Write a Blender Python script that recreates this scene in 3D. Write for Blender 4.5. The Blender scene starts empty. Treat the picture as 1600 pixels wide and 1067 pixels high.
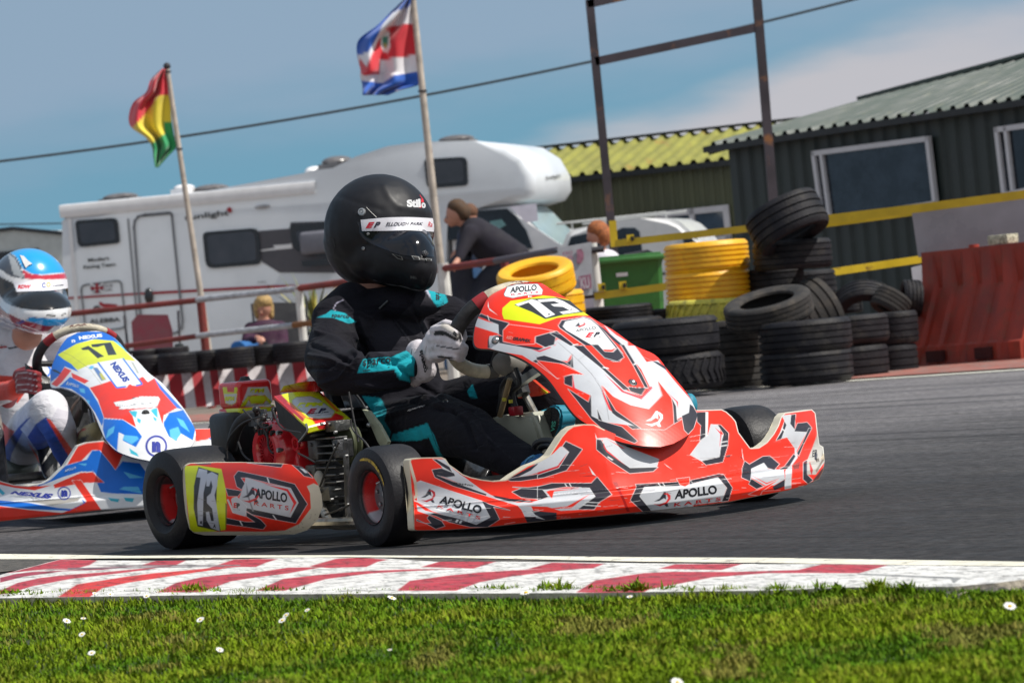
# Karting scene: two racing karts on a track bend, paddock behind.
import bpy, bmesh, math, random
import numpy as np
from math import sin, cos, radians, pi, sqrt, atan2
from mathutils import Vector, Matrix, noise
random.seed(7); rng = np.random.default_rng(7)
SC = bpy.context.scene; COL = SC.collection

# ------------------------------------------------------------------ camera
FPX = 6300.0; ROLL = radians(5.3); CH = 0.535; B0 = 26 * cos(ROLL)
cam_d = bpy.data.cameras.new('camera'); cam = bpy.data.objects.new('camera', cam_d); COL.objects.link(cam)
cam_d.sensor_width = 36; cam_d.lens = FPX / 1600 * 36
cam_d.clip_start = 0.1; cam_d.clip_end = 3000
fw = Vector((0, 1, -B0 / FPX)).normalized()
zx = -fw; xx = Vector((cos(ROLL), 0, -sin(ROLL))); xx = (xx - zx * xx.dot(zx)).normalized(); yx = zx.cross(xx)
M = Matrix((xx, yx, zx)).transposed().to_4x4(); M.translation = Vector((0, 0, CH)); cam.matrix_world = M
cam_d.dof.use_dof = True; cam_d.dof.focus_distance = 10.3; cam_d.dof.aperture_fstop = 14.0
SC.camera = cam

# ------------------------------------------------------------------ world, sun, exposure
SUN_EL = radians(52); SUN_AZ = radians(106)      # azimuth measured from +Y towards +X
w = bpy.data.worlds.new('World'); SC.world = w; w.use_nodes = True
nt = w.node_tree; nt.nodes.clear(); N = nt.nodes.new; LK = nt.links.new
out = N('ShaderNodeOutputWorld'); bg = N('ShaderNodeBackground'); sky = N('ShaderNodeTexSky')
sky.sky_type = 'NISHITA'; sky.sun_disc = False; sky.sun_elevation = SUN_EL; sky.sun_rotation = SUN_AZ
sky.air_density = 1.0; sky.dust_density = 0.6; sky.ozone_density = 1.6
tc = N('ShaderNodeTexCoord'); sp = N('ShaderNodeSeparateXYZ'); LK(tc.outputs['Generated'], sp.inputs[0])
def wm(op, a, b=None, c=None, cl=False):
    n = N('ShaderNodeMath'); n.operation = op; n.use_clamp = cl
    for i, v in enumerate((a, b, c)):
        if v is None: continue
        if isinstance(v, (int, float)): n.inputs[i].default_value = v
        else: LK(v, n.inputs[i])
    return n.outputs[0]
# look up the sky a little higher than the ray so the low sky stays blue
zz = wm('ADD', wm('MULTIPLY', wm('MAXIMUM', sp.outputs[2], 0.0), 1.0), 0.34)
cb = N('ShaderNodeCombineXYZ'); LK(sp.outputs[0], cb.inputs[0]); LK(sp.outputs[1], cb.inputs[1]); LK(zz, cb.inputs[2])
LK(cb.outputs[0], sky.inputs[0])
az = wm('DIVIDE', sp.outputs[0], wm('MAXIMUM', sp.outputs[1], 0.05)); el = wm('DIVIDE', sp.outputs[2], wm('MAXIMUM', sp.outputs[1], 0.05))
nz = N('ShaderNodeTexNoise'); nz.inputs['Scale'].default_value = 1.0; nz.inputs['Detail'].default_value = 5; nz.inputs['Roughness'].default_value = 0.5
cv = N('ShaderNodeCombineXYZ'); LK(wm('MULTIPLY', az, 16.0), cv.inputs[0]); LK(wm('MULTIPLY', el, 60.0), cv.inputs[1]); LK(cv.outputs[0], nz.inputs['Vector'])
nf = wm('SUBTRACT', nz.outputs[0], 0.5)
def sstep(x, a, b):
    n = N('ShaderNodeMapRange'); n.interpolation_type = 'SMOOTHSTEP'; n.inputs[1].default_value = a; n.inputs[2].default_value = b; LK(x, n.inputs[0]); return n.outputs[0]
# low pale cloud bank, higher grey veil
low = wm('SUBTRACT', wm('ADD', wm('ADD', 0.042, wm('MULTIPLY', az, 0.23)), wm('MULTIPLY', nf, 0.022)), el)
mlow = wm('MULTIPLY', sstep(low, -0.004, 0.010), wm('ADD', 0.66, wm('MULTIPLY', sstep(az, -0.08, 0.06), 0.3)))
hi = wm('SUBTRACT', el, wm('ADD', wm('ADD', 0.056, wm('MULTIPLY', az, 0.06)), wm('MULTIPLY', nf, 0.03)))
mhi = wm('MULTIPLY', sstep(hi, -0.012, 0.02), 0.75)
def wmix(f, a, colr):
    n = N('ShaderNodeMix'); n.data_type = 'RGBA'; LK(f, n.inputs[0]); LK(a, n.inputs[6]); n.inputs[7].default_value = (*colr, 1); return n.outputs[2]
tint = N('ShaderNodeMix'); tint.data_type = 'RGBA'; tint.blend_type = 'MULTIPLY'; tint.inputs[0].default_value = 1; LK(sky.outputs[0], tint.inputs[6]); tint.inputs[7].default_value = (1.06, 1.40, 1.13, 1)
c1 = wmix(mlow, tint.outputs[2], (4.7, 4.6, 4.9)); c2 = wmix(mhi, c1, (2.75, 3.55, 4.65))
# bright broken clouds added unseen behind the viewpoint, to fill the shaded sides
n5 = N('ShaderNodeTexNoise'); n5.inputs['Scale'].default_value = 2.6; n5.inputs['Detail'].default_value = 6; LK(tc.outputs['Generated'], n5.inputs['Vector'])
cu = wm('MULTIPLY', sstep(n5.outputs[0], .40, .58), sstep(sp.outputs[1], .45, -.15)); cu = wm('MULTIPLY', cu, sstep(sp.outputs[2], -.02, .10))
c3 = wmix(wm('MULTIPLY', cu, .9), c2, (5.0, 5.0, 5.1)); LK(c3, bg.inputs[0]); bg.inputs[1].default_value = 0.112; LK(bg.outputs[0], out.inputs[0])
sd = bpy.data.lights.new('sun', 'SUN'); sd.energy = 4.8; sd.angle = radians(0.55); sd.color = (1, 0.955, 0.88)
so = bpy.data.objects.new('sun', sd); COL.objects.link(so)
SDIR = Vector((sin(SUN_AZ) * cos(SUN_EL), cos(SUN_AZ) * cos(SUN_EL), sin(SUN_EL)))
so.rotation_euler = SDIR.to_track_quat('Z', 'Y').to_euler(); so.location = (6, 0, 12)
vs = SC.view_settings; vs.view_transform = 'Standard'; vs.look = 'None'; vs.exposure = 0.05; vs.gamma = 1

# ------------------------------------------------------------------ drafting helpers (photo point -> place in the world)
cR, sR = cos(ROLL), sin(ROLL)
def inv(u, v): dx = u - 800; dy = 533.5 - v; return dx * cR + dy * sR, -dx * sR + dy * cR
def at(u, v, Y): a, b = inv(u, v); return Vector((a * Y / FPX, Y, CH + (b - B0) * Y / FPX))
def gnd(u, v, z=0.0): a, b = inv(u, v); Y = (z - CH) * FPX / (b - B0); return at(u, v, Y)
def topx(P):
    P = np.asarray(P, float); a = P[..., 0] / P[..., 1] * FPX; b = (P[..., 2] - CH) / P[..., 1] * FPX + B0
    return np.stack([800 + a * cR - b * sR, 533.5 - (a * sR + b * cR)], -1)
class Frame:                                    # a vehicle's own axes: x ahead, y left, z up
    def __init__(s, O, th): s.O = Vector(O); s.F = Vector((cos(th), -sin(th), 0)); s.L = Vector((sin(th), cos(th), 0)); s.rz = -th
    def p(s, x, y, z): return s.O + s.F * x + s.L * y + Vector((0, 0, z))
    def k(s, u, v, x=None, y=None, z=None):     # photo point carried to the plane x=, y= or z=
        d = at(u, v, 1.0) - Vector((0, 0, CH)); c = Vector((0, 0, CH))
        if x is not None: t = (x - s.F.dot(c - s.O)) / s.F.dot(d)
        elif y is not None: t = (y - s.L.dot(c - s.O)) / s.L.dot(d)
        else: t = (z - CH) / d.z
        return c + d * t
    def loc(s, P): P = np.asarray(P, float) - np.array(s.O); return P @ np.array(s.F), P @ np.array(s.L), P[..., 2]
def drape(fr, uv, G, t0=9.0, t1=13.0, n=260):   # meet the sight line with the surface G(x,y,z)=0
    uv = np.asarray(uv, float); a, b = inv(uv[:, 0], uv[:, 1]); D = np.stack([a / FPX, np.ones_like(a), (b - B0) / FPX], -1)
    ts = np.linspace(t0, t1, n); vals = np.empty((len(uv), n)); c = np.array([0, 0, CH])
    for i, t in enumerate(ts): vals[:, i] = G(*fr.loc(c + D * t))
    sg = np.sign(vals); ch = (sg[:, 1:] * sg[:, :-1]) <= 0; idx = ch.argmax(1); has = ch.any(1)
    r = np.arange(len(uv)); v0 = vals[r, idx]; v1 = vals[r, np.minimum(idx + 1, n - 1)]
    f = np.where(np.abs(v0 - v1) > 1e-12, v0 / (v0 - v1 + 1e-15), 0)
    t = ts[idx] + f * (ts[1] - ts[0]); am = np.abs(vals).argmin(1); t = np.where(has, t, ts[am])
    return c + D * t[:, None]

# ------------------------------------------------------------------ materials
MATS = {}
def hexc(h): h = h.lstrip('#'); return tuple((lambda c: c / 12.92 if c <= .04045 else ((c + .055) / 1.055) ** 2.4)(int(h[i:i + 2], 16) / 255) for i in (0, 2, 4))
def mat(name, col=(.5, .5, .5), rough=.5, metal=0., var=.12, vs_=9., bump=0., bs=120., coat=0., trans=0., spec=.5, attr=None, emit=None, vcol=None, coords='Object', sheen=0., dirt_or_refl=0., thresh=(.55, .75)):
    if name in MATS: return MATS[name]
    m = bpy.data.materials.new(name); m.use_nodes = True; t = m.node_tree; b = t.nodes['Principled BSDF']; nn = t.nodes.new; lk = t.links.new
    b.inputs['Roughness'].default_value = rough; b.inputs['Metallic'].default_value = metal; b.inputs['Specular IOR Level'].default_value = spec
    b.inputs['Coat Weight'].default_value = coat; b.inputs['Coat Roughness'].default_value = .12; b.inputs['Transmission Weight'].default_value = trans; b.inputs['Sheen Weight'].default_value = sheen
    co0 = nn('ShaderNodeTexCoord').outputs[coords]; oi = nn('ShaderNodeObjectInfo'); vm = nn('ShaderNodeVectorMath'); vm.operation = 'MULTIPLY_ADD'; lk(oi.outputs['Random'], vm.inputs[0]); vm.inputs[1].default_value = (37., 23., 11.); lk(co0, vm.inputs[2]); co = vm.outputs[0]   # every object gets its own stretch of the pattern
    n1 = nn('ShaderNodeTexNoise'); n1.inputs['Scale'].default_value = vs_; n1.inputs['Detail'].default_value = 6; lk(co, n1.inputs['Vector'])
    if attr: src = nn('ShaderNodeAttribute'); src.attribute_name = attr; base = src.outputs['Color']
    else: rgb = nn('ShaderNodeRGB'); rgb.outputs[0].default_value = (*col, 1); base = rgb.outputs[0]
    mr = nn('ShaderNodeMapRange'); mr.inputs[1].default_value = .3; mr.inputs[2].default_value = .7; mr.inputs[3].default_value = 1 - var; mr.inputs[4].default_value = 1 + var; lk(n1.outputs[0], mr.inputs[0])
    mx = nn('ShaderNodeMix'); mx.data_type = 'RGBA'; mx.blend_type = 'MULTIPLY'; mx.inputs[0].default_value = 1; lk(base, mx.inputs[6]); lk(mr.outputs[0], mx.inputs[7]); colr = mx.outputs[2]
    if vcol is not None:
        n2 = nn('ShaderNodeTexNoise'); n2.inputs['Scale'].default_value = dirt_or_refl or vs_ * 2.3; n2.inputs['Detail'].default_value = 8; n2.inputs['Roughness'].default_value = .65; lk(co, n2.inputs['Vector'])
        m2 = nn('ShaderNodeMapRange'); m2.inputs[1].default_value = thresh[0]; m2.inputs[2].default_value = thresh[1]; lk(n2.outputs[0], m2.inputs[0])
        x2 = nn('ShaderNodeMix'); x2.data_type = 'RGBA'; lk(m2.outputs[0], x2.inputs[0]); lk(colr, x2.inputs[6]); x2.inputs[7].default_value = (*vcol, 1); colr = x2.outputs[2]
    lk(colr, b.inputs['Base Color'])
    rr = nn('ShaderNodeMapRange'); rr.inputs[1].default_value = .3; rr.inputs[2].default_value = .7; rr.inputs[3].default_value = max(0, rough * .85); rr.inputs[4].default_value = min(1, rough * 1.18); lk(n1.outputs[0], rr.inputs[0]); lk(rr.outputs[0], b.inputs['Roughness'])
    if bump:
        n3 = nn('ShaderNodeTexNoise'); n3.inputs['Scale'].default_value = bs; n3.inputs['Detail'].default_value = 5; lk(co, n3.inputs['Vector'])
        bp = nn('ShaderNodeBump'); bp.inputs['Strength'].default_value = bump; bp.inputs['Distance'].default_value = .01; lk(n3.outputs[0], bp.inputs['Height']); lk(bp.outputs[0], b.inputs['Normal'])
    if emit: b.inputs['Emission Color'].default_value = (*emit, 1); b.inputs['Emission Strength'].default_value = 1
    MATS[name] = m; return m

# ------------------------------------------------------------------ mesh builder (works in world coordinates)
class MB:
    def __init__(s): s.v = []; s.f = []; s.m = []; s.n = 0
    def add(s, V, Fc, mi=0):
        o = s.n; s.v.extend([tuple(p) for p in V]); s.f.extend([tuple(i + o for i in f) for f in Fc]); s.m.extend([mi] * len(Fc)); s.n += len(V); return s
    def box(s, c, size, ax=None, mi=0, taper=(1, 1)):
        c = Vector(c); X, Y, Z = ax if ax else (Vector((1, 0, 0)), Vector((0, 1, 0)), Vector((0, 0, 1))); V = []
        for k in (-1, 1):
            tx, ty = taper if k > 0 else (1, 1)
            for j in (-1, 1):
                for i in (-1, 1): V.append(c + X * (i * size[0] / 2 * tx) + Y * (j * size[1] / 2 * ty) + Z * (k * size[2] / 2))
        return s.add(V, [(0, 2, 3, 1), (4, 5, 7, 6), (0, 1, 5, 4), (2, 6, 7, 3), (0, 4, 6, 2), (1, 3, 7, 5)], mi)
    def bbox(s, c, size, bev, ax=None, mi=0, seg=2):   # rounded box
        b_ = bmesh.new(); bmesh.ops.create_cube(b_, size=1); bmesh.ops.scale(b_, vec=size, verts=b_.verts)
        bmesh.ops.bevel(b_, geom=b_.edges[:] , offset=bev, segments=seg, affect='EDGES', profile=.5)
        X, Y, Z = ax if ax else (Vector((1, 0, 0)), Vector((0, 1, 0)), Vector((0, 0, 1))); c = Vector(c)
        b_.verts.index_update(); V = [c + X * v.co.x + Y * v.co.y + Z * v.co.z for v in b_.verts]; Fc = [[v.index for v in f.verts] for f in b_.faces]; b_.free()
        return s.add(V, Fc, mi)
    def tube(s, path, r, n=10, mi=0, cap=True, flat=1.0):
        P = [Vector(p) for p in path]; R = r if hasattr(r, '__len__') else [r] * len(P); V = []; up = Vector((0, 0, 1))
        t0 = (P[1] - P[0]).normalized()
        if abs(t0.dot(up)) > .95: up = Vector((0, 1, 0))
        nrm = (up - t0 * up.dot(t0)).normalized()
        for i, p in enumerate(P):
            t = (P[min(i + 1, len(P) - 1)] - P[max(i - 1, 0)]).normalized(); nrm = (nrm - t * nrm.dot(t)).normalized(); bn = t.cross(nrm)
            for j in range(n): a = 2 * pi * j / n; V.append(p + (nrm * cos(a) * flat + bn * sin(a)) * R[i])
        Fc = [(i * n + j, i * n + (j + 1) % n, (i + 1) * n + (j + 1) % n, (i + 1) * n + j) for i in range(len(P) - 1) for j in range(n)]
        if cap: Fc += [tuple(range(n))[::-1], tuple(range((len(P) - 1) * n, len(P) * n))]
        return s.add(V, Fc, mi)
    def lathe(s, prof, c, axis, n=32, mi=0, closed=False):   # prof: (radius, along axis)
        A = Vector(axis).normalized(); U = A.orthogonal().normalized(); W = A.cross(U); c = Vector(c); V = []; m = len(prof)
        for j in range(n):
            a = 2 * pi * j / n; d = U * cos(a) + W * sin(a)
            for r, h in prof: V.append(c + d * r + A * h)
        Fc = []
        for j in range(n):
            k = (j + 1) % n
            for i in range(m - 1 + (1 if closed else 0)): i2 = (i + 1) % m; Fc.append((j * m + i, k * m + i, k * m + i2, j * m + i2))
        return s.add(V, Fc, mi)
    def sph(s, c, r, n=16, m=10, mi=0, ax=None):
        c = Vector(c); r = r if hasattr(r, '__len__') else (r, r, r); X, Y, Z = ax if ax else (Vector((1, 0, 0)), Vector((0, 1, 0)), Vector((0, 0, 1))); V = [c + Z * r[2]]
        for i in range(1, m):
            for j in range(n): th = pi * i / m; ph = 2 * pi * j / n; V.append(c + X * (r[0] * sin(th) * cos(ph)) + Y * (r[1] * sin(th) * sin(ph)) + Z * (r[2] * cos(th)))
        V.append(c - Z * r[2]); Fc = [(0, 1 + j, 1 + (j + 1) % n) for j in range(n)]
        for i in range(m - 2):
            for j in range(n): a = 1 + i * n; Fc.append((a + j, a + n + j, a + n + (j + 1) % n, a + (j + 1) % n))
        L_ = len(V) - 1; Fc += [(L_, 1 + (m - 2) * n + (j + 1) % n, 1 + (m - 2) * n + j) for j in range(n)]
        return s.add(V, Fc, mi)
    def prism(s, pts, d, mi=0):                 # flat outline thickened along d
        P = [Vector(p) for p in pts]; d = Vector(d); n = len(P)
        return s.add(P + [p + d for p in P], [tuple(range(n)), tuple(range(n, 2 * n))[::-1]] + [(i, (i + 1) % n, n + (i + 1) % n, n + i)[::-1] for i in range(n)], mi)
    def grid(s, G, mi=0, flip=False, wrapu=False):
        m, n = len(G), len(G[0]); V = [p for r in G for p in r]; Fc = []
        for i in range(m - 1):
            for j in range(n if wrapu else n - 1): k = (j + 1) % n; q = (i * n + j, i * n + k, (i + 1) * n + k, (i + 1) * n + j); Fc.append(q[::-1] if flip else q)
        return s.add(V, Fc, mi)
    def build(s, name, mats, parent=None, smooth=35, origin=None, fixn=True):
        if not hasattr(mats, '__len__'): mats = [mats]
        V = np.array([tuple(p) for p in s.v], float)
        if parent: Mi = np.array(wmat(parent).inverted()); V = V @ Mi[:3, :3].T + Mi[:3, 3]
        else:
            o = np.array(origin if origin is not None else (V[:, 0].mean(), V[:, 1].mean(), V[:, 2].min())); V = V - o
        me = bpy.data.meshes.new(name); me.from_pydata(V.tolist(), [], s.f)
        for m in mats: me.materials.append(m)
        if len(mats) > 1: me.polygons.foreach_set('material_index', s.m)
        me.update()
        if fixn:
            b_ = bmesh.new(); b_.from_mesh(me); bmesh.ops.recalc_face_normals(b_, faces=b_.faces); b_.to_mesh(me); b_.free()
        if smooth: me.shade_smooth(); me.set_sharp_from_angle(angle=radians(smooth))
        ob = bpy.data.objects.new(name, me); COL.objects.link(ob)
        if parent: ob.parent = parent; ob.matrix_basis = Matrix.Identity(4)
        else: ob.location = o
        return ob
def wmat(o):                                     # world matrix of a root or of anything under it (parts sit at the root's origin)
    while o.parent: o = o.parent
    return o.matrix_world.copy() if o.type == 'EMPTY' else Matrix.Translation(o.location)
def tag(o, label=None, cat=None, group=None, kind=None):
    for k, v in (('label', label), ('category', cat), ('group', group), ('kind', kind)):
        if v: o[k] = v
    return o
def empty(name, loc, rz=0., **kw):
    o = bpy.data.objects.new(name, None); COL.objects.link(o); o.location = loc; o.rotation_euler = (0, 0, rz); o.empty_display_size = .2
    o.matrix_world = Matrix.Translation(Vector(loc)) @ Matrix.Rotation(rz, 4, 'Z'); return tag(o, **kw)
def cat(P, n):                                   # smooth curve through points
    P = [Vector(p) for p in P]; o = []; m = len(P) - 1
    for i in range(m):
        p0, p1, p2, p3 = P[max(i - 1, 0)], P[i], P[i + 1], P[min(i + 2, m)]
        for j in range(n): t = j / n; o.append(.5 * ((2 * p1) + (p2 - p0) * t + (2 * p0 - 5 * p1 + 4 * p2 - p3) * t * t + (3 * p1 - p0 - 3 * p2 + p3) * t ** 3))
    return o + [P[-1]]

# ------------------------------------------------------------------ paintwork: colours laid on a surface's own vertices
def Z(ox, oy, sc, pts): return [(ox + x / sc, oy + y / sc) for x, y in pts]
def inpoly(P, poly):
    x, y = P[:, 0], P[:, 1]; ins = np.zeros(len(P), bool); dist = np.full(len(P), 1e9); n = len(poly)
    for i in range(n):
        x1, y1 = poly[i]; x2, y2 = poly[(i + 1) % n]
        c = ((y1 > y) != (y2 > y)); xi = (x2 - x1) * (y - y1) / ((y2 - y1) if y2 != y1 else 1e-9) + x1; ins ^= c & (x < xi)
        dx, dy = x2 - x1, y2 - y1; t = np.clip(((x - x1) * dx + (y - y1) * dy) / (dx * dx + dy * dy + 1e-12), 0, 1)
        dist = np.minimum(dist, np.hypot(x - x1 - t * dx, y - y1 - t * dy))
    return np.where(ins, -dist, dist)
def paint_uv(P, layers, base, aa=.8):            # layers: (polygon, colour[, outline colour, outline width])
    C = np.tile(np.array(base, float), (len(P), 1))
    for L_ in layers:
        pl = np.array(L_[0], float); ow = L_[3] if len(L_) > 3 else 0; lo = pl.min(0) - ow - 2; hi_ = pl.max(0) + ow + 2
        k = np.where((P[:, 0] > lo[0]) & (P[:, 0] < hi_[0]) & (P[:, 1] > lo[1]) & (P[:, 1] < hi_[1]))[0]
        if not len(k): continue
        d = inpoly(P[k], L_[0])
        if ow: a = np.clip(.5 - (d - ow) / aa, 0, 1)[:, None]; C[k] = C[k] * (1 - a) + np.array(L_[2]) * a
        a = np.clip(.5 - d / aa, 0, 1)[:, None]; C[k] = C[k] * (1 - a) + np.array(L_[1]) * a
    return C
def setcol(me, C, name='paint'):
    a = me.color_attributes.new(name, 'FLOAT_COLOR', 'POINT'); a.data.foreach_set('color', np.hstack([C, np.ones((len(C), 1))]).astype(np.float32).ravel())
TXT = {}
def text_tris(s, bold=0., shear=0.):
    k = (s, bold, shear)
    if k in TXT: return TXT[k]
    c = bpy.data.curves.new('t', 'FONT'); c.body = s; c.offset = bold; c.shear = shear; c.resolution_u = 4; o = bpy.data.objects.new('t', c); COL.objects.link(o)
    dg = bpy.context.evaluated_depsgraph_get(); me = bpy.data.meshes.new_from_object(o.evaluated_get(dg)); me.calc_loop_triangles()
    V = np.array([v.co[:2] for v in me.vertices]); T = np.array([t.vertices[:] for t in me.loop_triangles]); lo = V.min(0); hi_ = V.max(0); V = (V - lo) / (hi_ - lo)
    bpy.data.objects.remove(o); bpy.data.curves.remove(c); bpy.data.meshes.remove(me); TXT[k] = (V, T); return V, T
def text_px(s, quad, bold=0., shear=0.):         # quad: lower-left, lower-right, upper-left [, upper-right] in photo points
    V, T = text_tris(s, bold, shear); q = [np.array(p, float) for p in quad]
    if len(q) == 3: q.append(q[1] + q[2] - q[0])
    x, y = V[:, :1], V[:, 1:]; P = q[0] * (1 - x) * (1 - y) + q[1] * x * (1 - y) + q[2] * (1 - x) * y + q[3] * x * y
    for _ in range(3):                           # split long strokes so letters follow a curved surface
        E_ = np.stack([P[T[:, i]] - P[T[:, (i + 1) % 3]] for i in range(3)], 1); big = np.hypot(E_[..., 0], E_[..., 1]).max(1) > 5.0
        if not big.any(): break
        t = T[big]; n0 = len(P); k = len(t); mids = [(P[t[:, i]] + P[t[:, (i + 1) % 3]]) / 2 for i in range(3)]; P = np.vstack([P] + mids); m0, m1, m2 = (n0 + np.arange(k) + k * i for i in range(3))
        T = np.vstack([T[~big], np.stack([t[:, 0], m0, m2], 1), np.stack([m0, t[:, 1], m1], 1), np.stack([m2, m1, t[:, 2]], 1), np.stack([m0, m1, m2], 1)])
    return P, T
def earclip(pl):
    from mathutils.geometry import tessellate_polygon
    return [tuple(t) for t in tessellate_polygon([[Vector((p[0], p[1], 0)) for p in pl]])]
class Shell:
    """Curved panel: outline curves top(u)/bottom(u) met with the surface G, painted, lettered, and given thickness."""
    def __init__(s, fr, uvgrid, G, rng_=(9., 13.), n=260):
        s.fr = fr; s.G = G; s.r = rng_; s.nn = n; s.m, s.n, _ = uvgrid.shape; s.uv = uvgrid.reshape(-1, 2); s.P = drape(fr, s.uv, G, *rng_, n)
    def fin(s, name, mat_, parent, layers, base, edge, back, texts=(), decals=(), aa=.8, smooth=50, label=None):
        P = s.P; C = paint_uv(s.uv, layers, base, aa); m, n = s.m, s.n; idx = np.arange(m * n).reshape(m, n)
        q = np.stack([idx[:-1, :-1], idx[:-1, 1:], idx[1:, 1:], idx[1:, :-1]], -1).reshape(-1, 4).tolist()
        ring = np.concatenate([idx[0, :], idx[1:, -1], idx[-1, -2::-1], idx[-2:0:-1, 0]]); k = len(ring); bd = np.array(back, float)
        V = [P]; CC = [C]; o = len(P); R0 = P[ring]; V.append(R0); V.append(R0 + bd); CC.append(np.tile(edge, (2 * k, 1))); Fq = list(q)
        for i in range(k): j = (i + 1) % k; Fq.append([o + i, o + k + i, o + k + j, o + j])
        o2 = o + 2 * k; st = 6; ii = list(range(0, m, st)); jj = list(range(0, n, st))
        if ii[-1] != m - 1: ii.append(m - 1)
        if jj[-1] != n - 1: jj.append(n - 1)
        B = P.reshape(m, n, 3)[np.ix_(ii, jj)] + bd; V.append(B.reshape(-1, 3)); CC.append(np.tile(edge, (B.shape[0] * B.shape[1], 1))); bi = np.arange(B.shape[0] * B.shape[1]).reshape(B.shape[:2]) + o2
        for a in range(B.shape[0] - 1):
            for b_ in range(B.shape[1] - 1): Fq.append([int(bi[a, b_]), int(bi[a + 1, b_]), int(bi[a + 1, b_ + 1]), int(bi[a, b_ + 1])])
        cnt = sum(len(x) for x in V); cam0 = np.array([0, 0, CH])
        for t in list(texts) + list(decals):
            if t[0] == 'poly': pp, TT, colr, lift = np.array(t[1], float), earclip(t[1]), t[2], t[3] if len(t) > 3 else .0008
            else: (pp, TT), colr, lift = text_px(t[0], t[1], *(t[3] if len(t) > 3 else (0., 0.))), t[2], t[4] if len(t) > 4 else .0012
            W = drape(s.fr, pp, s.G, *s.r, s.nn); W = W + (cam0 - W) / np.linalg.norm(cam0 - W, axis=1)[:, None] * lift
            V.append(W); CC.append(np.tile(colr, (len(W), 1))); Fq += [[int(a) + cnt for a in f] for f in TT]; cnt += len(W)
        V = np.vstack(V); CC = np.vstack(CC); Mi = np.array(wmat(parent).inverted()); V = V @ Mi[:3, :3].T + Mi[:3, 3]
        me = bpy.data.meshes.new(name); me.from_pydata(V.tolist(), [], Fq); me.materials.append(mat_); setcol(me, CC); me.shade_smooth(); me.set_sharp_from_angle(angle=radians(smooth))
        ob = bpy.data.objects.new(name, me); COL.objects.link(ob); ob.parent = parent
        if label: ob['label'] = label
        return ob
def curve_fn(pts):
    x = np.array([p[0] for p in pts], float); y = np.array([p[1] for p in pts], float); return lambda u: np.interp(u, x, y)
def strip_grid(top, bot, nu, nv, us=None):
    us = np.linspace(top[0][0], top[-1][0], nu) if us is None else us; T = curve_fn(top)(us); B = curve_fn(bot)(us); t = np.linspace(0, 1, nv)[:, None]
    return np.stack([np.tile(us, (nv, 1)), T * (1 - t) + B * t], -1)
def ruled_grid(A, B, nu, nv):                    # between two polylines, matched by index
    A2 = [tuple(p)[:2] for p in cat([(*p, 0) for p in A], 12)]; B2 = [tuple(p)[:2] for p in cat([(*p, 0) for p in B], 12)]
    def rs(L_, n): L_ = np.array(L_); x = np.linspace(0, 1, len(L_)); s = np.linspace(0, 1, n); return np.stack([np.interp(s, x, L_[:, 0]), np.interp(s, x, L_[:, 1])], -1)
    a, b = rs(A2, nv), rs(B2, nv); t = np.linspace(0, 1, nu)[None, :, None]; return a[:, None, :] * (1 - t) + b[:, None, :] * t
def line(a, b, w):                               # thin quad along a line in photo points
    a = np.array(a, float); b = np.array(b, float); d = b - a; n = np.array([-d[1], d[0]]) / (np.hypot(*d) + 1e-9) * w / 2; return [tuple(a + n), tuple(b + n), tuple(b - n), tuple(a - n)]
def pline(pts, w): return [line(pts[i], pts[i + 1], w) for i in range(len(pts) - 1)]
def blob(name, parts, voxel=.012, smooth=4, factor=.5, sub=0):   # one continuous skin round tapered limbs; parts: list of [(point, radius)...]
    mb = MB()
    for ch in parts:
        if len(ch) == 1: mb.sph(ch[0][0], _r3(ch[0][1]), 24, 16)
        for i in range(len(ch) - 1):
            (a, ra), (b_, rb) = ch[i], ch[i + 1]; a = Vector(a); b_ = Vector(b_); k = max(2, int((b_ - a).length / (max(min(_r(ra), _r(rb)), .006) * .35)))
            for j in range(k + 1):
                t = j / k; r = [x * (1 - t) + y * t for x, y in zip(_r3(ra), _r3(rb))]; mb.sph(a.lerp(b_, t), r, 14, 9)
    V = np.array([tuple(p) for p in mb.v]); me = bpy.data.meshes.new(name); me.from_pydata(V.tolist(), [], mb.f); o = bpy.data.objects.new(name, me); COL.objects.link(o)
    md = o.modifiers.new('r', 'REMESH'); md.mode = 'VOXEL'; md.voxel_size = voxel; sm = o.modifiers.new('s', 'SMOOTH'); sm.iterations = smooth; sm.factor = factor
    if sub: sb = o.modifiers.new('u', 'SUBSURF'); sb.levels = sub; sb.render_levels = sub
    dg = bpy.context.evaluated_depsgraph_get(); m2 = bpy.data.meshes.new_from_object(o.evaluated_get(dg)); bpy.data.objects.remove(o); bpy.data.meshes.remove(me); return m2
def _r3(r): return tuple(r) if hasattr(r, '__len__') else (r, r, r)
def _r(r): return min(_r3(r))
def finish(me, name, mats, parent=None, origin=None, smooth=True):
    V = np.empty(len(me.vertices) * 3); me.vertices.foreach_get('co', V); V = V.reshape(-1, 3)
    if parent: Mi = np.array(wmat(parent).inverted()); V2 = V @ Mi[:3, :3].T + Mi[:3, 3]
    else: o = np.array(origin if origin is not None else (V[:, 0].mean(), V[:, 1].mean(), V[:, 2].min())); V2 = V - o
    me.vertices.foreach_set('co', V2.ravel()); me.materials.clear()
    for m in (mats if hasattr(mats, '__len__') else [mats]): me.materials.append(m)
    if smooth: me.shade_smooth()
    me.update(); ob = bpy.data.objects.new(name, me); COL.objects.link(ob)
    if parent: ob.parent = parent
    else: ob.location = o
    return ob
def mverts(me): V = np.empty(len(me.vertices) * 3); me.vertices.foreach_get('co', V); return V.reshape(-1, 3)
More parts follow.
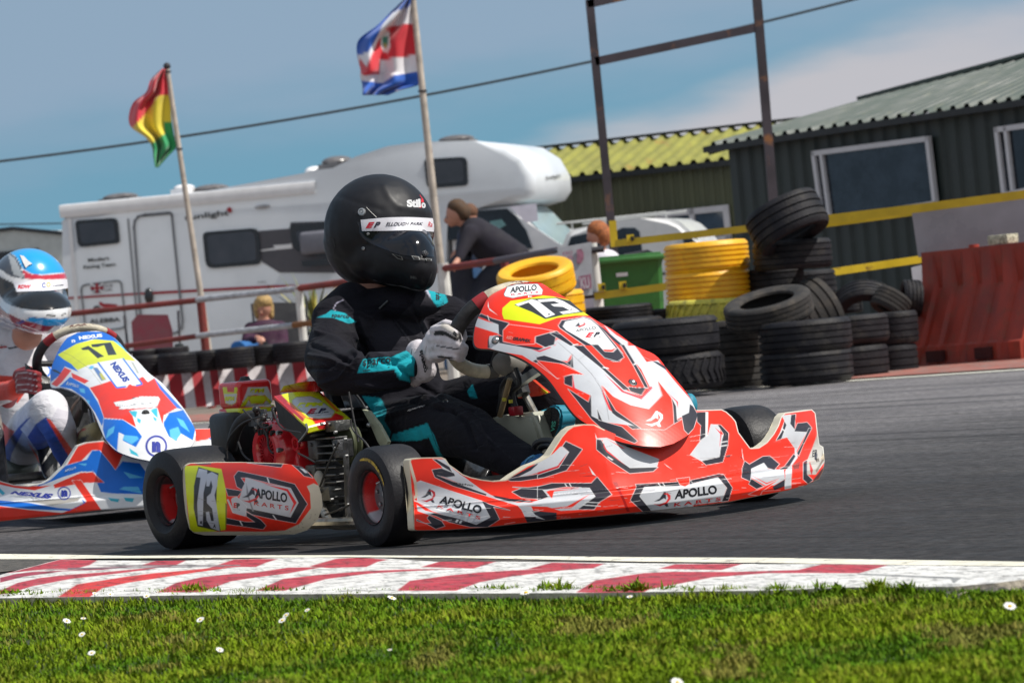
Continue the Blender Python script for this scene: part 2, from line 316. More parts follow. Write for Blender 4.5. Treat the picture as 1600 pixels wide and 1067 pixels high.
# ================================================================== ground, track, kerb, grass
TD = Vector((.545, -.838, 0)); TN = Vector((.838, .545, 0))          # along the track / towards its far side
def m_asphalt():
    m = mat('asphalt', (.088, .085, .088), .88, var=.0, bump=.5, bs=45, spec=.3); t = m.node_tree; nn = t.nodes.new; lk = t.links.new; b = t.nodes['Principled BSDF']
    co = nn('ShaderNodeTexCoord').outputs['Object']; mp = nn('ShaderNodeMapping'); mp.inputs['Rotation'].default_value = (0, 0, radians(57)); lk(co, mp.inputs[0])
    mp2 = nn('ShaderNodeMapping'); mp2.inputs['Scale'].default_value = (.6, 3, 1); lk(mp.outputs[0], mp2.inputs[0])
    n1 = nn('ShaderNodeTexNoise'); n1.inputs['Scale'].default_value = 1.2; n1.inputs['Detail'].default_value = 5; lk(mp2.outputs[0], n1.inputs[0])
    n2 = nn('ShaderNodeTexNoise'); n2.inputs['Scale'].default_value = 26; n2.inputs['Detail'].default_value = 8; n2.inputs['Roughness'].default_value = .82; mp3 = nn('ShaderNodeMapping'); mp3.inputs['Scale'].default_value = (.8, 1.1, 1); lk(mp.outputs[0], mp3.inputs[0]); lk(mp3.outputs[0], n2.inputs[0])
    n3 = nn('ShaderNodeTexNoise'); n3.inputs['Scale'].default_value = .5; n3.inputs['Detail'].default_value = 4; lk(co, n3.inputs[0])
    r1 = nn('ShaderNodeValToRGB'); r1.color_ramp.elements[0].position = .32; r1.color_ramp.elements[0].color = (.0185, .0172, .0182, 1); r1.color_ramp.elements[1].position = .68; r1.color_ramp.elements[1].color = (.029, .0272, .0275, 1); lk(n1.outputs[0], r1.inputs[0])
    def mul(a, nz_, lo, hi_, fa=.3, fb=.7):
        mr = nn('ShaderNodeMapRange'); mr.inputs[1].default_value = fa; mr.inputs[2].default_value = fb; mr.inputs[3].default_value = lo; mr.inputs[4].default_value = hi_; lk(nz_, mr.inputs[0])
        x = nn('ShaderNodeMix'); x.data_type = 'RGBA'; x.blend_type = 'MULTIPLY'; x.inputs[0].default_value = 1; lk(a, x.inputs[6]); lk(mr.outputs[0], x.inputs[7]); return x.outputs[2]
    c = mul(r1.outputs[0], n2.outputs[0], .35, 1.8, .38, .62); c = mul(c, n3.outputs[0], .8, 1.25)
    mp4 = nn('ShaderNodeMapping'); mp4.inputs['Scale'].default_value = (.12, 5.5, 1); mp4.inputs['Location'].default_value = (3, 1.7, 0); lk(mp.outputs[0], mp4.inputs[0]); n4 = nn('ShaderNodeTexNoise'); n4.inputs['Scale'].default_value = 1.4; n4.inputs['Detail'].default_value = 3; lk(mp4.outputs[0], n4.inputs[0]); c = mul(c, n4.outputs[0], 1.12, .55, .56, .68)   # rubber laid down by the karts
    # surface turns paler towards the far edge of the track
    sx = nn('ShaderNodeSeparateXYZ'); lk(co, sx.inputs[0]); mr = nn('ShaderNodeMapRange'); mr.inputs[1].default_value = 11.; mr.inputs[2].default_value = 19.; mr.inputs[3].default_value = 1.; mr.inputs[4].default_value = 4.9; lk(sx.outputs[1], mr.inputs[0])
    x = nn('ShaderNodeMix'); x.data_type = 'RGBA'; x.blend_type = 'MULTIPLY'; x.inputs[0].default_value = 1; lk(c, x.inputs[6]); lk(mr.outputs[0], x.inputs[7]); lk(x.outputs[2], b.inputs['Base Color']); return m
def sheet(name, pts, z, m, sub=0):
    mb = MB(); mb.add([(p[0], p[1], z) for p in pts], [tuple(range(len(pts)))]); o = mb.build(name, m, smooth=0, origin=(0, 0, z), fixn=False)
    if o.data.polygons[0].normal.z < 0: o.data.flip_normals()
    return tag(o, kind='structure')
sheet('ground', [(-400, 3), (400, 3), (400, 900), (-400, 900)], -.02, mat('gravel', (.20, .16, .13), .95, var=.3, vs_=3, bump=.5, bs=40, vcol=(.06, .09, .03)))
far0 = gnd(1075, 612); far1 = gnd(1600, 578); fd = (far1 - far0).normalized(); fn_ = Vector((-fd.y, fd.x, 0)); fn_ = fn_ if fn_.y > 0 else -fn_
k0 = gnd(0, 868); k1 = gnd(1600, 880); kd = (k1 - k0).normalized()
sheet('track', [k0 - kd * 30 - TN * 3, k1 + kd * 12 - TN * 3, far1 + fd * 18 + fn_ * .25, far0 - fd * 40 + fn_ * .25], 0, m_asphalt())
sheet('far_edge_line', [far0 - fd * 30 - fn_ * .09, far1 + fd * 6 - fn_ * .09, far1 + fd * 6 + fn_ * .09, far0 - fd * 30 + fn_ * .09], .004, mat('line_paint', (.62, .60, .52), .8, var=.2, vs_=14, vcol=(.12, .115, .11), dirt_or_refl=30, thresh=(.6, .72)))
sheet('verge', [far0 - fd * 30 + fn_ * .30, far1 + fd * 14 + fn_ * .30, far1 + fd * 14 + fn_ * 2.2, far0 - fd * 30 + fn_ * 2.2], .006, mat('red_verge', (.30, .10, .075), .95, var=.35, vs_=5, bump=.5, bs=60, vcol=(.20, .19, .17), thresh=(.5, .62)))

# near white line, worn through in places
top_ = [(-900, 879), (-60, 866), (0, 865), (100, 866), (200, 868), (330, 867), (540, 867), (700, 868), (820, 868), (1000, 870), (1200, 871), (1400, 874), (1600, 877), (1680, 878)]
bot_ = [(-900, 886), (-60, 873), (0, 873), (90, 873), (140, 872), (330, 871), (540, 870), (700, 871), (820, 873), (1000, 877), (1200, 879), (1400, 882), (1600, 884), (1680, 885)]
g_ = strip_grid(top_, bot_, 300, 4); mb = MB(); mb.grid([[gnd(u, v, .004) for u, v in r] for r in g_])
tag(mb.build('near_edge_line', mat('line_paint_near', (.72, .68, .56), .8, var=.15, vs_=20, vcol=(.10, .10, .10), dirt_or_refl=22, thresh=(.60, .66)), smooth=0, origin=(0, 0, 0)), kind='structure')

RED = (.42, .035, .055); KW = (.66, .645, .62)
kA = lambda p: Z(0, 850, 4, p); kB = lambda p: Z(400, 850, 4, p); kC = lambda p: Z(800, 850, 4, p); kD = lambda p: Z(1200, 850, 4, p)
kl = [(kA([(0, 240), (0, 208), (120, 180), (300, 158), (480, 148), (840, 138), (640, 160), (400, 168), (150, 202)]), (.30, .03, .06)), (kA([(-60, 190), (60, 172), (95, 168), (380, 94), (612, 98), (560, 130), (480, 150), (300, 155)]), RED),
      (kA([(0, 312), (0, 290), (110, 240), (250, 210), (420, 190), (640, 175), (900, 150), (1040, 138), (900, 162), (700, 187), (440, 217), (200, 262), (60, 307)]), RED),
      (kA([(360, 330), (480, 250), (640, 225), (800, 200), (960, 180), (1140, 165), (1300, 150), (1500, 138), (1340, 160), (1200, 180), (1000, 210), (800, 240), (640, 275), (560, 330)]), (.55, .03, .03)),
      (kA([(860, 138), (1010, 90), (1180, 94), (1100, 130), (1060, 142)]), RED), (kA([(980, 300), (1100, 240), (1260, 205), (1440, 185), (1600, 175), (1800, 145), (2020, 142), (1800, 182), (1600, 207), (1440, 232), (1260, 300)]), RED),
      (kA([(1290, 152), (1460, 95), (1600, 90), (1735, 92), (1660, 116), (1600, 142), (1440, 142)]), RED),
      (kB([(0, 290), (170, 215), (400, 190), (700, 165), (1000, 155), (1230, 155), (1000, 166), (720, 182), (440, 217), (180, 290)]), RED), (kB([(330, 138), (500, 90), (640, 82), (830, 95), (760, 110), (690, 142), (450, 148)]), RED),
      (kB([(880, 290), (960, 228), (1200, 195), (1400, 175), (1600, 163), (1850, 152), (2080, 148), (1900, 165), (1600, 200), (1400, 237), (1250, 290)]), RED), (kB([(1030, 142), (1160, 104), (1515, 104), (1430, 130), (1360, 152)]), RED),
      (kC([(90, 156), (250, 114), (580, 121), (505, 151)]), RED), (kC([(400, 300), (520, 225), (820, 180), (1000, 171), (1400, 172), (1790, 160), (1860, 180), (1600, 180), (1250, 207), (860, 282), (800, 310)]), RED), (kC([(915, 153), (1020, 124), (1445, 121), (1310, 161)]), RED),
      (kD([(180, 162), (340, 124), (755, 129), (570, 181), (260, 179)]), RED), (kD([(560, 182), (1150, 205), (1210, 212), (1160, 245), (1140, 216), (560, 190)]), (.25, .25, .25)),
      (kA([(420, 148), (1400, 136), (1400, 140), (420, 156)]), (.12, .11, .13)), (kA([(560, 128), (640, 130), (1500, 128), (1500, 134), (700, 140)]), (.2, .16, .17)), (kA([(0, 188), (300, 160), (520, 158), (200, 172), (0, 196)]), KW)]
top_ = [(-60, 902), (0, 898), (25, 891), (95, 873), (150, 875), (250, 876), (350, 874), (475, 870), (600, 872), (680, 877), (800, 877), (1045, 880), (1300, 881), (1600, 885), (1700, 887)]
bot_ = [(-60, 936), (0, 934), (400, 928), (900, 926), (1200, 922), (1330, 917), (1490, 916), (1560, 910), (1600, 905), (1700, 893)]
g_ = strip_grid(top_, bot_, 900, 60); tt = np.linspace(0, 1, 60); rows = []
for i in range(60): zc = .004 + .020 * min(1, tt[i] * 1.6); rows.append([gnd(u, v, zc) for u, v in g_[i]])
uv_ = g_.reshape(-1, 2); Ck = paint_uv(uv_, kl, KW, 1.2)
dirtn = np.array([noise.noise(Vector((u / 22, v / 3, 1))) + .6 * noise.noise(Vector((u / 6, v / 1.5, 3))) for u, v in uv_]); Ck = Ck * (1 - .5 * np.clip(dirtn * 1.6, 0, 1))[:, None]
mb = MB(); mb.grid(rows); last = rows[-1]; mb.grid([last, [p - Vector((0, 0, .06)) for p in last]])
o = mb.build('kerb', mat('kerb_paint', rough=.75, attr='paint', var=.16, vs_=14, bump=.5, bs=60, vcol=(.16, .14, .13), dirt_or_refl=26, thresh=(.54, .74)), smooth=0, origin=(0, 0, 0), fixn=False)
setcol(o.data, np.vstack([Ck, np.tile((.50, .44, .35), (2 * len(last), 1))])); tag(o, kind='structure')
# rough broken tarmac at both ends of the kerb
def patch(name, pts, z, m): return sheet(name, [gnd(u, v) for u, v in pts], z, m)
gm = mat('broken_tarmac', (.075, .068, .060), .95, var=.5, vs_=30, bump=1., bs=50, vcol=(.20, .18, .15), dirt_or_refl=45)
patch('broken_edge', [(-60, 874), (100, 873), (60, 884), (25, 892), (-60, 903)], .003, gm)
patch('broken_edge', [(300, 871), (800, 873), (1620, 884), (1620, 888), (1300, 883), (700, 880), (470, 873), (320, 878)], .002, gm)
mb = MB(); rows = []
for i in range(14):
    row = []
    for j in range(30):
        u = 1480 + j * 9; v = (917 - max(0, u - 1500) * .15) + i * 3; z = .015 * sin(pi * i / 13) + .012 * noise.noise(Vector((u * .05, v * .12, 0))); row.append(gnd(u, v, 0) + Vector((0, 0, z)))
    rows.append(row)
mb.grid(rows); tag(mb.build('rough_ground', gm, smooth=0, origin=(0, 0, 0)), kind='structure')
for k, (u, v, r) in enumerate([(1470, 935, .014), (1488, 938, .018), (1500, 936, .012), (1512, 941, .02), (1452, 933, .010), (1530, 938, .011)]):
    mb = MB(); mb.sph(gnd(u, v) + Vector((0, 0, r * .4)), (r, r * .8, r * .55), 10, 7); o = mb.build('stone', mat('stone', (.34, .29, .20), .9, var=.4, vs_=60, bump=.6, bs=90))
    tag(o, ['pale stone by the broken end of the kerb, the left one of the larger pair', 'largest flat stone near the kerb end', 'small stone between two larger ones at the kerb end', 'largest rounded stone right of the kerb end', 'tiny stone under the last kerb block', 'rightmost small stone on the dark rough ground'][k], 'stone', 'stones at the end of the kerb')

# grass: thousands of blades, one mesh
sheet('lawn', [gnd(-1500, 985), gnd(-300, 945), gnd(500, 940), gnd(1000, 940), gnd(1700, 940), Vector((5, 3.0, 0)), Vector((-8, 3.0, 0))], .007, mat('soil', (.035, .050, .014), .95, var=.5, vs_=20))
def grass():
    n = 185000; u = rng.uniform(-700, 1950, n); r_ = rng.random(n); v = 933 + (1200 - 933) * r_ ** 1.25
    edge = np.interp(u, [-700, 0, 250, 500, 760, 960, 1200, 1480, 1600], [958, 940, 935, 937, 935, 937, 938, 936, 941]); v = np.maximum(v, edge + rng.uniform(0, 4, n))
    a, b = inv(u, v); Y = -CH * FPX / (b - B0); X = a * Y / FPX; P = np.stack([X, Y, np.full(n, .006)], -1)
    pn = np.array([noise.noise(Vector((x * 3.1, y * 3.1, 0))) for x, y in zip(X, Y)]); pn2 = np.array([noise.noise(Vector((x * 9, y * 9, 5))) for x, y in zip(X, Y)]); p3 = rng.random(n)
    nearedge = np.clip(1 - (v - edge) / 22, 0, 1)
    h = (.008 + .012 * rng.random(n)) * (1 + .35 * pn) * (1 + .5 * np.clip(pn2, -1, 1)) * (1 + .35 * nearedge); wd = .0011 + .0016 * rng.random(n); az_ = rng.uniform(0, 2 * pi, n); lean = rng.uniform(.1, .9, n)
    # broader clover and plantain leaves in clumps along the kerb
    for cu, cw in ((30, 40), (320, 30), (430, 16), (470, 18), (770, 25), (850, 12), (880, 14), (1000, 14), (1045, 12), (1078, 10), (1215, 14), (1300, 22), (1312, 10), (1370, 12), (1418, 12), (940, 20), (980, 25)):
        k = (np.abs(u - cu) < cw) & (v - edge < 7) & (rng.random(n) < .7); h[k] *= 1.3; wd[k] *= 1.9
    d = np.stack([np.cos(az_), np.sin(az_), np.zeros(n)], -1); s = np.stack([-np.sin(az_), np.cos(az_), np.zeros(n)], -1); up = np.array([0, 0, 1.])
    h1 = (h * .55)[:, None]; h2 = h[:, None]; ln = lean[:, None]; wv = wd[:, None]
    V = np.stack([P - s * wv, P + s * wv, P + up * h1 + d * h1 * ln * .5 + s * wv * .8, P + up * h1 + d * h1 * ln * .5 - s * wv * .8, P + up * h2 * (1 - .35 * ln) + d * h2 * ln], 1).reshape(-1, 3)
    i0 = np.arange(n)[:, None] * 5; Fc = np.concatenate([i0 + np.array([[0, 1, 2, 3]])], 0); T3 = i0 + np.array([[3, 2, 4]])
    me = bpy.data.meshes.new('grass'); me.vertices.add(len(V)); me.vertices.foreach_set('co', V.ravel()); nl = n * 7; me.loops.add(nl); me.polygons.add(n * 2)
    li = np.concatenate([Fc, T3], 1).ravel(); me.loops.foreach_set('vertex_index', li); st = (np.arange(n)[:, None] * 7 + np.array([[0, 4]])).ravel(); me.polygons.foreach_set('loop_start', st); me.update(calc_edges=True)
    A = np.array([.080, .180, .006]); B = np.array([.175, .255, .008]); Cc = np.array([.24, .19, .035]); Dd = np.array([.040, .090, .005])
    t = np.clip(.5 + pn * 1.5 + .25 * (p3 - .5), 0, 1)[:, None]; C = A * (1 - t) + B * t; br = np.clip(.16 + pn2 * 1.3 + 1.1 * (p3 - .55) - .5 * nearedge, 0, 1)[:, None] * .55; C = C * (1 - br) + Cc * br
    straw = (pn2 * .6 + np.array([noise.noise(Vector((x * 5.5, y * 2.4, 9))) for x, y in zip(X, Y)]) > .46) & (v - edge > 12); C[straw] = C[straw] * .35 + np.array([.20, .165, .045]) * .65
    dk = np.clip(-pn2 * 1.1 + .5 * nearedge + .5 * (rng.random(n) - .4), 0, 1)[:, None] * .6; C = C * (1 - dk) + Dd * dk; C = C * rng.uniform(.75, 1.38, n)[:, None]
    setcol(me, np.repeat(C, 5, 0)); me.materials.append(mat('grass', rough=.75, attr='paint', var=.1, spec=.08)); o = bpy.data.objects.new('grass', me); COL.objects.link(o); tag(o, 'short green grass growing along the near side of the kerb', 'grass', kind='stuff')
grass()
DZ = [(822, 926, .013, 'largest white daisy against the kerb edge'), (1578, 947, .011, 'white daisy at the far right edge beside the rough ground'), (612, 934, .009, 'flattened white daisy just below the kerb middle'), (229, 931, .009, 'white daisy close under the kerb at the left'),
      (104, 970, .009, 'left daisy of the pair at the left side'), (130, 966, .006, 'small right daisy of the pair at the left side'), (128, 991, .008, 'daisy directly below the left pair'), (143, 1020, .007, 'lowest daisy at the left side of the grass'),
      (313, 968, .008, 'lone white daisy between the left pair and the middle pair'), (447, 961, .008, 'upper daisy of the touching pair'), (441, 969, .008, 'lower yellow centred daisy of the touching pair'), (343, 1015, .008, 'lone daisy low in the left half of the grass'),
      (480, 953, .006, 'faint small daisy just right of the touching pair'), (172, 928, .008, 'half hidden daisy against the kerb near the bright red stripe'), (1058, 1066, .010, 'daisy cut by the bottom edge'), (984, 932, .006, 'small daisy in the weeds under the long red kerb stripe'), (148, 927, .006, 'tiny bud daisy in the tuft left of the kerb daisy'), (609, 1015, .004, 'tiny pale daisy in the open lawn centre left')]
pm = mat('daisy_petal', (.80, .79, .76), .6, var=.05); ym = mat('daisy_centre', (.75, .50, .03), .7, var=.1); st_m = mat('daisy_stem', (.06, .13, .02), .7)
for u, v, r, lb in DZ:
    b_ = gnd(u, v + 24); c = at(u, v, b_.y); root = empty('daisy', (b_.x, b_.y, 0), label='white daisy, ' + lb, cat='daisy', group='daisies in the grass')
    r *= rng.uniform(.9, 1.12); tilt = Vector((rng.uniform(-.5, .5), -.42 + rng.uniform(-.3, .2), 1)).normalized(); X = tilt.orthogonal().normalized(); Yv = tilt.cross(X); mb = MB()
    for k in range(13):
        a = 2 * pi * k / 13 + rng.uniform(-.08, .08); d = X * cos(a) + Yv * sin(a); s = tilt.cross(d); mb.add([c + d * r * .2 - s * r * .08, c + d * r * .2 + s * r * .08, c + d * r * .7 + s * r * .20 + tilt * r * .12, c + d * r + tilt * r * .08, c + d * r * .7 - s * r * .20 + tilt * r * .12], [(0, 1, 2, 3, 4)])
    mb.build('petals', pm, root, smooth=0); mb = MB(); mb.sph(c + tilt * r * .08, (r * .32, r * .32, r * .2), 10, 6); mb.build('flower_centre', ym, root); mb = MB(); mb.tube([Vector((b_.x, b_.y, .004)), c], .0008, 5); mb.build('stem', st_m, root)
# ================================================================== paddock behind the track
rubber = mat('worn_rubber', (.013, .0125, .016), .62, var=.35, vs_=7, bump=.4, bs=60, vcol=(.050, .044, .038), dirt_or_refl=9, thresh=(.50, .80), spec=.25)
rubber2 = mat('dusty_rubber', (.028, .025, .024), .85, var=.3, vs_=7, bump=.3, bs=60, vcol=(.085, .07, .055), dirt_or_refl=12, thresh=(.5, .78))
yel = mat('yellow_tyre_paint', (.86, .44, .010), .45, var=.10, vs_=6, bump=.2, bs=50, vcol=(.42, .20, .015), dirt_or_refl=7, thresh=(.56, .82))
yelg = mat('faded_lime_tyre_paint', (.55, .50, .07), .6, var=.2, vs_=8, vcol=(.16, .15, .05), dirt_or_refl=14, thresh=(.5, .7))
def tyre_prof(R, w_, rin=.62, gro=4):
    h = w_ / 2; p = [(R * rin, -h * .62), (R * rin * 1.03, -h * .80), (R * .80, -h), (R * .93, -h * .97), (R * .982, -h * .82)]
    for i in range(gro):
        c = -h * .62 + (2 * h * .62) * i / (gro - 1); g = h * .034; p += [(R, c - g * 1.5), (R * .955, c - g), (R * .955, c + g), (R, c + g * 1.5)]
    p += [(R * .982, h * .82), (R * .93, h * .97), (R * .80, h), (R * rin * 1.03, h * .80), (R * rin, h * .62), (R * rin * 1.06, h * .5), (R * .90, h * .7), (R * .92, 0), (R * .90, -h * .7), (R * rin * 1.06, -h * .5)]
    return p
def tyre(c, R, w_, axis, m, label, group, gro=4, chevron=False):
    mb = MB(); mb.lathe(tyre_prof(R, w_, gro=gro), c, axis, 44, closed=True)
    if chevron:                                   # raised tractor-style V lugs round the tread
        A = Vector(axis).normalized(); U = A.orthogonal().normalized(); W = A.cross(U); c = Vector(c)
        for k in range(34):
            for sgn in (-1, 1):
                a0 = 2 * pi * k / 34; a1 = a0 + .13; p = [c + (U * cos(a) + W * sin(a)) * (R * 1.004) + A * hh for a, hh in ((a0, 0), (a0 + .05, 0), (a1 + .05, sgn * w_ * .36), (a1, sgn * w_ * .36))]
                d = ((p[0] + p[2]) / 2 - c).normalized() * .008; mb.prism(p, d)
    return tag(mb.build('tyre', m, smooth=40, origin=c), label, 'tyre', group)
UP = Vector((0, 0, 1))
def T(u, v, wpx, hpx, Y, axis, m, label, group, **k): s = FPX / Y; return tyre(at(u, v, Y), wpx / s / 2, hpx / s, axis, m, label, group, **k)
gT = 'old car tyres piled beside the track'
T(838, 438, 122, 43, 25.6, (-.10, -.30, 1), yel, 'yellow painted tyre on top of the left yellow pair, its hollow middle showing', 'yellow painted tyres', gro=3)
T(852, 478, 124, 44, 25.9, (0, -.03, 1), yel, 'lower yellow tyre of the left pair, half hidden by the red kart nose', 'yellow painted tyres', gro=3)
for k_ in range(2): T(860 + k_ * 4, 520 + k_ * 47, 126, 46, 25.9, (0, 0, 1), rubber, ('black tyre directly under the left yellow pair', 'lowest tyre under the left yellow pair')[k_], gT)
T(1104, 403, 133, 50, 26.4, (0, 0, 1), yel, 'upper yellow tyre of the right pair beside the green bin', 'yellow painted tyres', gro=5)
T(1107, 449, 134, 52, 26.4, (.01, 0, 1), yel, 'lower yellow tyre of the right pair beside the green bin', 'yellow painted tyres', gro=5)
T(1113, 490, 140, 46, 26.2, (.04, 0, 1), yelg, 'faded lime yellow tyre with chevron tread at the foot of the yellow pair', 'yellow painted tyres', gro=2, chevron=True)
T(1230, 347, 124, 60, 25.9, (-.34, .24, .91), rubber, 'black tyre hung over the yellow rail above the black stack', gT)
T(1238, 398, 124, 46, 26.2, (.02, .0, 1), rubber, 'black tyre with the white dot directly under the tyre hung on the rail', gT)
T(1212, 441, 92, 46, 26.4, (0, 0, 1), rubber, 'dark tyre two below the one hung on the rail', gT)
T(1262, 445, 90, 44, 27.4, (0, 0, 1), rubber, 'black tyre in the shadow behind the propped grey brown tyre', gT)
T(1265, 490, 100, 72, 26.1, (.86, .30, .42), rubber2, 'grey brown tyre propped on edge behind the tilted open one', gT)
T(1201, 483, 140, 38, 25.0, (-.16, -.24, 1), rubber2, 'tilted open tyre lying on top of the front black stack', gT)
T(1258, 525, 146, 50, 24.8, (0, 0, 1), rubber, 'upper tyre of the front right black pair', gT)
T(1260, 573, 146, 50, 24.8, (0, 0, 1), rubber, 'bottom tyre of the front right black pair on the track edge', gT)
T(1146, 527, 118, 54, 25.5, (.0, 0, 1), rubber2, 'upper grey tyre in the narrow gap between the two big black pairs', gT, gro=4)
T(1146, 580, 118, 50, 25.5, (0, 0, 1), rubber2, 'bottom brownish tyre in the narrow gap between the two big black pairs', gT, gro=4)
T(1040, 526, 168, 56, 24.6, (0, 0, 1), rubber, 'upper big tyre right behind the red kart nose, sun glinting on its shoulder', gT, gro=3)
T(1052, 581, 158, 56, 24.6, (0, 0, 1), rubber, 'bottom big tyre with chevron tread right behind the red kart nose', gT, gro=2, chevron=True)
T(962, 516, 150, 34, 25.8, (0, 0, 1), rubber, 'flat black tyre partly hidden by the kart nose below the white post', gT)
T(965, 492, 112, 30, 26.3, (0, 0, 1), rubber, 'low black tyre at the foot of the green bin', gT)
T(1035, 497, 100, 30, 26.8, (0, 0, 1), rubber, 'black tyre in shadow under the right side of the green bin', gT)
T(1330, 515, 118, 44, 26.0, (0, 0, 1), rubber, 'upper tyre of the pair behind and right of the front right pair', gT)
T(1330, 568, 118, 56, 26.0, (0, 0, 1), rubber, 'bottom tyre of the pair behind and right of the front right pair', gT)
T(1398, 512, 74, 50, 26.6, (0, 0, 1), rubber, 'upper tyre wedged against the red barrier', gT)
T(1398, 566, 74, 56, 26.6, (0, 0, 1), rubber, 'bottom tyre wedged against the red barrier', gT)
T(1352, 489, 108, 40, 27.2, (.1, .85, .62), rubber, 'tyre leaning back and showing as an arch left of the red barrier', gT)
T(1392, 474, 60, 34, 27.0, (.6, .2, .8), rubber2, 'small brownish tyre tilted beside the upright one at the red barrier', gT)
T(1424, 466, 58, 30, 27.3, (.97, .1, -.12), rubber, 'tyre standing upright against the white board by the red barrier', gT)
T(1318, 478, 60, 24, 27.8, (0, 0, 1), rubber, 'grey tyre just showing between the propped tyre and the arch shaped one', gT)
for k in range(7):
    u = 232 + k * 45; v = 572 - k * 4.3
    T(u, v, 62, 33, 36.0 - (k % 2) * .25, (0, 0, 1), rubber, ['leftmost', 'second from the left', 'third from the left', 'middle', 'third from the right', 'second from the right', 'rightmost'][k] + ' black tyre in the row on the striped wall', 'tyres lying on the striped wall', gro=5)
for k in range(2): T(222 + k * 46, 556 - k * 4, 56, 20, 36.6, (0, 0, 1), rubber, ['left', 'right'][k] + ' tyre of the two on top of the row by the maroon chair', 'tyres lying on the striped wall')

# small kart-track barrier wall with red and white stripes
fw_ = Frame(at(170, 640, 36.2), 0.0); y0 = 36.2
def wpt(u, v, Y=36.2): return at(u, v, Y)
mb = MB(); cols = []; u0 = 150; k = 0; WR = (.40, .025, .035); WW = (.62, .58, .60)
edges = [u0]
while edges[-1] < 640: edges.append(edges[-1] + (22, 27, 19, 24, 20, 21, 16, 16, 12, 13, 24)[k % 11]); k += 1
for i in range(len(edges) - 1):
    a, b_ = edges[i], edges[i + 1]
    def tb(u): return wpt(u, 594 - (u - 150) * .092, 36.1), wpt(u + 8, 650 - (u - 150) * .092, 35.9)
    (t0, q0), (t1, q1) = tb(a), tb(b_); n0 = mb.n; mb.add([t0, t1, q1, q0, t0 + Vector((0, .35, 0)), t1 + Vector((0, .35, 0))], [(0, 3, 2, 1), (0, 1, 5, 4)]); cols += [WR if i % 2 else WW] * 6
o = mb.build('barrier_wall', mat('striped_wall_paint', rough=.65, attr='paint', var=.25, vs_=5, bump=.2, bs=40, vcol=(.20, .12, .12), dirt_or_refl=7, thresh=(.55, .8)), smooth=0, fixn=False); setcol(o.data, np.array(cols)); tag(o, 'low concrete wall painted in upright red and white stripes below the row of tyres', 'barrier')

# red plastic water-filled barrier
bf = Frame(gnd(1419, 574), radians(56)); redp = mat('faded_red_plastic', (.29, .034, .018), .55, var=.3, vs_=5, bump=.2, bs=30, vcol=(.15, .055, .03), dirt_or_refl=9, thresh=(.52, .8))
Lb = 1.16; root = empty('road_barrier', bf.p(Lb / 2, .25, 0), bf.rz, label='red plastic water filled barrier with sloping ribbed sides at the track edge', cat='barrier')
prof = [(0, 0), (0, .125), (.02, .14), (.19, .52), (.205, .74), (.205, .765)]
def bpt(x, y, z): return bf.p(x, y, z)
mb = MB(); nx = 61; rows = []
for y, z in prof:
    row = []
    for i in range(nx):
        x = Lb * i / (nx - 1); g = 0
        if .10 < z < .55: ph = ((x - .06) / .205) % 1; g = .032 * (1 if .28 < ph < .72 else 0) * (1 if .05 < x < Lb - .05 else 0)
        row.append(bpt(x, y + g, z))
    rows.append(row)
mb.grid(rows)
rows2 = [[bpt(Lb * i / (nx - 1), .5 - y, z) for i in range(nx)] for y, z in prof]; mb.grid(rows2, flip=True); mb.grid([rows[-1], rows2[-1]])
for x in (0, Lb): mb.add([bpt(x, y, z) for y, z in prof] + [bpt(x, .5 - y, z) for y, z in prof[::-1]], [tuple(range(12))])
mb.build('body', redp, root, smooth=25)
for x in (.30, .80): mb = MB(); mb.box(bpt(x, -.002, .062), (.17, .03, .075), (bf.F, bf.L, UP)); mb.build('forklift_slot', mat('slot_dark', (.05, .008, .008), .9), root, smooth=0)
mb = MB(); mb.lathe([(0, .0), (.035, 0), (.035, .02), (0, .02)], bpt(.5, .25, .765), UP, 14); mb.build('filler_cap', redp, root)
bf2 = Frame(bf.p(Lb + .02, .05, 0), radians(20)); root = empty('road_barrier', bf2.p(.5, .25, 0), bf2.rz, label='second red plastic barrier just entering the picture at the right edge', cat='barrier')
mb = MB(); R2 = [[bf2.p(x, y, z) for x in (0, 1.0)] for y, z in prof]; mb.grid(R2); R3 = [[bf2.p(x, .5 - y, z) for x in (0, 1.0)] for y, z in prof]; mb.grid(R3, flip=True); mb.grid([R2[-1], R3[-1]])
for x in (0, 1.0): mb.add([bf2.p(x, y, z) for y, z in prof] + [bf2.p(x, .5 - y, z) for y, z in prof[::-1]], [tuple(range(12))])
mb.build('body', redp, root, smooth=25)
mb = MB(); c = bf.p(.80, .25, .765); mb.bbox(c + UP * .034, (.20, .10, .062), .006, (bf.F, bf.L, UP)); tag(mb.build('brick', mat('lichen_brick', (.52, .50, .38), .95, var=.4, vs_=40, bump=.8, bs=60, vcol=(.20, .19, .12), dirt_or_refl=60, thresh=(.5, .6))), 'pale weathered concrete block resting on the red barrier', 'brick')

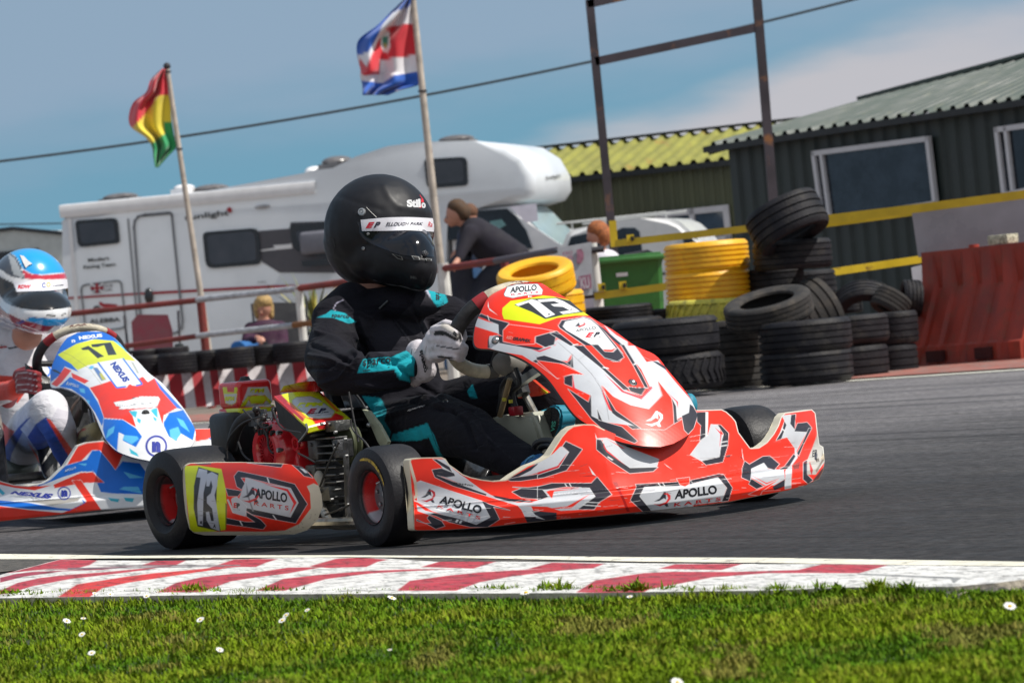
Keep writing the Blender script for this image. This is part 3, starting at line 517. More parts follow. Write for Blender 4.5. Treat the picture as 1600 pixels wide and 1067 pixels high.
# fences and rails
def seg(mb, a, b_, w_, h_, mi=0):
    a = Vector(a); b_ = Vector(b_); d = (b_ - a); L_ = d.length; d.normalize(); s = d.cross(UP).normalized(); u_ = s.cross(d); mb.box((a + b_) / 2, (L_, w_, h_), (d, s, u_), mi)
ylw = mat('yellow_rail_paint', (.60, .42, .015), .45, var=.15, vs_=6, vcol=(.16, .08, .02), dirt_or_refl=14, thresh=(.62, .74)); rust = mat('rusty_steel', (.22, .075, .03), .9, var=.4, vs_=15, bump=.5)
fenc = empty('yellow_railing', (at(1215, 500, 27.6)[0], 27.6, 0), 0, label='two rail yellow steel railing behind the tyres, from green bin to right edge', cat='railing')
for ps, Y0_, Y1_, nm, t in (([(957, 381), (1172, 357)], 28.0, 27.6, 'top_rail', .048), ([(1172, 357), (1440, 325), (1640, 299)], 27.6, 27.0, 'top_rail', .058), ([(930, 463), (1046, 447)], 28.0, 27.8, 'lower_rail', .05), ([(1254, 432), (1440, 405), (1640, 376)], 27.9, 28.4, 'lower_rail', .052), ([(1290, 352), (1425, 334)], 27.8, 27.7, 'backing_rail', .03)):
    mb = MB(); n = len(ps)
    for i in range(n - 1): Ya = Y0_ + (Y1_ - Y0_) * i / (n - 1); Yb = Y0_ + (Y1_ - Y0_) * (i + 1) / (n - 1); seg(mb, at(*ps[i], Ya), at(*ps[i + 1], Yb), .03, t)
    mb.build(nm, ylw, fenc, smooth=0)
mb = MB(); seg(mb, at(957, 345, 28.0), at(960, 386, 28.0), .05, .05); mb.build('post', ylw, fenc, smooth=0)
for (u, v), Y in (((1213, 352), 27.65),):
    mb = MB(); p = at(u, v, Y) + Vector((0, .05, .06)); mb.box((p.x, p.y, p.z / 2), (.06, .04, p.z)); mb.build('post', ylw, fenc, smooth=0)
for u, v, Y in ((985, 373, 27.95), (973, 446, 27.9), (940, 449, 27.95)): mb = MB(); p = at(u, v, Y); mb.box(p, (.05, .05, .055)); mb.box(p + Vector((.012, -.03, 0)), (.02, .02, .03), mi=1); mb.build('bracket', [ylw, mat('slot_black', (.01, .01, .01), .8)], fenc, smooth=0)
redr = mat('dull_red_rail', (.19, .030, .025), .6, var=.25, vs_=8, vcol=(.10, .03, .02)); whtp = mat('white_post_paint', (.68, .67, .64), .55, var=.15, vs_=7, vcol=(.30, .26, .2), dirt_or_refl=10, thresh=(.62, .75)); tapem = mat('grey_white_tape', (.36, .37, .40), .5, var=.3, vs_=20)
rf = empty('red_railing', (at(465, 600, 38)[0], 38, 0), 0, label='red and white two rail fence between the striped wall and the motorhome', cat='railing')
def railpts(name, pts, t, m):
    mb = MB()
    for (u0_, v0_, Ya), (u1_, v1_, Yb) in zip(pts[:-1], pts[1:]): mb.tube([at(u0_, v0_, Ya), at(u1_, v1_, Yb)], t, 8)
    mb.build(name, m, rf)
railpts('top_rail', [(95, 492, 40), (310, 469, 39)], .028, redr); railpts('wrapped_top_rail', [(308, 468.5, 38.95), (466, 451, 38.2)], .03, tapem); railpts('top_rail', [(464, 451, 38.2), (690, 420, 37.2), (775, 408, 36.6)], .032, redr); railpts('wrapped_top_rail', [(774, 408, 36.6), (870, 391, 35.5)], .03, mat('dark_rail', (.09, .075, .09), .6)); railpts('top_rail', [(868, 392, 35.5), (935, 384, 28.6)], .02, mat('dark_clamp', (.03, .028, .035), .6))
railpts('lower_rail', [(195, 541, 39.6), (310, 525, 39)], .026, redr); railpts('wrapped_lower_rail', [(308, 525, 38.95), (460, 508, 38.2)], .028, tapem); railpts('lower_rail', [(458, 508, 38.2), (540, 498, 37.8)], .028, mat('orange_brown_rail', (.22, .09, .03), .7))
for u, v, Y, m, r, lab in ((313, 466, 39, redr, .042, 0), (466, 449, 38.2, whtp, .04, 0), (692, 415, 37.2, whtp, .055, 0), (788, 406, 36.5, redr, .04, 0)):
    p = at(u, v, Y); mb = MB(); mb.tube([p + UP * .02, (p.x + .01, p.y + .03, 0)], r, 10); mb.build('post', m, rf)
p = at(925, 380, 28.2); mb = MB(); mb.tube([p, (p.x + .02, p.y, 0)], .034, 12); pst = mb.build('post', whtp, smooth=40, origin=(p.x, p.y, 0)); tag(pst, 'white steel post at the left end of the yellow railing', 'post')
for v in (385, 455):
    mb = MB(); mb.tube([at(922, v + 1, 28.2) - Vector((0, .0, 0)), at(922, v + 10, 28.2)], .042, 12); mb.tube([at(908, v + 8, 28.15), at(944, v + 4, 28.15)], .022, 8)
    c_ = mb.build('clamp', MATS['dark_clamp'], pst); 
pst.location = pst.location
root_ = empty('notice_board', (at(896, 470, 27.8)[0], 27.8, 0), 0, label='pale grey notice board with faded pink lettering beside the white post', cat='sign')
mb = MB(); q = [at(*p_, 27.9) for p_ in Z(860, 330, 6.67, [(70, 385), (425, 320), (440, 870), (330, 885), (130, 800)])]; mb.prism(q, Vector((0, .02, 0))); mb.build('board', mat('faded_board', (.42, .43, .46), .6, var=.15, vs_=8, vcol=(.30, .24, .27), dirt_or_refl=8), root_, smooth=0)
pk = mat('faded_pink', (.32, .14, .20), .7, var=.25, vs_=30)
for pl in ([(275, 400), (325, 392), (348, 440), (345, 500), (320, 545), (275, 550)], [(295, 680), (420, 655), (430, 800), (310, 822)]): mb = MB(); mb.prism([at(*p_, 27.89) for p_ in Z(860, 330, 6.67, pl)], Vector((0, .005, 0))); mb.build('pink_panel', pk, root_, smooth=0)

def world_text(s, quad, Y, m, name, parent, bold=0., shear=0., dy=-.004):
    P_, T_ = text_px(s, quad, bold, shear); mb = MB(); mb.add([at(float(p_[0]), float(p_[1]), Y) + Vector((0, dy, 0)) for p_ in P_], [tuple(int(i) for i in t) for t in T_]); return mb.build(name, m, parent, smooth=0, fixn=False)
world_text('KRO', [(879.5, 399.5), (895, 397), (878.5, 394)], 27.88, pk, 'lettering', root_, .03); world_text('US', [(881, 408), (896, 405.5), (880, 401)], 27.88, pk, 'lettering', root_, .03)
world_text('KU', [(908, 452), (922, 450), (906, 434)], 27.88, mat('pale_letters', (.5, .46, .5), .7), 'lettering', root_, .03)
# grey translucent panel hung on the railing, white board beside the barrier
mb = MB(); mb.prism([at(*p_, 27.6) for p_ in ((1424, 327), (1600, 303), (1660, 296), (1660, 395), (1435, 402))], Vector((0, .012, 0))); tag(mb.build('screen_panel', mat('cloudy_sheet', (.19, .19, .225), .30, var=.35, vs_=1.6, spec=.7), smooth=0), 'cloudy grey sheet fixed to the yellow railing above the red barrier', 'panel')
mb = MB(); mb.prism([at(*p_, 27.55) for p_ in ((1424, 418), (1440, 414), (1444, 450), (1432, 482))], Vector((0, .02, 0))); tag(mb.build('board', mat('white_board', (.65, .67, .74), .5), smooth=0), 'narrow white board standing between the tyres and the red barrier', 'board')
mb = MB(); mb.prism([at(*p_, 33) for p_ in ((1578, 500), (1640, 470), (1640, 545), (1578, 545))], Vector((0, .02, 0))); tag(mb.build('board', mat('pale_sheet', (.50, .53, .58), .6, var=.2), smooth=0), 'pale sheet leaning behind the red barriers at the right edge', 'board')

# wheelie bin
Yb = 29.6; gb = mat('bin_green', (.030, .135, .022), .42, var=.15, vs_=5, vcol=(.02, .09, .02)); root = empty('wheelie_bin', (at(986, 470, Yb)[0], Yb + .25, 0), 0, label='green wheelie bin with its lid closed behind the yellow railing', cat='bin')
c0 = at(986, 440, Yb); zt = at(986, 410, Yb).z; s = Yb / FPX; mb = MB()
rows = []
for i, z in enumerate((0, .06, zt - .10, zt - .03, zt)):
    w2 = (.20, .205, .238, .240, .250)[i]; dd = (.19, .195, .24, .24, .25)[i]; cx = c0.x; cy = Yb + .28; k = .03
    rows.append([Vector((cx + sx * (w2 - kx), cy + sy * (dd - ky), z)) for sx, sy, kx, ky in ((-1, -1, k, 0), (1, -1, k, 0), (1, -1, 0, k), (1, 1, 0, k), (1, 1, k, 0), (-1, 1, k, 0), (-1, 1, 0, k), (-1, -1, 0, k))])
mb.grid(rows, wrapu=True); mb.add(rows[0], [tuple(range(8))]); mb.build('body', gb, root, smooth=30)
mb = MB(); mb.bbox((c0.x, Yb + .27, zt + .022), (.54, .54, .045), .018); mb.bbox((c0.x + .01, Yb + .24, zt + .05), (.46, .40, .02), .009); mb.build('lid', mat('bin_lid_green', (.045, .17, .035), .4, var=.12), root)
mb = MB(); mb.tube([(c0.x - .02, Yb + .5, zt + .06), (c0.x + .16, Yb + .5, zt + .075), (c0.x + .20, Yb + .45, zt + .05)], .016, 8); mb.build('handle', MATS['dark_clamp'], root)
mb = MB(); mb.box(at(972, 429, Yb) + Vector((0, .035, 0)), (.085, .006, .028)); mb.build('label_sticker', mat('white_sticker', (.7, .7, .68), .5), root, smooth=0)
for sx in (-1, 1): mb = MB(); mb.lathe(tyre_prof(.1, .05, .4, 2), (c0.x + sx * .2, Yb + .53, .1), (1, 0, 0), 20, closed=True); mb.build('wheel', rubber, root)

# people ------------------------------------------------------------------
skin = mat('skin', (.50, .24, .165), .55, var=.12, vs_=14); 
def person_parts(root, body, clothes, hair, bv=.02):
    me = blob('person_body', body, bv, 3); finish(me, 'body', skin, root)
    for nm, ch, m in clothes: me = blob(nm, ch, bv, 3); finish(me, nm, m, root)
    if hair: me = blob('hair', hair[0], .014, 2); finish(me, 'hair', hair[1], root)
def face(root, c, r, d, side):                      # eyes, nose, ear on a small far head
    d = Vector(d).normalized(); s = d.cross(UP).normalized(); mb = MB()
    mb.sph(c + d * r * .95 - UP * r * .1, (r * .16, r * .16, r * .24), 8, 6); mb.sph(c + s * side * r * .82 + UP * r * .02, (r * .15, r * .15, r * .26), 8, 6); mb.build('nose_and_ear', skin, root)
    mb = MB()
    for sg in (-1, 1): mb.sph(c + d * r * .82 + s * sg * r * .32 + UP * r * .12, r * .09, 8, 6)
    mb.build('eyes', mat('eye_dark', (.03, .02, .02), .3), root)
    mb = MB(); mb.sph(c + d * r * .86 - UP * r * .42, (r * .2, r * .2, r * .05), 8, 6); mb.build('mouth', mat('lips', (.35, .09, .08), .5), root)
# man bending over the rail
Y = 38.4; P_ = lambda u, v, dy=0: at(u, v, Y + dy); black_c = mat('black_sweater', (.012, .010, .018), .9, var=.25, vs_=6, bump=.3, bs=9); 
root = empty('person', (P_(770, 440)[0], Y + .15, 0), 0, label='man in a black sweater bending over the red rail behind the helmet', cat='person')
hd = P_(711, 334)
person_parts(root, [[(hd, (.088, .095, .115))], [(P_(706, 343), (.065, .06, .075))], [(P_(720, 345), .055), (P_(733, 352), .06)], [(P_(733, 352), .04), (P_(728, 372, -.16), .035), (P_(722, 392, -.28), .032), (P_(716, 405, -.35), .032), (P_(711, 414, -.42), (.04, .035, .035))], [(P_(707, 416, -.46), .014), (P_(704, 424, -.47), .012)], [(P_(712, 419, -.46), .014), (P_(711, 427, -.47), .012)]],
    [('sweater', [[(P_(742, 362), (.15, .2, .14)), (P_(768, 385), (.19, .2, .19)), (P_(800, 405), (.19, .18, .17))], [(P_(735, 365, -.18), .085), (P_(722, 392, -.28), .06), (P_(717, 405, -.34), .045)], [(P_(738, 362, .2), .08), (P_(728, 400, .2), .06)]], black_c),
     ('trousers', [[(P_(800, 412), (.19, .18, .14)), (P_(765, 440), .13), (P_(738, 480), .11), (P_(740, 555), .08)], [(P_(800, 412, .15), .15), (P_(790, 480, .1), .12), (P_(795, 555, .1), .08)], [(P_(720, 415), .12), (P_(722, 470), .10), (P_(726, 560), .08)]], mat('dark_trousers', (.02, .022, .035), .85))],
    ([[(P_(714, 324), (.097, .110, .085)), (P_(723, 332), (.080, .106, .098))]], mat('brown_hair', (.075, .040, .020), .8, var=.3, vs_=25, bump=.4)))
face(root, P_(708, 336), .09, (-1, -.1, -.45), -1)
mb = MB(); 
for dx in (-.14, .14): mb.sph(Vector((P_(757, 555).x + dx - .07, Y, .05)), (.14, .06, .05), 10, 7)
mb.build('shoes', mat('dark_shoe', (.03, .03, .03), .6), root)
# second man, seen only behind him
Y = 39.6; root = empty('person', (P_(712, 440)[0], Y, 0), 0, label='person in blue jeans almost hidden behind the bending man', cat='person'); hd2 = P_(732, 336)
person_parts(root, [[(hd2, (.085, .09, .11))], [(P_(733, 345), .06), (P_(730, 352), .07)], [(P_(730, 352), .05), (P_(728, 380), .035), (P_(712, 395), .03), (P_(708, 402), .035)]],
    [('jacket', [[(P_(735, 372), (.14, .14, .14)), (P_(735, 402), (.16, .14, .17))]], mat('navy_jacket', (.02, .03, .06), .85)), ('jeans', [[(P_(722, 420), .12), (P_(706, 470), .09), (P_(704, 570), .07)], [(P_(735, 420), .12), (P_(738, 480), .09), (P_(740, 568), .07)]], mat('blue_denim', (.03, .085, .19), .85, var=.3, vs_=10))],
    ([[(P_(733, 331), (.088, .10, .085))]], mat('reddish_hair', (.12, .055, .03), .8, var=.3, vs_=25)))
face(root, hd2, .088, (-.6, -.8, 0), -1)
# ginger haired person sitting beyond the bin
Y = 31.0; root = empty('person', (P_(940, 420)[0], Y, 0), 0, label='ginger haired person in a white top beyond the green bin', cat='person'); hd3 = P_(932, 368)
person_parts(root, [[(hd3, (.078, .085, .10))], [(P_(934, 385), .05), (P_(940, 398), .06)], [(P_(940, 398), .05), (P_(923, 412), .03), (P_(905, 430, -.05), .03), (P_(900, 445, -.1), .03)]],
    [('white_top', [[(P_(943, 409), (.14, .12, .10)), (P_(944, 470), (.17, .14, .2))], [(P_(958, 410), .06), (P_(970, 445), .05)], [(P_(923, 412), .06), (P_(908, 432), .045)]], mat('white_cotton', (.62, .60, .66), .85, bump=.2, bs=20)), ('trousers', [[(P_(945, 500), .14), (P_(930, 530, -.3), .09), (P_(930, 590, -.3), .06)], [(P_(955, 500), .14), (P_(960, 530, -.3), .09), (P_(960, 590, -.3), .06)]], MATS['dark_trousers'])],
    ([[(P_(934, 360), (.088, .096, .080)), (P_(941, 368), (.078, .094, .092))]], mat('ginger_hair', (.32, .10, .03), .8, var=.5, vs_=45, bump=.4)))
face(root, hd3, .08, (-.85, -.5, -.1), -1)
# seated woman
Y = 41.0; root = empty('person', (P_(415, 560)[0], Y, 0), 0, label='seated blonde woman in a dark purple jacket looking down at her hands', cat='person'); hd4 = P_(412, 480)
person_parts(root, [[(hd4, (.08, .085, .105))], [(P_(412, 494), .05), (P_(411, 502), .055)], [(P_(411, 502), .05), (P_(392, 514), .04), (P_(386, 536, -.08), .035), (P_(400, 527, -.2), .03), (P_(408, 530, -.3), (.045, .04, .03))], [(P_(411, 502), .05), (P_(438, 512), .04), (P_(442, 540, -.08), .035), (P_(418, 545, -.25), .03), (P_(412, 540, -.3), (.045, .04, .03))]] + [[(P_(400 + i * 4, 531, -.33), .012), (P_(404 + i * 4, 537, -.34), .010)] for i in range(4)],
    [('jacket', [[(P_(414, 512), (.17, .12, .09)), (P_(416, 535), (.17, .14, .15))], [(P_(392, 514), .075), (P_(386, 536, -.08), .065), (P_(398, 529, -.2), .045)], [(P_(438, 512), .075), (P_(442, 540, -.08), .065), (P_(422, 547, -.2), .045)]], mat('purple_jacket', (.045, .012, .035), .8, var=.35, vs_=9, bump=.5, bs=12)),
     ('jeans', [[(P_(405, 552), .12), (P_(372, 545, -.35), .085), (P_(368, 585, -.35), .055), (P_(368, 600, -.35), .05)], [(P_(425, 555), .12), (P_(395, 550, -.35), .085), (P_(396, 602, -.35), .055)]], mat('bright_denim', (.02, .12, .34), .85, var=.2))],
    ([[(P_(412, 472), (.096, .105, .082)), (P_(402, 481, .04), (.045, .08, .09)), (P_(402, 492, .03), (.03, .06, .05))], [(P_(422, 480, .05), (.04, .07, .09)), (P_(424, 492, .04), (.03, .05, .05))]], mat('blonde_hair', (.40, .26, .10), .7, var=.5, vs_=45, bump=.4)))
face(root, P_(411, 483), .082, (-.25, -1, -.35), -1)
mb = MB(); c = P_(415, 540, -.38); mb.bbox(c, (.05, .02, .09), .006); tag(mb.build('phone', mat('phone_black', (.012, .012, .015), .3)), 'small dark phone held by the seated woman', 'phone')
# folding chairs
def folding_chair(u, v, Y, label, col_):
    p = at(u, v, Y); root = empty('folding_chair', (p.x, Y, 0), 0, label=label, cat='chair'); X = p.x; fm = MATS['dark_clamp']; mb = MB(); mb.prism([(X - .20, Y + .05, .46), (X + .20, Y + .05, .46), (X + .21, Y + .20, .80), (X + .17, Y + .28, .97), (X - .14, Y + .29, 1.0), (X - .21, Y + .26, .93)], (0, .03, 0)); mb.build('backrest', col_, root, smooth=0)
    mb = MB(); mb.bbox((X, Y - .12, .44), (.5, .44, .04), .015); mb.build('seat', col_, root)
    for sx in (-1, 1):
        mb = MB(); mb.tube([(X + sx * .27, Y - .33, 0), (X + sx * .27, Y + .25, .62), (X + sx * .28, Y + .30, 1.0)], .013, 8); mb.build('frame', fm, root); mb = MB(); mb.tube([(X + sx * .27, Y + .25, 0), (X + sx * .27, Y - .35, .6)], .013, 8); mb.build('leg', fm, root); mb = MB(); mb.bbox((X + sx * .29, Y - .1, .64), (.06, .42, .04), .015); mb.build('armrest', mat('chair_padding', (.015, .02, .022), .8), root)
folding_chair(237, 540, 41.5, 'empty maroon folding chair beside the motorhome door', mat('maroon_canvas', (.085, .012, .022), .85, var=.2)); folding_chair(440, 545, 41.3, 'dark folding chair the woman sits on', mat('black_canvas', (.02, .02, .024), .85))
# spiky plant
Yp = 43.0; root = empty('spiky_plant', (at(492, 540, Yp)[0], Yp, 0), 0, label='spiky yellow green cordyline in front of the motorhome', cat='plant'); base = at(492, 512, Yp); mb = MB(); mb.tube([(base.x, Yp, 0), base], [.06, .05], 8); mb.build('trunk', mat('plant_trunk', (.10, .07, .04), .9), root)
mb = MB()
for k in range(80):
    a = rng.uniform(0, 2 * pi); el_ = rng.uniform(-.1, 1.15); L_ = rng.uniform(.40, .85); d = Vector((cos(a) * cos(el_), sin(a) * cos(el_) * .8, sin(el_))); s = d.cross(UP).normalized() * .022; pts = []
    for j in range(6): t = j / 5; pts.append(base + d * L_ * t - UP * (.22 * t * t * (1.1 - el_ * .5)))
    V = []; 
    for j, q in enumerate(pts): wj = (1 - (j / 5) ** 2) * (.5 + j * .3 if j < 2 else 1); V += [q - s * wj, q + s * wj]
    mb.add(V, [(2 * j, 2 * j + 1, 2 * j + 3, 2 * j + 2) for j in range(5)], mi=k % 2)
mb.build('leaves', [mat('yellow_leaf', (.42, .36, .07), .6, var=.3, vs_=12), mat('olive_leaf', (.09, .11, .03), .6, var=.3, vs_=12)], root, smooth=0, fixn=False)
pp = at(492, 560, Yp); mb = MB(); mb.lathe([(0, 0), (.15, 0), (.19, .3), (.17, .3), (.16, .25), (0, .25)], (pp.x, Yp, 0), UP, 18); mb.build('pot', mat('pot', (.25, .09, .05), .8), root)

# flags and poles
pole_m = mat('pole_paint', (.46, .40, .34), .6, var=.25, vs_=10, vcol=(.24, .15, .10), dirt_or_refl=20, thresh=(.58, .7))
def flag(pole_pts, Y, r, label, rows, paint, base, flabel, wave=.10):
    top, bot = pole_pts; a = at(*top, Y); b_ = at(*bot, Y); g0 = b_ + (b_ - a) * ((b_.z) / (a.z - b_.z)); root = empty('flagpole', (g0.x, g0.y, 0), 0, label=label, cat='flagpole'); mb = MB(); mb.tube([g0, b_, a], [r * 1.15, r * 1.1, r * .8], 12); mb.build('pole', pole_m, root); mb = MB(); mb.sph(a, r * 1.3, 10, 8); mb.build('finial', MATS['dark_clamp'], root)
    for t_, Lb_ in ((.02, 0), (.35, 1)): mb = MB(); mb.tube([a.lerp(b_, t_), a.lerp(b_, t_ + .006)], r * 1.25, 10); mb.build('flag_tie', MATS['dark_clamp'], root)
    left = [(l, v) for v, l, _ in rows]; right = [(rr_, v) for v, _, rr_ in rows]; g = ruled_grid([(l[0], l[1]) for l in left], [(q[0], q[1]) for q in right], 60, 60); g = g.reshape(60, 60, 2); mb = MB(); R_ = []
    for i in range(60):
        R_.append([at(g[i, j, 0], g[i, j, 1], Y + wave * (1 - j / 59) ** .7 * sin(j * .24 + i * .07) * (1) + .05 * (1 - j / 59) * sin(i * .3 + j * .12)) for j in range(60)])
    mb.grid(R_); fo = mb.build('flag', mat('flag_cloth', rough=.7, attr='paint', var=.08, vs_=6, sheen=.3, bump=.1, bs=30), root, fixn=False, smooth=80); setcol(fo.data, paint_uv(g.reshape(-1, 2), paint, base, 1.2)); fo['label'] = flabel; md = fo.modifiers.new('s', 'SOLIDIFY'); md.thickness = .004
zf = lambda p: Z(180, 0, 2.963, p)
flag(((261, 104), (315, 470)), 42, .030, 'flagpole flying a red, yellow and green flag', [(108, 253, 259), (125, 236, 261), (145, 228, 263), (163, 207, 266), (195, 203, 269), (215, 228, 272), (230, 238, 275), (245, 240, 262), (262, 243, 247)],
     [(zf([(40, 280), (260, 280), (250, 440), (185, 450), (180, 480), (130, 540), (85, 600), (40, 600)]), (.62, .02, .04)), (zf([(255, 438), (290, 560), (225, 570), (230, 620), (175, 665), (190, 700), (140, 650), (80, 595), (130, 540), (180, 480), (185, 448)]), (.72, .58, .04)), (zf([(225, 570), (300, 560), (320, 720), (200, 820), (120, 780), (150, 665), (175, 662), (230, 620)]), (.01, .28, .09))], (.62, .02, .04), 'flag in red, yellow and green bands')
flag(((644, -14), (690, 430)), 40, .038, 'flagpole flying a blue, white and red flag with a small crest', [(-3, 634, 644), (20, 610, 647), (40, 590, 649), (62, 561, 651), (85, 558, 653), (110, 564, 655), (118, 563, 656), (131, 566, 658), (141, 567, 626), (149, 567, 606)],
     [(zf([(1380, -20), (1362, 30), (1290, 60), (1245, 110), (1175, 240), (1120, 262), (1110, 190), (1240, 60), (1330, -20)]), (.01, .10, .48)), (zf([(1255, 128), (1390, 108), (1400, 255), (1225, 280), (1222, 345), (1150, 350), (1120, 325), (1135, 270), (1165, 312), (1210, 200)]), (.62, .02, .035)), (zf([(1120, 372), (1240, 388), (1290, 352), (1420, 330), (1430, 395), (1300, 420), (1285, 450), (1100, 470)]), (.01, .10, .48)),
      (Z(180, 0, 2.963, [(1228, 150), (1250, 132), (1272, 150), (1275, 220), (1262, 250), (1240, 240), (1228, 210)]), (.75, .74, .72)), (Z(180, 0, 2.963, [(1236, 175), (1262, 170), (1266, 205), (1255, 228), (1240, 215)]), (.05, .30, .20)), (Z(180, 0, 2.963, [(1240, 205), (1262, 208), (1255, 232)]), (.45, .40, .1))], (.75, .73, .76), 'flag in blue, white and red bands with a small crest')
# steel gantry frame
gm_ = mat('gantry_steel', (.050, .040, .050), .7, var=.4, vs_=3, vcol=(.26, .11, .04), dirt_or_refl=5, thresh=(.58, .72), bump=.3)
Yg = 33.0; root = empty('steel_frame', (at(960, 560, Yg)[0], Yg, 0), 0, label='tall rusty steel goal frame with two crossbars standing behind the railing', cat='frame')
for (a0, b0_, w1, nm) in (((921, 0), (957, 372), .075, 'upright'), ((1178, -58), (1207, 300), .082, 'upright'), ((918, 7), (1182, -52), .075, 'crossbar'), ((930, 97), (1186, 43), .075, 'crossbar')):
    a = at(*a0, Yg); b_ = at(*b0_, Yg)
    if nm == 'upright': b_ = b_ + (b_ - a) * (b_.z / (a.z - b_.z))
    mb = MB(); seg(mb, a, b_, w1, w1 * .9); mb.build(nm, gm_, root, smooth=0)
for p0_, p1_, sag, Y, lb in (((-30, 256), (1345, -3), 12., 62, 'thin dark overhead cable crossing the whole sky'), ((-20, 351), (110, 349), 0, 70, 'thin faint cable low over the left edge')):
    mb = MB(); mb.tube([at(p0_[0] + (p1_[0] - p0_[0]) * t, p0_[1] + (p1_[1] - p0_[1]) * t + sag * 4 * t * (1 - t) * 2, Y) for t in np.linspace(0, 1, 24)], .020 if sag else .012, 6); tag(mb.build('cable', mat('cable_rubber', (.03, .035, .04), .7)), lb, 'cable')

# sheds ---------------------------------------------------------------------
def corr(mb, P0, P1, A0, A1, pitch, depth, nrm, mi=0, prof=(0, .18, .30, .70, .82, 1)):   # corrugated sheet from edge P0-P1 to edge A0-A1
    P0, P1, A0, A1 = map(Vector, (P0, P1, A0, A1)); n = max(1, int((P1 - P0).length / pitch)); hs = (0, 0, 1, 1, 0, 0); lo = []; hi_ = []
    for i in range(n):
        for p_, h_ in zip(prof[:-1], hs[:-1]): t = (i + p_) / n; lo.append(P0.lerp(P1, t) + nrm * depth * h_); hi_.append(A0.lerp(A1, t) + nrm * depth * h_)
    lo.append(P1); hi_.append(A1); mb.grid([lo, hi_], mi)
# dark shed on the right
sf = Frame(at(1168, 560, 45.4), radians(57)); sf.O.z = 0; dark = mat('dark_green_cladding', (.022, .032, .030), .5, var=.25, vs_=2, vcol=(.035, .045, .045)); droof = mat('grey_green_roof', (.060, .082, .070), .6, var=.25, vs_=2.5, vcol=(.10, .115, .075), dirt_or_refl=4); pvc = mat('white_window_frame', (.58, .57, .60), .35, var=.06)
glassd = mat('dark_window_glass', (.006, .009, .014), .05, var=.5, vs_=2, spec=.45, vcol=(.025, .035, .05), dirt_or_refl=1.6, thresh=(.46, .62))  # paler blue blotches in the colour imitate reflections on the panes
root = empty('dark_shed', sf.p(2.5, 2, 0), sf.rz, label='dark green corrugated metal shed with white framed windows at the right', cat='shed')
he = sf.k(1168, 222, y=0).z; We = 7.0; De = 4.4; mb = MB(); corr(mb, sf.p(0, 0, 0), sf.p(We, 0, 0), sf.p(0, 0, he), sf.p(We, 0, he), .24, .03, -sf.L); mb.build('front_wall', dark, root, smooth=0)
mb = MB(); corr(mb, sf.p(0, De, 0), sf.p(0, 0, 0), sf.p(0, De, he), sf.p(0, 0, he), .24, .03, -sf.F); mb.build('side_wall', dark, root, smooth=0); mb = MB(); mb.add([sf.p(0, 0, he), sf.p(0, De, he), sf.p(0, De / 2, sf.k(1238, 190, y=De / 2).z - .08)], [(0, 1, 2)]); mb.build('gable', dark, root, smooth=0)
mb = MB(); corr(mb, sf.p(We, 0, 0), sf.p(We, De, 0), sf.p(We, 0, he), sf.p(We, De, he), .24, .03, sf.F); mb.build('side_wall', dark, root, smooth=0); mb = MB(); mb.add([sf.p(We, 0, he), sf.p(We, De, he), sf.p(We, De / 2, he + 1.1)], [(0, 1, 2)]); mb.build('gable', dark, root, smooth=0)
mb = MB(); mb.add([sf.p(0, De, 0), sf.p(We, De, 0), sf.p(We, De, he), sf.p(0, De, he)], [(0, 1, 2, 3)]); mb.build('rear_wall', dark, root, smooth=0)
ra_, rb_ = sf.k(1238, 190, y=De / 2), sf.k(1600, 95, y=De / 2); xa_, xb_ = (ra_ - sf.O).dot(sf.F), (rb_ - sf.O).dot(sf.F); rzf = lambda x: ra_.z + (rb_.z - ra_.z) * (x - xa_) / (xb_ - xa_); rz1 = rzf(-.15); rz2 = rzf(We); mb = MB(); corr(mb, sf.p(-.15, -.18, he + .0), sf.p(We, -.18, he + .0), sf.p(-.15, De / 2, rz1), sf.p(We, De / 2, rz2), .22, .045, UP, prof=(0, .3, .42, .68, .8, 1)); rfo = mb.build('roof', droof, root, smooth=0)
mb = MB(); mb.add([sf.p(-.15, De / 2, rz1), sf.p(We, De / 2, rz2), sf.p(We, De + .2, he - .04), sf.p(-.15, De + .2, he - .04)], [(0, 1, 2, 3)]); mb.build('rear_roof', droof, root, smooth=0)
mb = MB(); seg(mb, sf.p(-.2, De / 2, rz1 + .04), sf.p(We, De / 2, rz2 + .04), .30, .04); mb.build('ridge_cap', droof, root, smooth=0)
mb = MB(); seg(mb, sf.p(-.2, -.16, he - .03), sf.p(We, -.16, he - .03), .09, .07); seg(mb, sf.p(-.2, -.12, he - .04), sf.p(-.2, De / 2, rz1 - .04), .05, .10); mb.build('gutter', mat('black_gutter', (.012, .014, .016), .5), root, smooth=0)
def window(fr, root, pts, y, bar=None, t=.055, glass=glassd, mull=()):
    q = [fr.k(*p, y=y) for p in pts]; n = len(q); fo = None; mb = MB()          # q: tl, tr, br, bl
    for i in range(4): a, b_ = q[i], q[(i + 1) % 4]; seg2(mb, a, b_, t, .05, fr)
    for f in mull: seg2(mb, q[0].lerp(q[1], f), q[3].lerp(q[2], f), t * .9, .05, fr)
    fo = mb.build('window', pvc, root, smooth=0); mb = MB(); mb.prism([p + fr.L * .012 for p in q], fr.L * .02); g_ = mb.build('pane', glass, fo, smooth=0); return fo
def seg2(mb, a, b_, w_, d_, fr): d = (b_ - a); L_ = d.length + w_; d = d.normalized(); s = d.cross(fr.L).normalized(); mb.box((a + b_) / 2, (L_, w_, d_), (d, s, fr.L))
window(sf, root, [(1272, 240), (1450, 217), (1462, 318), (1286, 345)], -.09, mull=(.07,)); window(sf, root, [(1558, 203), (1680, 186), (1690, 280), (1570, 305)], -.09, mull=(.12,))
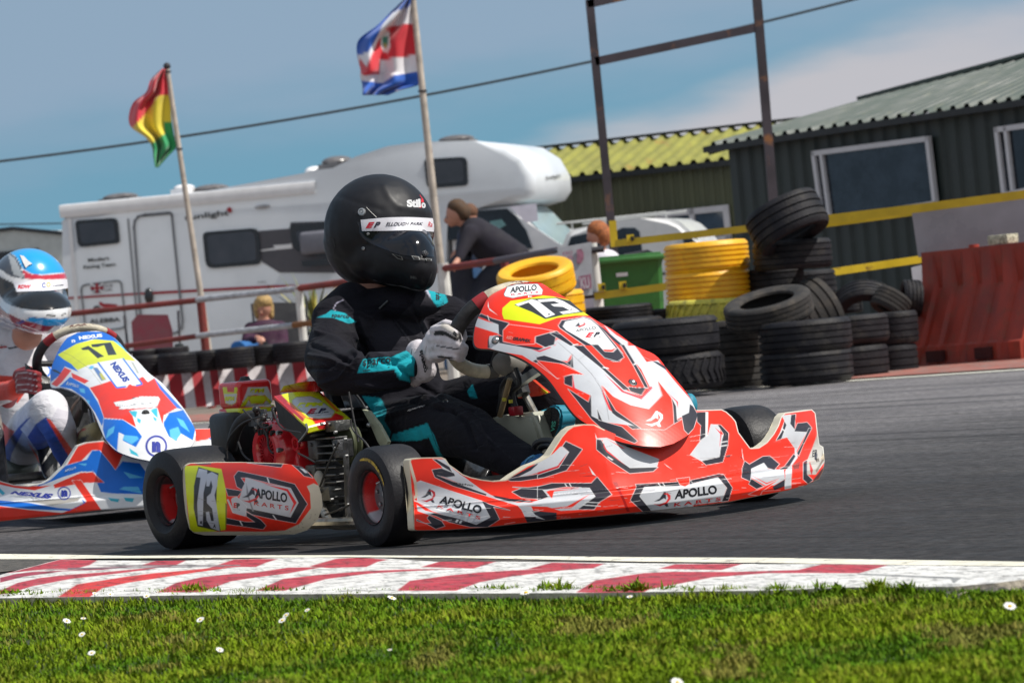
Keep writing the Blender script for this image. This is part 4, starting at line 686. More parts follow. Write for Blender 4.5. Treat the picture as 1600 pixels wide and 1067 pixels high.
# interior things glimpsed in the right window
mb = MB(); 
for (u, v, r) in ((1590, 215, .12), (1597, 245, .16)): mb.sph(sf.k(u, v, y=.5), (r, .05, r * 1.4), 10, 7)
mb.build('curtain', mat('dark_pink_curtain', (.16, .02, .05), .8), root)
# olive shed in the middle distance
of = Frame(at(1180, 560, 56.), radians(24)); of.O.z = 0; oliv = mat('olive_cladding', (.082, .090, .048), .6, var=.2, vs_=1.5, vcol=(.085, .09, .05), dirt_or_refl=3); yroof = mat('lichen_yellow_roof', (.25, .245, .055), .8, var=.25, vs_=3, vcol=(.30, .19, .05), dirt_or_refl=2.2, thresh=(.58, .7))
ho = of.k(1010, 262, y=0).z; root = empty('olive_shed', of.p(-2, 2, 0), of.rz, label='olive green metal shed with a yellow lichen covered corrugated roof behind the van', cat='shed')
x0_, x1_ = -4.6, 1.2; mb = MB(); corr(mb, of.p(x0_, 0, 0), of.p(x1_, 0, 0), of.p(x0_, 0, ho), of.p(x1_, 0, ho), .15, .02, -of.L); mb.build('front_wall', oliv, root, smooth=0)
mb = MB(); mb.add([of.p(x0_, 0, 0), of.p(x0_, 3, 0), of.p(x0_, 3, ho), of.p(x0_, 1.5, ho + .4), of.p(x0_, 0, ho)], [(0, 1, 2, 3, 4)]); mb.build('side_wall', oliv, root, smooth=0); mb = MB(); mb.add([of.p(x1_, 0, 0), of.p(x1_, 3, 0), of.p(x1_, 3, ho), of.p(x1_, 1.5, ho + .4), of.p(x1_, 0, ho)], [(0, 1, 2, 3, 4)]); mb.build('side_wall', oliv, root, smooth=0); mb = MB(); mb.add([of.p(x0_, 3, 0), of.p(x1_, 3, 0), of.p(x1_, 3, ho), of.p(x0_, 3, ho)], [(0, 1, 2, 3)]); mb.build('rear_wall', oliv, root, smooth=0)
hr = of.k(1010, 218, y=1.5).z; mb = MB(); corr(mb, of.p(x0_ - .1, -.15, ho - .02), of.p(x1_, -.15, ho - .02), of.p(x0_ - .1, 1.5, hr), of.p(x1_, 1.5, hr), .21, .05, UP, prof=(0, .25, .40, .62, .78, 1)); mb.build('roof', yroof, root, smooth=0)
mb = MB(); mb.add([of.p(x0_ - .1, 1.5, hr), of.p(x1_, 1.5, hr), of.p(x1_, 3.1, ho), of.p(x0_ - .1, 3.1, ho)], [(0, 1, 2, 3)]); mb.build('rear_roof', yroof, root, smooth=0)
mb = MB(); seg(mb, of.p(x0_ - .1, 1.5, hr + .055), of.p(x1_, 1.5, hr + .055), .22, .03); mb.build('ridge_cap', MATS['black_gutter'], root, smooth=0); mb = MB(); seg(mb, of.p(x0_ - .1, -.13, ho - .06), of.p(x1_, -.13, ho - .06), .08, .08); mb.build('gutter', MATS['black_gutter'], root, smooth=0)
window(of, root, [(1028, 336), (1134, 325), (1139, 372), (1032, 384)], -.04, mull=(.50,), t=.085, glass=mat('blue_window_glass', (.03, .06, .10), .08, spec=.9))

# white panel van parked by the olive shed
vf = Frame(at(985, 520, 49), radians(12)); vf.O.z = 0; wp = mat('white_van_paint', (.72, .72, .72), .3, var=.04, coat=.5); root = empty('white_van', vf.p(0, .85, 0), vf.rz, label='white van with a roof rack parked in front of the olive shed', cat='van')
side = [vf.k(*p, y=0) for p in ((866, 430), (870, 400), (884, 366), (892, 359), (950, 347), (1000, 341), (1045, 341), (1062, 348), (1084, 368), (1100, 392), (1125, 398), (1150, 410), (1158, 450))]; zb = .35; side += [Vector((side[-1].x, side[-1].y, zb)), Vector((side[0].x, side[0].y, zb))]
b_ = bmesh.new(); nv = len(side); lo = [b_.verts.new(p) for p in side]; up_ = [b_.verts.new(p + vf.L * 1.65) for p in side]; b_.faces.new(lo); b_.faces.new(up_[::-1])
for i in range(nv): b_.faces.new((lo[(i + 1) % nv], lo[i], up_[i], up_[(i + 1) % nv]))
bmesh.ops.bevel(b_, geom=[e for e in b_.edges if (e.verts[0] in lo) == (e.verts[1] in lo)], offset=.07, segments=3, affect='EDGES'); b_.verts.index_update(); mb = MB(); mb.add([v.co.copy() for v in b_.verts], [[v.index for v in f.verts] for f in b_.faces]); b_.free(); vb = mb.build('body', wp, root, smooth=50)
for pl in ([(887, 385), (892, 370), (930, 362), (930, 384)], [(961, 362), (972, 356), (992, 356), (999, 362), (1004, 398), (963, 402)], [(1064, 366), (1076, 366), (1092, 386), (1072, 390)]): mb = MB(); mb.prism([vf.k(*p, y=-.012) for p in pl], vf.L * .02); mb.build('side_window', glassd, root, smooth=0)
mb = MB()
for a, b2 in (((870, 350), (1040, 332)), ((910, 350), (1072, 330))): mb.tube([vf.k(*a, y=.2), vf.k(*b2, y=.2)], .014, 6)
for u in (893, 935, 1002, 1040): mb.tube([vf.k(u, 347 - (u - 893) * .1, y=.2), vf.k(u + 2, 362 - (u - 893) * .12, y=.2)], .012, 6)
mb.build('roof_rack', mat('white_rack', (.6, .6, .58), .5), root)
for x in (-.55, 1.0): mb = MB(); mb.lathe(tyre_prof(.31, .2, .6, 2), vf.p(x, .12, .31), vf.L, 26, closed=True); mb.lathe([(0, -.05), (.18, -.06), (.2, 0)], vf.p(x, .08, .31), vf.L, 20, 1); mb.build('wheel', [rubber, mat('wheel_silver', (.4, .4, .4), .4, .6)], root)
mb = MB(); mb.bbox(vf.k(1030, 428, y=-.02), (.16, .03, .03), .008, (vf.F, vf.L, UP)); mb.build('door_handle', MATS['dark_clamp'], root)

# motorhome -------------------------------------------------------------------
mf = Frame(at(100, 560, 53.5), radians(14)); mf.O.z = 0; white = mat('motorhome_white', (.70, .73, .77), .35, var=.05, vs_=1.5, coat=.3, vcol=(.58, .61, .65), dirt_or_refl=2, thresh=(.55, .9)); trimw = mat('motorhome_trim', (.80, .79, .80), .35, var=.05)
mh = empty('motorhome', mf.p(3.4, 1.1, 0), mf.rz, label='white coachbuilt motorhome with a cab-over nose and grey side graphics', cat='motorhome')
K = lambda u, v, y=0: mf.k(u, v, y=y)
ol = [(104, 640), (97, 345), (99, 322), (480, 287), (492, 282), (520, 263), (556, 245), (605, 229), (655, 222), (740, 220), (790, 226), (818, 244), (834, 272), (836, 296), (826, 312), (800, 320), (745, 326), (700, 331), (700, 640)]
pts = [K(*p) for p in ol]; pts[0].z = .35; pts[-1].z = .35; b_ = bmesh.new(); nv = len(pts); Wd = mf.L * 2.2; lo = [b_.verts.new(p) for p in pts]; up_ = [b_.verts.new(p + Wd) for p in pts]; b_.faces.new(lo); b_.faces.new(up_[::-1])
for i in range(nv): b_.faces.new((lo[(i + 1) % nv], lo[i], up_[i], up_[(i + 1) % nv]))
be = [e for e in b_.edges if ((e.verts[0] in lo) == (e.verts[1] in lo)) and min(lo.index(v) if v in lo else up_.index(v) for v in e.verts) not in (0, 16, 17, 18)]
bmesh.ops.bevel(b_, geom=be, offset=.14, segments=5, affect='EDGES', profile=.5); b_.verts.index_update(); mb = MB(); mb.add([v.co.copy() for v in b_.verts], [[v.index for v in f.verts] for f in b_.faces]); b_.free(); mb.build('body', white, mh, smooth=40)
mb = MB(); A = [K(92, 322, -.03), K(492, 284, -.03)]; B_ = [K(95, 341, -.03), K(492, 302, -.03)]; rws = []
for a, b2 in ((0, 0), ): pass
mb.grid([[A[0] + mf.L * .22 + UP * .02, A[1] + mf.L * .22 + UP * .02], [A[0] + mf.L * .06 + UP * .01, A[1] + mf.L * .06 + UP * .01], A, [A[0].lerp(B_[0], .5) - mf.L * .02, A[1].lerp(B_[1], .5) - mf.L * .02], B_, [p + mf.L * .06 for p in B_]]); mb.build('roof_rail', trimw, mh, smooth=60, fixn=False)
def rrect(pts4, r=.14, n=4):                      # rounded quadrilateral, corners in photo points
    o = []; q = [np.array(p, float) for p in pts4]
    for i in range(4):
        p, a, b2 = q[i], q[i - 1], q[(i + 1) % 4]; s1 = p + (a - p) * r * min(1, 1); s2 = p + (b2 - p) * r * np.hypot(*(a - p)) / max(np.hypot(*(b2 - p)), 1e-6)
        for t in np.linspace(0, 1, n): o.append(tuple((1 - t) ** 2 * s1 + 2 * t * (1 - t) * p + t * t * s2))
    return o
blk = mat('black_window_surround', (.012, .012, .014), .25, spec=.7)
def mwin(pts4, inner, name='window'):
    mb = MB(); mb.prism([K(*p, -.035) for p in rrect(pts4)], mf.L * .03); f = mb.build(name, blk, mh, smooth=0); mb = MB(); mb.prism([K(*p, -.045) for p in rrect(inner)], mf.L * .012); mb.build('pane', mat('tinted_acrylic', (.035, .032, .038), .12, var=.5, vs_=2.5, spec=.8), f, smooth=0); return f
mwin([(117, 345), (183, 340), (187, 380), (122, 387)], [(123, 350), (178, 345), (181, 375), (127, 381)]); mwin([(316, 363), (404, 356), (408, 413), (322, 420)], [(323, 368), (398, 361), (401, 407), (328, 414)]); mwin([(662, 249), (729, 245), (731, 290), (667, 295)], [(668, 254), (723, 250), (725, 284), (672, 289)])
greyg = mat('grey_graphic', (.085, .08, .092), .4, var=.08)
mb = MB(); mb.prism([K(*p, -.012) for p in Z(280, 310, 6.667, [(830, 340), (1150, 315), (1160, 250), (1500, 240), (1700, 235), (1900, 225), (1900, 760), (1600, 775), (1040, 772), (950, 715), (860, 660)])], mf.L * .008); mb.build('side_graphic', greyg, mh, smooth=0)
mb = MB(); mb.prism([K(*p, -.018) for p in Z(280, 310, 6.667, [(845, 540), (1000, 515), (975, 490), (1130, 480), (1170, 470), (1180, 520), (860, 550)])], mf.L * .008); mb.build('white_flash', trimw, mh, smooth=0)
hood = mwin([(452, 352), (545, 344), (552, 412), (458, 392)], [(462, 362), (540, 356), (545, 396), (468, 386)]); 
mb = MB(); mb.bbox((K(505, 378, -.09)), (.62, .14, .30), .05, (mf.F, mf.L, UP), 0, 3); mb.build('storage_hump', mat('grey_plastic', (.16, .16, .19), .4, var=.1), mh)
mb = MB(); mb.prism([K(*p, -.16) for p in ((470, 408), (545, 402), (546, 412), (473, 417))], mf.L * .02); mb.build('vent_slot', blk, mh, smooth=0)
def outl(name, pl, w_, m, y=-.02, closed=True):
    mb = MB(); n = len(pl)
    for i in range(n if closed else n - 1): a, b2 = K(*pl[i], y), K(*pl[(i + 1) % n], y); seg2(mb, a, b2, w_, .012, mf)
    return mb.build(name, m, mh, smooth=0)
gl = mat('grey_seal', (.20, .21, .23), .6)
dr = outl('door', rrect([(208, 337), (268, 332), (287, 520), (222, 526)], .1), .03, gl); outl('locker_door', rrect([(126, 446), (189, 438), (197, 512), (134, 520)], .12), .022, gl); outl('panel_joint', [(200, 343), (216, 520)], .02, gl, closed=False); outl('panel_joint', [(109, 345), (123, 520)], .05, trimw, closed=False)
mb = MB(); mb.prism([K(*p, -.02) for p in ((214, 337), (264, 332), (264, 335), (213, 340))], mf.L * .01); mb.build('door_gasket', blk, mh, smooth=0)
mb = MB(); mb.sph(K(232.5, 463, -.03), (.062, .03, .11), 16, 10, ax=(mf.F, mf.L, UP)); mb.build('vent_cover', blk, mh); mb = MB(); mb.sph(K(410, 323, -.02), (.11, .02, .028), 16, 8, ax=(mf.F, mf.L, UP)); mb.build('awning_lamp', mat('lamp_cover', (.4, .4, .42), .3), mh)
mb = MB()
for a, b2, w_ in (((104, 466), (230, 458), .026), ((236, 458), (420, 448), .034), ((420, 448), (560, 446), .038)): seg2(mb, K(*a, -.014), K(*b2, -.014), w_, .008, mf)
mb.build('red_stripe', mat('red_vinyl', (.36, .01, .02), .4), mh, smooth=0)
def mtext(s, quad, m, y=-.022, bold=0., shear=0.):
    P2, T2 = text_px(s, quad, bold, shear); mb = MB(); mb.add([K(float(p[0]), float(p[1]), y) for p in P2], [tuple(int(i) for i in t) for t in T2]); mb.build('lettering', m, mh, smooth=0, fixn=False)
ink = mat('black_vinyl', (.012, .014, .016), .5); redv = MATS['red_vinyl']
mtext('sunlight', [(289, 347), (358, 339), (288, 336), (357, 328)], ink, bold=.02); mb = MB(); mb.prism([K(*p, -.022) for p in Z(280, 310, 6.667, [(490, 115), (520, 90), (550, 110), (545, 150), (520, 150)])], mf.L * .004); mb.build('logo_mark', redv, mh, smooth=0)
mtext('Modart', [(138, 409.5), (171, 406), (137, 404), (170, 400.5)], ink, bold=.03); mtext('Racing Team', [(131, 422), (181, 417), (130, 415), (180, 410)], ink, bold=.03); mtext('ALEBBA', [(140, 506), (188, 502), (139.5, 499), (187, 495.5)], ink, bold=.03); mtext('MFJ', [(403, 443.5), (415, 442.5), (403, 440), (415, 439)], ink)
mb = MB(); mb.prism([K(*p, -.02) for p in Z(100, 320, 4.85, [(205, 600), (290, 598), (292, 660), (210, 668)])], mf.L * .004); fl = mb.build('flag_sticker', mat('navy_vinyl', (.02, .03, .12), .5), mh, smooth=0); mb = MB()
for a, b2, w_ in (((205, 600), (292, 660), .02), ((290, 598), (210, 668), .02)): seg2(mb, K(*Z(100, 320, 4.85, [a])[0], -.027), K(*Z(100, 320, 4.85, [b2])[0], -.027), w_, .004, mf)
mb.build('flag_white_cross', trimw, fl, smooth=0); mb = MB()
for a, b2, w_ in (((248, 600), (250, 664), .03), ((208, 634), (292, 630), .03)): seg2(mb, K(*Z(100, 320, 4.85, [a])[0], -.033), K(*Z(100, 320, 4.85, [b2])[0], -.033), w_, .004, mf)
mb.build('flag_red_cross', redv, fl, smooth=0); mtext('CLUB', [(162, 449), (176, 448), (162, 445), (176, 444)], greyg, bold=.02); mtext('UK', [(164, 455), (176, 454), (164, 451.5), (176, 450.5)], greyg, bold=.02)
mb = MB(); mb.prism([K(*p, -.02) for p in Z(100, 320, 4.85, [(262, 740), (280, 735), (300, 750), (345, 750), (400, 755), (412, 785), (350, 785), (300, 775), (275, 765)])], mf.L * .004); mb.build('motorbike_picture', redv, mh, smooth=0); mb = MB(); mb.lathe([(.03, 0), (.055, 0), (.055, .006), (.03, .006)], K(*Z(100, 320, 4.85, [(250, 795)])[0], -.022), -mf.L, 18); mb.build('motorbike_wheel_picture', ink, mh, smooth=0)
mtext('Sunlight', [(855, 280.5), (876, 278), (854, 274), (875, 271.5)], ink, y=-.05) if False else None
# roof hatches and dome
for (u, v, wd_, ht, y, m_, nm) in ((188, 308, .48, .055, .8, 'smoke', 'roof_hatch'), (330, 295, .48, .06, .8, 'smoke', 'roof_hatch'), (713, 218, .48, .06, .9, 'smoke', 'roof_hatch'), (527, 253, .42, .08, 1.2, 'smoke', 'roof_hatch'), (288, 294, .25, .05, .6, 'w', 'roof_dome'), (492, 268, .24, .07, 1.2, 'w', 'roof_dome')):
    c = K(u, v, y); mb = MB(); mb.sph(c - UP * .0, (wd_ / 2, .25, ht), 20, 10, ax=(mf.F, mf.L, UP)); mb.box(c - UP * ht * .9, (wd_ * .96, .46, ht * 1.2), (mf.F, mf.L, UP)); mb.build(nm, mat('smoked_dome', (.14, .13, .13), .25, var=.2) if m_ == 'smoke' else trimw, mh)
# front of the nose: logo and marker lamps, then the cab
nose = mf.p(0, 0, 0); xr = (K(836, 285) - mf.O).dot(mf.F)
P2, T2 = text_px('Sunlight', [(854, 281.5), (877, 278), (853, 275.5), (876, 272)], .02); mb = MB(); mb.add([mf.k(float(p[0]), float(p[1]), x=xr + .012) for p in P2], [tuple(int(i) for i in t) for t in T2]); mb.build('lettering', ink, mh, smooth=0, fixn=False)
cab = [(700, 331), (800, 322), (812, 330), (836, 356), (868, 388), (905, 396), (945, 412), (960, 440), (965, 500)]; cp = [K(*p, .02) for p in cab]; cp += [Vector((cp[-1].x, cp[-1].y, .35)), Vector((cp[0].x, cp[0].y, .35))]; b_ = bmesh.new(); nv = len(cp); lo = [b_.verts.new(p) for p in cp]; up_ = [b_.verts.new(p + mf.L * 1.9) for p in cp]; b_.faces.new(lo); b_.faces.new(up_[::-1])
for i in range(nv): b_.faces.new((lo[(i + 1) % nv], lo[i], up_[i], up_[(i + 1) % nv]))
bmesh.ops.bevel(b_, geom=[e for e in b_.edges if (e.verts[0] in lo) == (e.verts[1] in lo)], offset=.07, segments=3, affect='EDGES'); b_.verts.index_update(); mb = MB(); mb.add([v.co.copy() for v in b_.verts], [[v.index for v in f.verts] for f in b_.faces]); b_.free(); mb.build('cab', trimw, mh, smooth=50)
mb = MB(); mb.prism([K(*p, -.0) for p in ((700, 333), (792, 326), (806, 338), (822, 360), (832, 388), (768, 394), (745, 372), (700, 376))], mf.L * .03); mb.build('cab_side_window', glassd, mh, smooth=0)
mb = MB(); mb.prism([K(*p, -.01) for p in ((766, 346), (783, 343), (790, 352), (776, 360), (764, 358))], mf.L * .02); mb.build('window_reflection_card', mat('teal_reflection', (.16, .32, .33), .5), mh, smooth=0)  # flat teal patch painted in place of a reflection on the cab window
ws = [K(803, 324, .06), K(869, 389, .06)]; off = (mf.F * .4 + UP * .6).normalized() * .02
mb = MB(); mb.prism([ws[0] + off, ws[1] + off, ws[1] + off + mf.L * 1.75, ws[0] + off + mf.L * 1.75], UP * .01); mb.build('windscreen', mat('pale_windscreen', (.30, .40, .43), .18, var=.12, vs_=1.5, spec=.8), mh, smooth=0)
for (u, v) in ((620, 560), (215, 570), (880, 520)): mb = MB(); p = K(u, v, .12); p.z = .33; mb.lathe(tyre_prof(.33, .21, .6, 2), p, mf.L, 26, closed=True); mb.build('wheel', rubber, mh)
mb = MB(); mb.box(K(848, 404, -.16), (.10, .14, .16), (mf.F, mf.L, UP)); mb.build('wing_mirror', blk, mh, smooth=0)
mb = MB(); mb.prism([K(*p, -.3) for p in ((790, 321), (838, 317), (840, 347), (812, 349))], mf.L * .01) if False else None
q = [at(*p, 49.6) for p in ((796, 323), (838, 318), (841, 345), (822, 348))]; mb = MB(); mb.prism(q, Vector((0, .02, 0))); tag(mb.build('banner', mat('pale_banner', (.55, .53, .62), .6, var=.1), smooth=0), 'pale lilac banner hanging just right of the motorhome windscreen', 'banner')
# white caravan behind it at the left edge
cf = Frame(at(60, 560, 60), radians(10)); cf.O.z = 0; root = empty('caravan', cf.p(-1, 1, 0), cf.rz, label='pale caravan behind the motorhome at the left edge', cat='caravan')
cp = [cf.k(*p, y=0) for p in ((-90, 372), (20, 358), (90, 360), (112, 372), (118, 420))]; cp += [Vector((cp[-1].x, cp[-1].y, .3)), Vector((cp[0].x, cp[0].y, .3))]; mb = MB(); mb.prism(cp, cf.L * 2); mb.build('body', mat('caravan_cream', (.50, .53, .52), .45, var=.08), root, smooth=20)
mb = MB(); mb.tube([cf.k(-90, 371, y=-.03), cf.k(20, 357, y=-.03), cf.k(112, 366, y=-.03)], .03, 6); mb.build('roof_trim', blk, root); mb = MB(); mb.prism([cf.k(*p, y=-.03) for p in ((-60, 400), (60, 388), (62, 420), (-60, 432))], cf.L * .03); mb.build('window', blk, root, smooth=0)
# ================================================================== red kart 73
K1 = Frame((.1149, 10.6633, 0), radians(57)); kc = K1.k
RD = (.86, .034, .014); DK = (.030, .029, .040); LG = (.56, .575, .61); WH = (.80, .80, .80); YG = (.66, .74, .010); CRM = (.66, .60, .46)
a = lambda p: Z(630, 670, 6.667, p); b = lambda p: Z(840, 640, 6.667, p); c = lambda p: Z(1060, 630, 6.667, p); d = lambda p: Z(735, 435, 6.667, p); e = lambda p: Z(840, 540, 5.926, p); g = lambda p: Z(280, 710, 6.667, p)
def poly_(f, pts, col_, ol=None, w_=.45): return (f(pts), col_) + ((ol, w_) if ol else ())
decal_m = mat('kart_livery', rough=.34, attr='paint', var=.06, vs_=16, coat=.0, spec=.32, vcol=(.24, .20, .18), dirt_or_refl=60, thresh=(.68, .84), bump=.02, bs=14)
kart = empty('racing_kart', K1.O, K1.rz, label='red white and black racing kart number 73 in the foreground', cat='kart')
def logo(f, ox, oy, s, c1, c2, sk=0):           # stylised A with a sweeping ring
    q = lambda p: f([(ox + (x + sk * (30 - y)) * s, oy + y * s) for x, y in p])
    return [(q([(0, 42), (22, 30), (38, 2), (46, 2), (50, 34), (40, 28), (22, 40)]), c1), (q([(42, 52), (58, 50), (64, 64), (54, 64)]), c1),
            (q([(0, 52), (24, 54), (50, 44), (58, 28), (50, 14), (36, 10), (52, 6), (66, 16), (68, 32), (56, 50), (28, 62)]), c2)]
# --- front bumper fairing
top = [(639.5, 720), (642, 716.5), (660, 714.5), (690, 714), (696, 716.5), (702, 725.5), (711, 731.5), (723, 740.5), (735, 745), (753, 749), (771, 751), (790.5, 749.5), (802.5, 741), (825, 727), (844.5, 719.5), (858, 712), (864, 703), (870, 694), (877.5, 682), (886.5, 671.5), (895.5, 665.5), (912, 662.5), (928.5, 663), (945, 671), (985, 688), (1030, 692), (1070, 670), (1084, 648), (1088.5, 640.5), (1127.5, 639.3), (1135, 643), (1144, 651), (1150, 658.5), (1154, 675), (1165, 690), (1172.5, 700), (1186, 699), (1198, 691), (1208.5, 678), (1216, 664.5), (1220.5, 651), (1226.5, 645), (1268.5, 639.3), (1274.5, 645), (1277.5, 673.5), (1280.5, 694.5), (1286.5, 698), (1288.5, 718)]
bot = [(639.5, 723), (642, 745), (645, 790), (647, 827.5), (652.5, 829), (700, 828), (759, 824), (823, 817), (870, 812), (926, 807.5), (992, 801), (1080, 792), (1140, 784), (1184, 775), (1232, 766), (1260, 758), (1280, 748), (1287, 735), (1288.5, 722)]
def sm01(x, a_, b_): t = np.clip((x - a_) / (b_ - a_), 0, 1); return t * t * (3 - 2 * t)
def Gsp(x, y, z):
    cf = np.exp(-(y / .36) ** 2); s = (.30 + .10 * cf) * np.maximum(z - .10, 0) + .5 * np.maximum(.05 - z, 0) + .016 * sm01(z, .080, .095) + .012 * np.exp(-((z - .13) / .03) ** 2) * (1 - cf)
    return x - (.50 - np.where(y > 0, .50 * y * y, .78 * y * y + .35 * y ** 4) - s - .022 * np.abs(np.sin(np.clip((y + .17) * 6, -1.5, 1.5))) * (z > .1))
xs = np.concatenate([np.linspace(639.5, 1288.5, 620)])
sp_layers = [poly_(a, [(345, 312), (440, 316), (520, 415), (700, 545), (800, 620), (920, 690), (1180, 765), (1600, 768), (1600, 812), (1200, 800), (880, 705), (520, 540), (440, 510), (380, 480), (430, 440)], LG),
 poly_(a, [(560, 430), (650, 490), (760, 530), (1070, 545), (1600, 545), (1600, 620), (1300, 740), (930, 690), (800, 615), (690, 540)], RD), poly_(a, [(560, 430), (700, 515), (640, 500), (590, 470)], (.5, .02, .03)),
 poly_(a, [(310, 315), (348, 315), (480, 392), (512, 452), (400, 385)], DK, WH), poly_(a, [(300, 425), (400, 410), (530, 460), (542, 490), (450, 505), (345, 480), (620, 588), (870, 678), (862, 694), (520, 592), (330, 502)], DK, WH),
 poly_(a, [(930, 690), (1100, 722), (1310, 745), (1380, 745), (1310, 764), (1100, 752), (960, 714)], DK), poly_(a, [(1135, 655), (1240, 615), (1450, 635), (1497, 702), (1430, 732), (1230, 712)], DK, WH, .6),
 poly_(a, [(1140, 604), (1300, 610), (1600, 578), (1600, 600), (1420, 626), (1240, 618)], DK, WH), poly_(a, [(1200, 502), (1400, 345), (1540, 280), (1640, 180), (1640, 400), (1350, 472)], LG), poly_(a, [(1090, 520), (1430, 342), (1330, 432), (1200, 497)], DK),
 poly_(a, [(1080, 525), (1200, 500), (1350, 480), (1600, 420), (1600, 462), (1400, 515), (1220, 541), (1120, 542)], DK, WH), poly_(a, [(1350, 468), (1600, 398), (1600, 412), (1450, 456)], (.6, .02, .03)),
 poly_(a, [(135, 560), (180, 540), (480, 640), (820, 750), (905, 920), (760, 995), (620, 960), (300, 850), (150, 760)], LG, WH), poly_(a, [(820, 750), (900, 785), (1110, 845), (940, 812), (1003, 940), (880, 1020), (700, 1020), (480, 968), (340, 905), (250, 885), (235, 855), (560, 928), (760, 997), (907, 920)], DK, WH),
 poly_(a, [(140, 955), (250, 988), (340, 1040), (432, 1010), (400, 960), (270, 898), (250, 930), (292, 980), (230, 984), (140, 940)], DK, WH), poly_(a, [(140, 785), (230, 850), (330, 872), (270, 895), (150, 855)], LG), poly_(a, [(540, 968), (560, 940), (580, 945), (560, 975)], WH), poly_(a, [(580, 978), (600, 950), (615, 955), (600, 985)], WH),
 poly_(a, [(1200, 800), (1330, 810), (1385, 912), (1270, 912), (1235, 840)], LG, WH), poly_(a, [(1340, 850), (1600, 872), (1600, 950), (1500, 960), (1290, 972), (1262, 912), (1392, 916)], DK), poly_(a, [(1385, 900), (1480, 945), (1380, 925)], WH)]
sp_layers += [(q, WH) for q in pline(a([(95, 738), (200, 775), (300, 820), (560, 893), (760, 925), (900, 905)]), 1.7)]
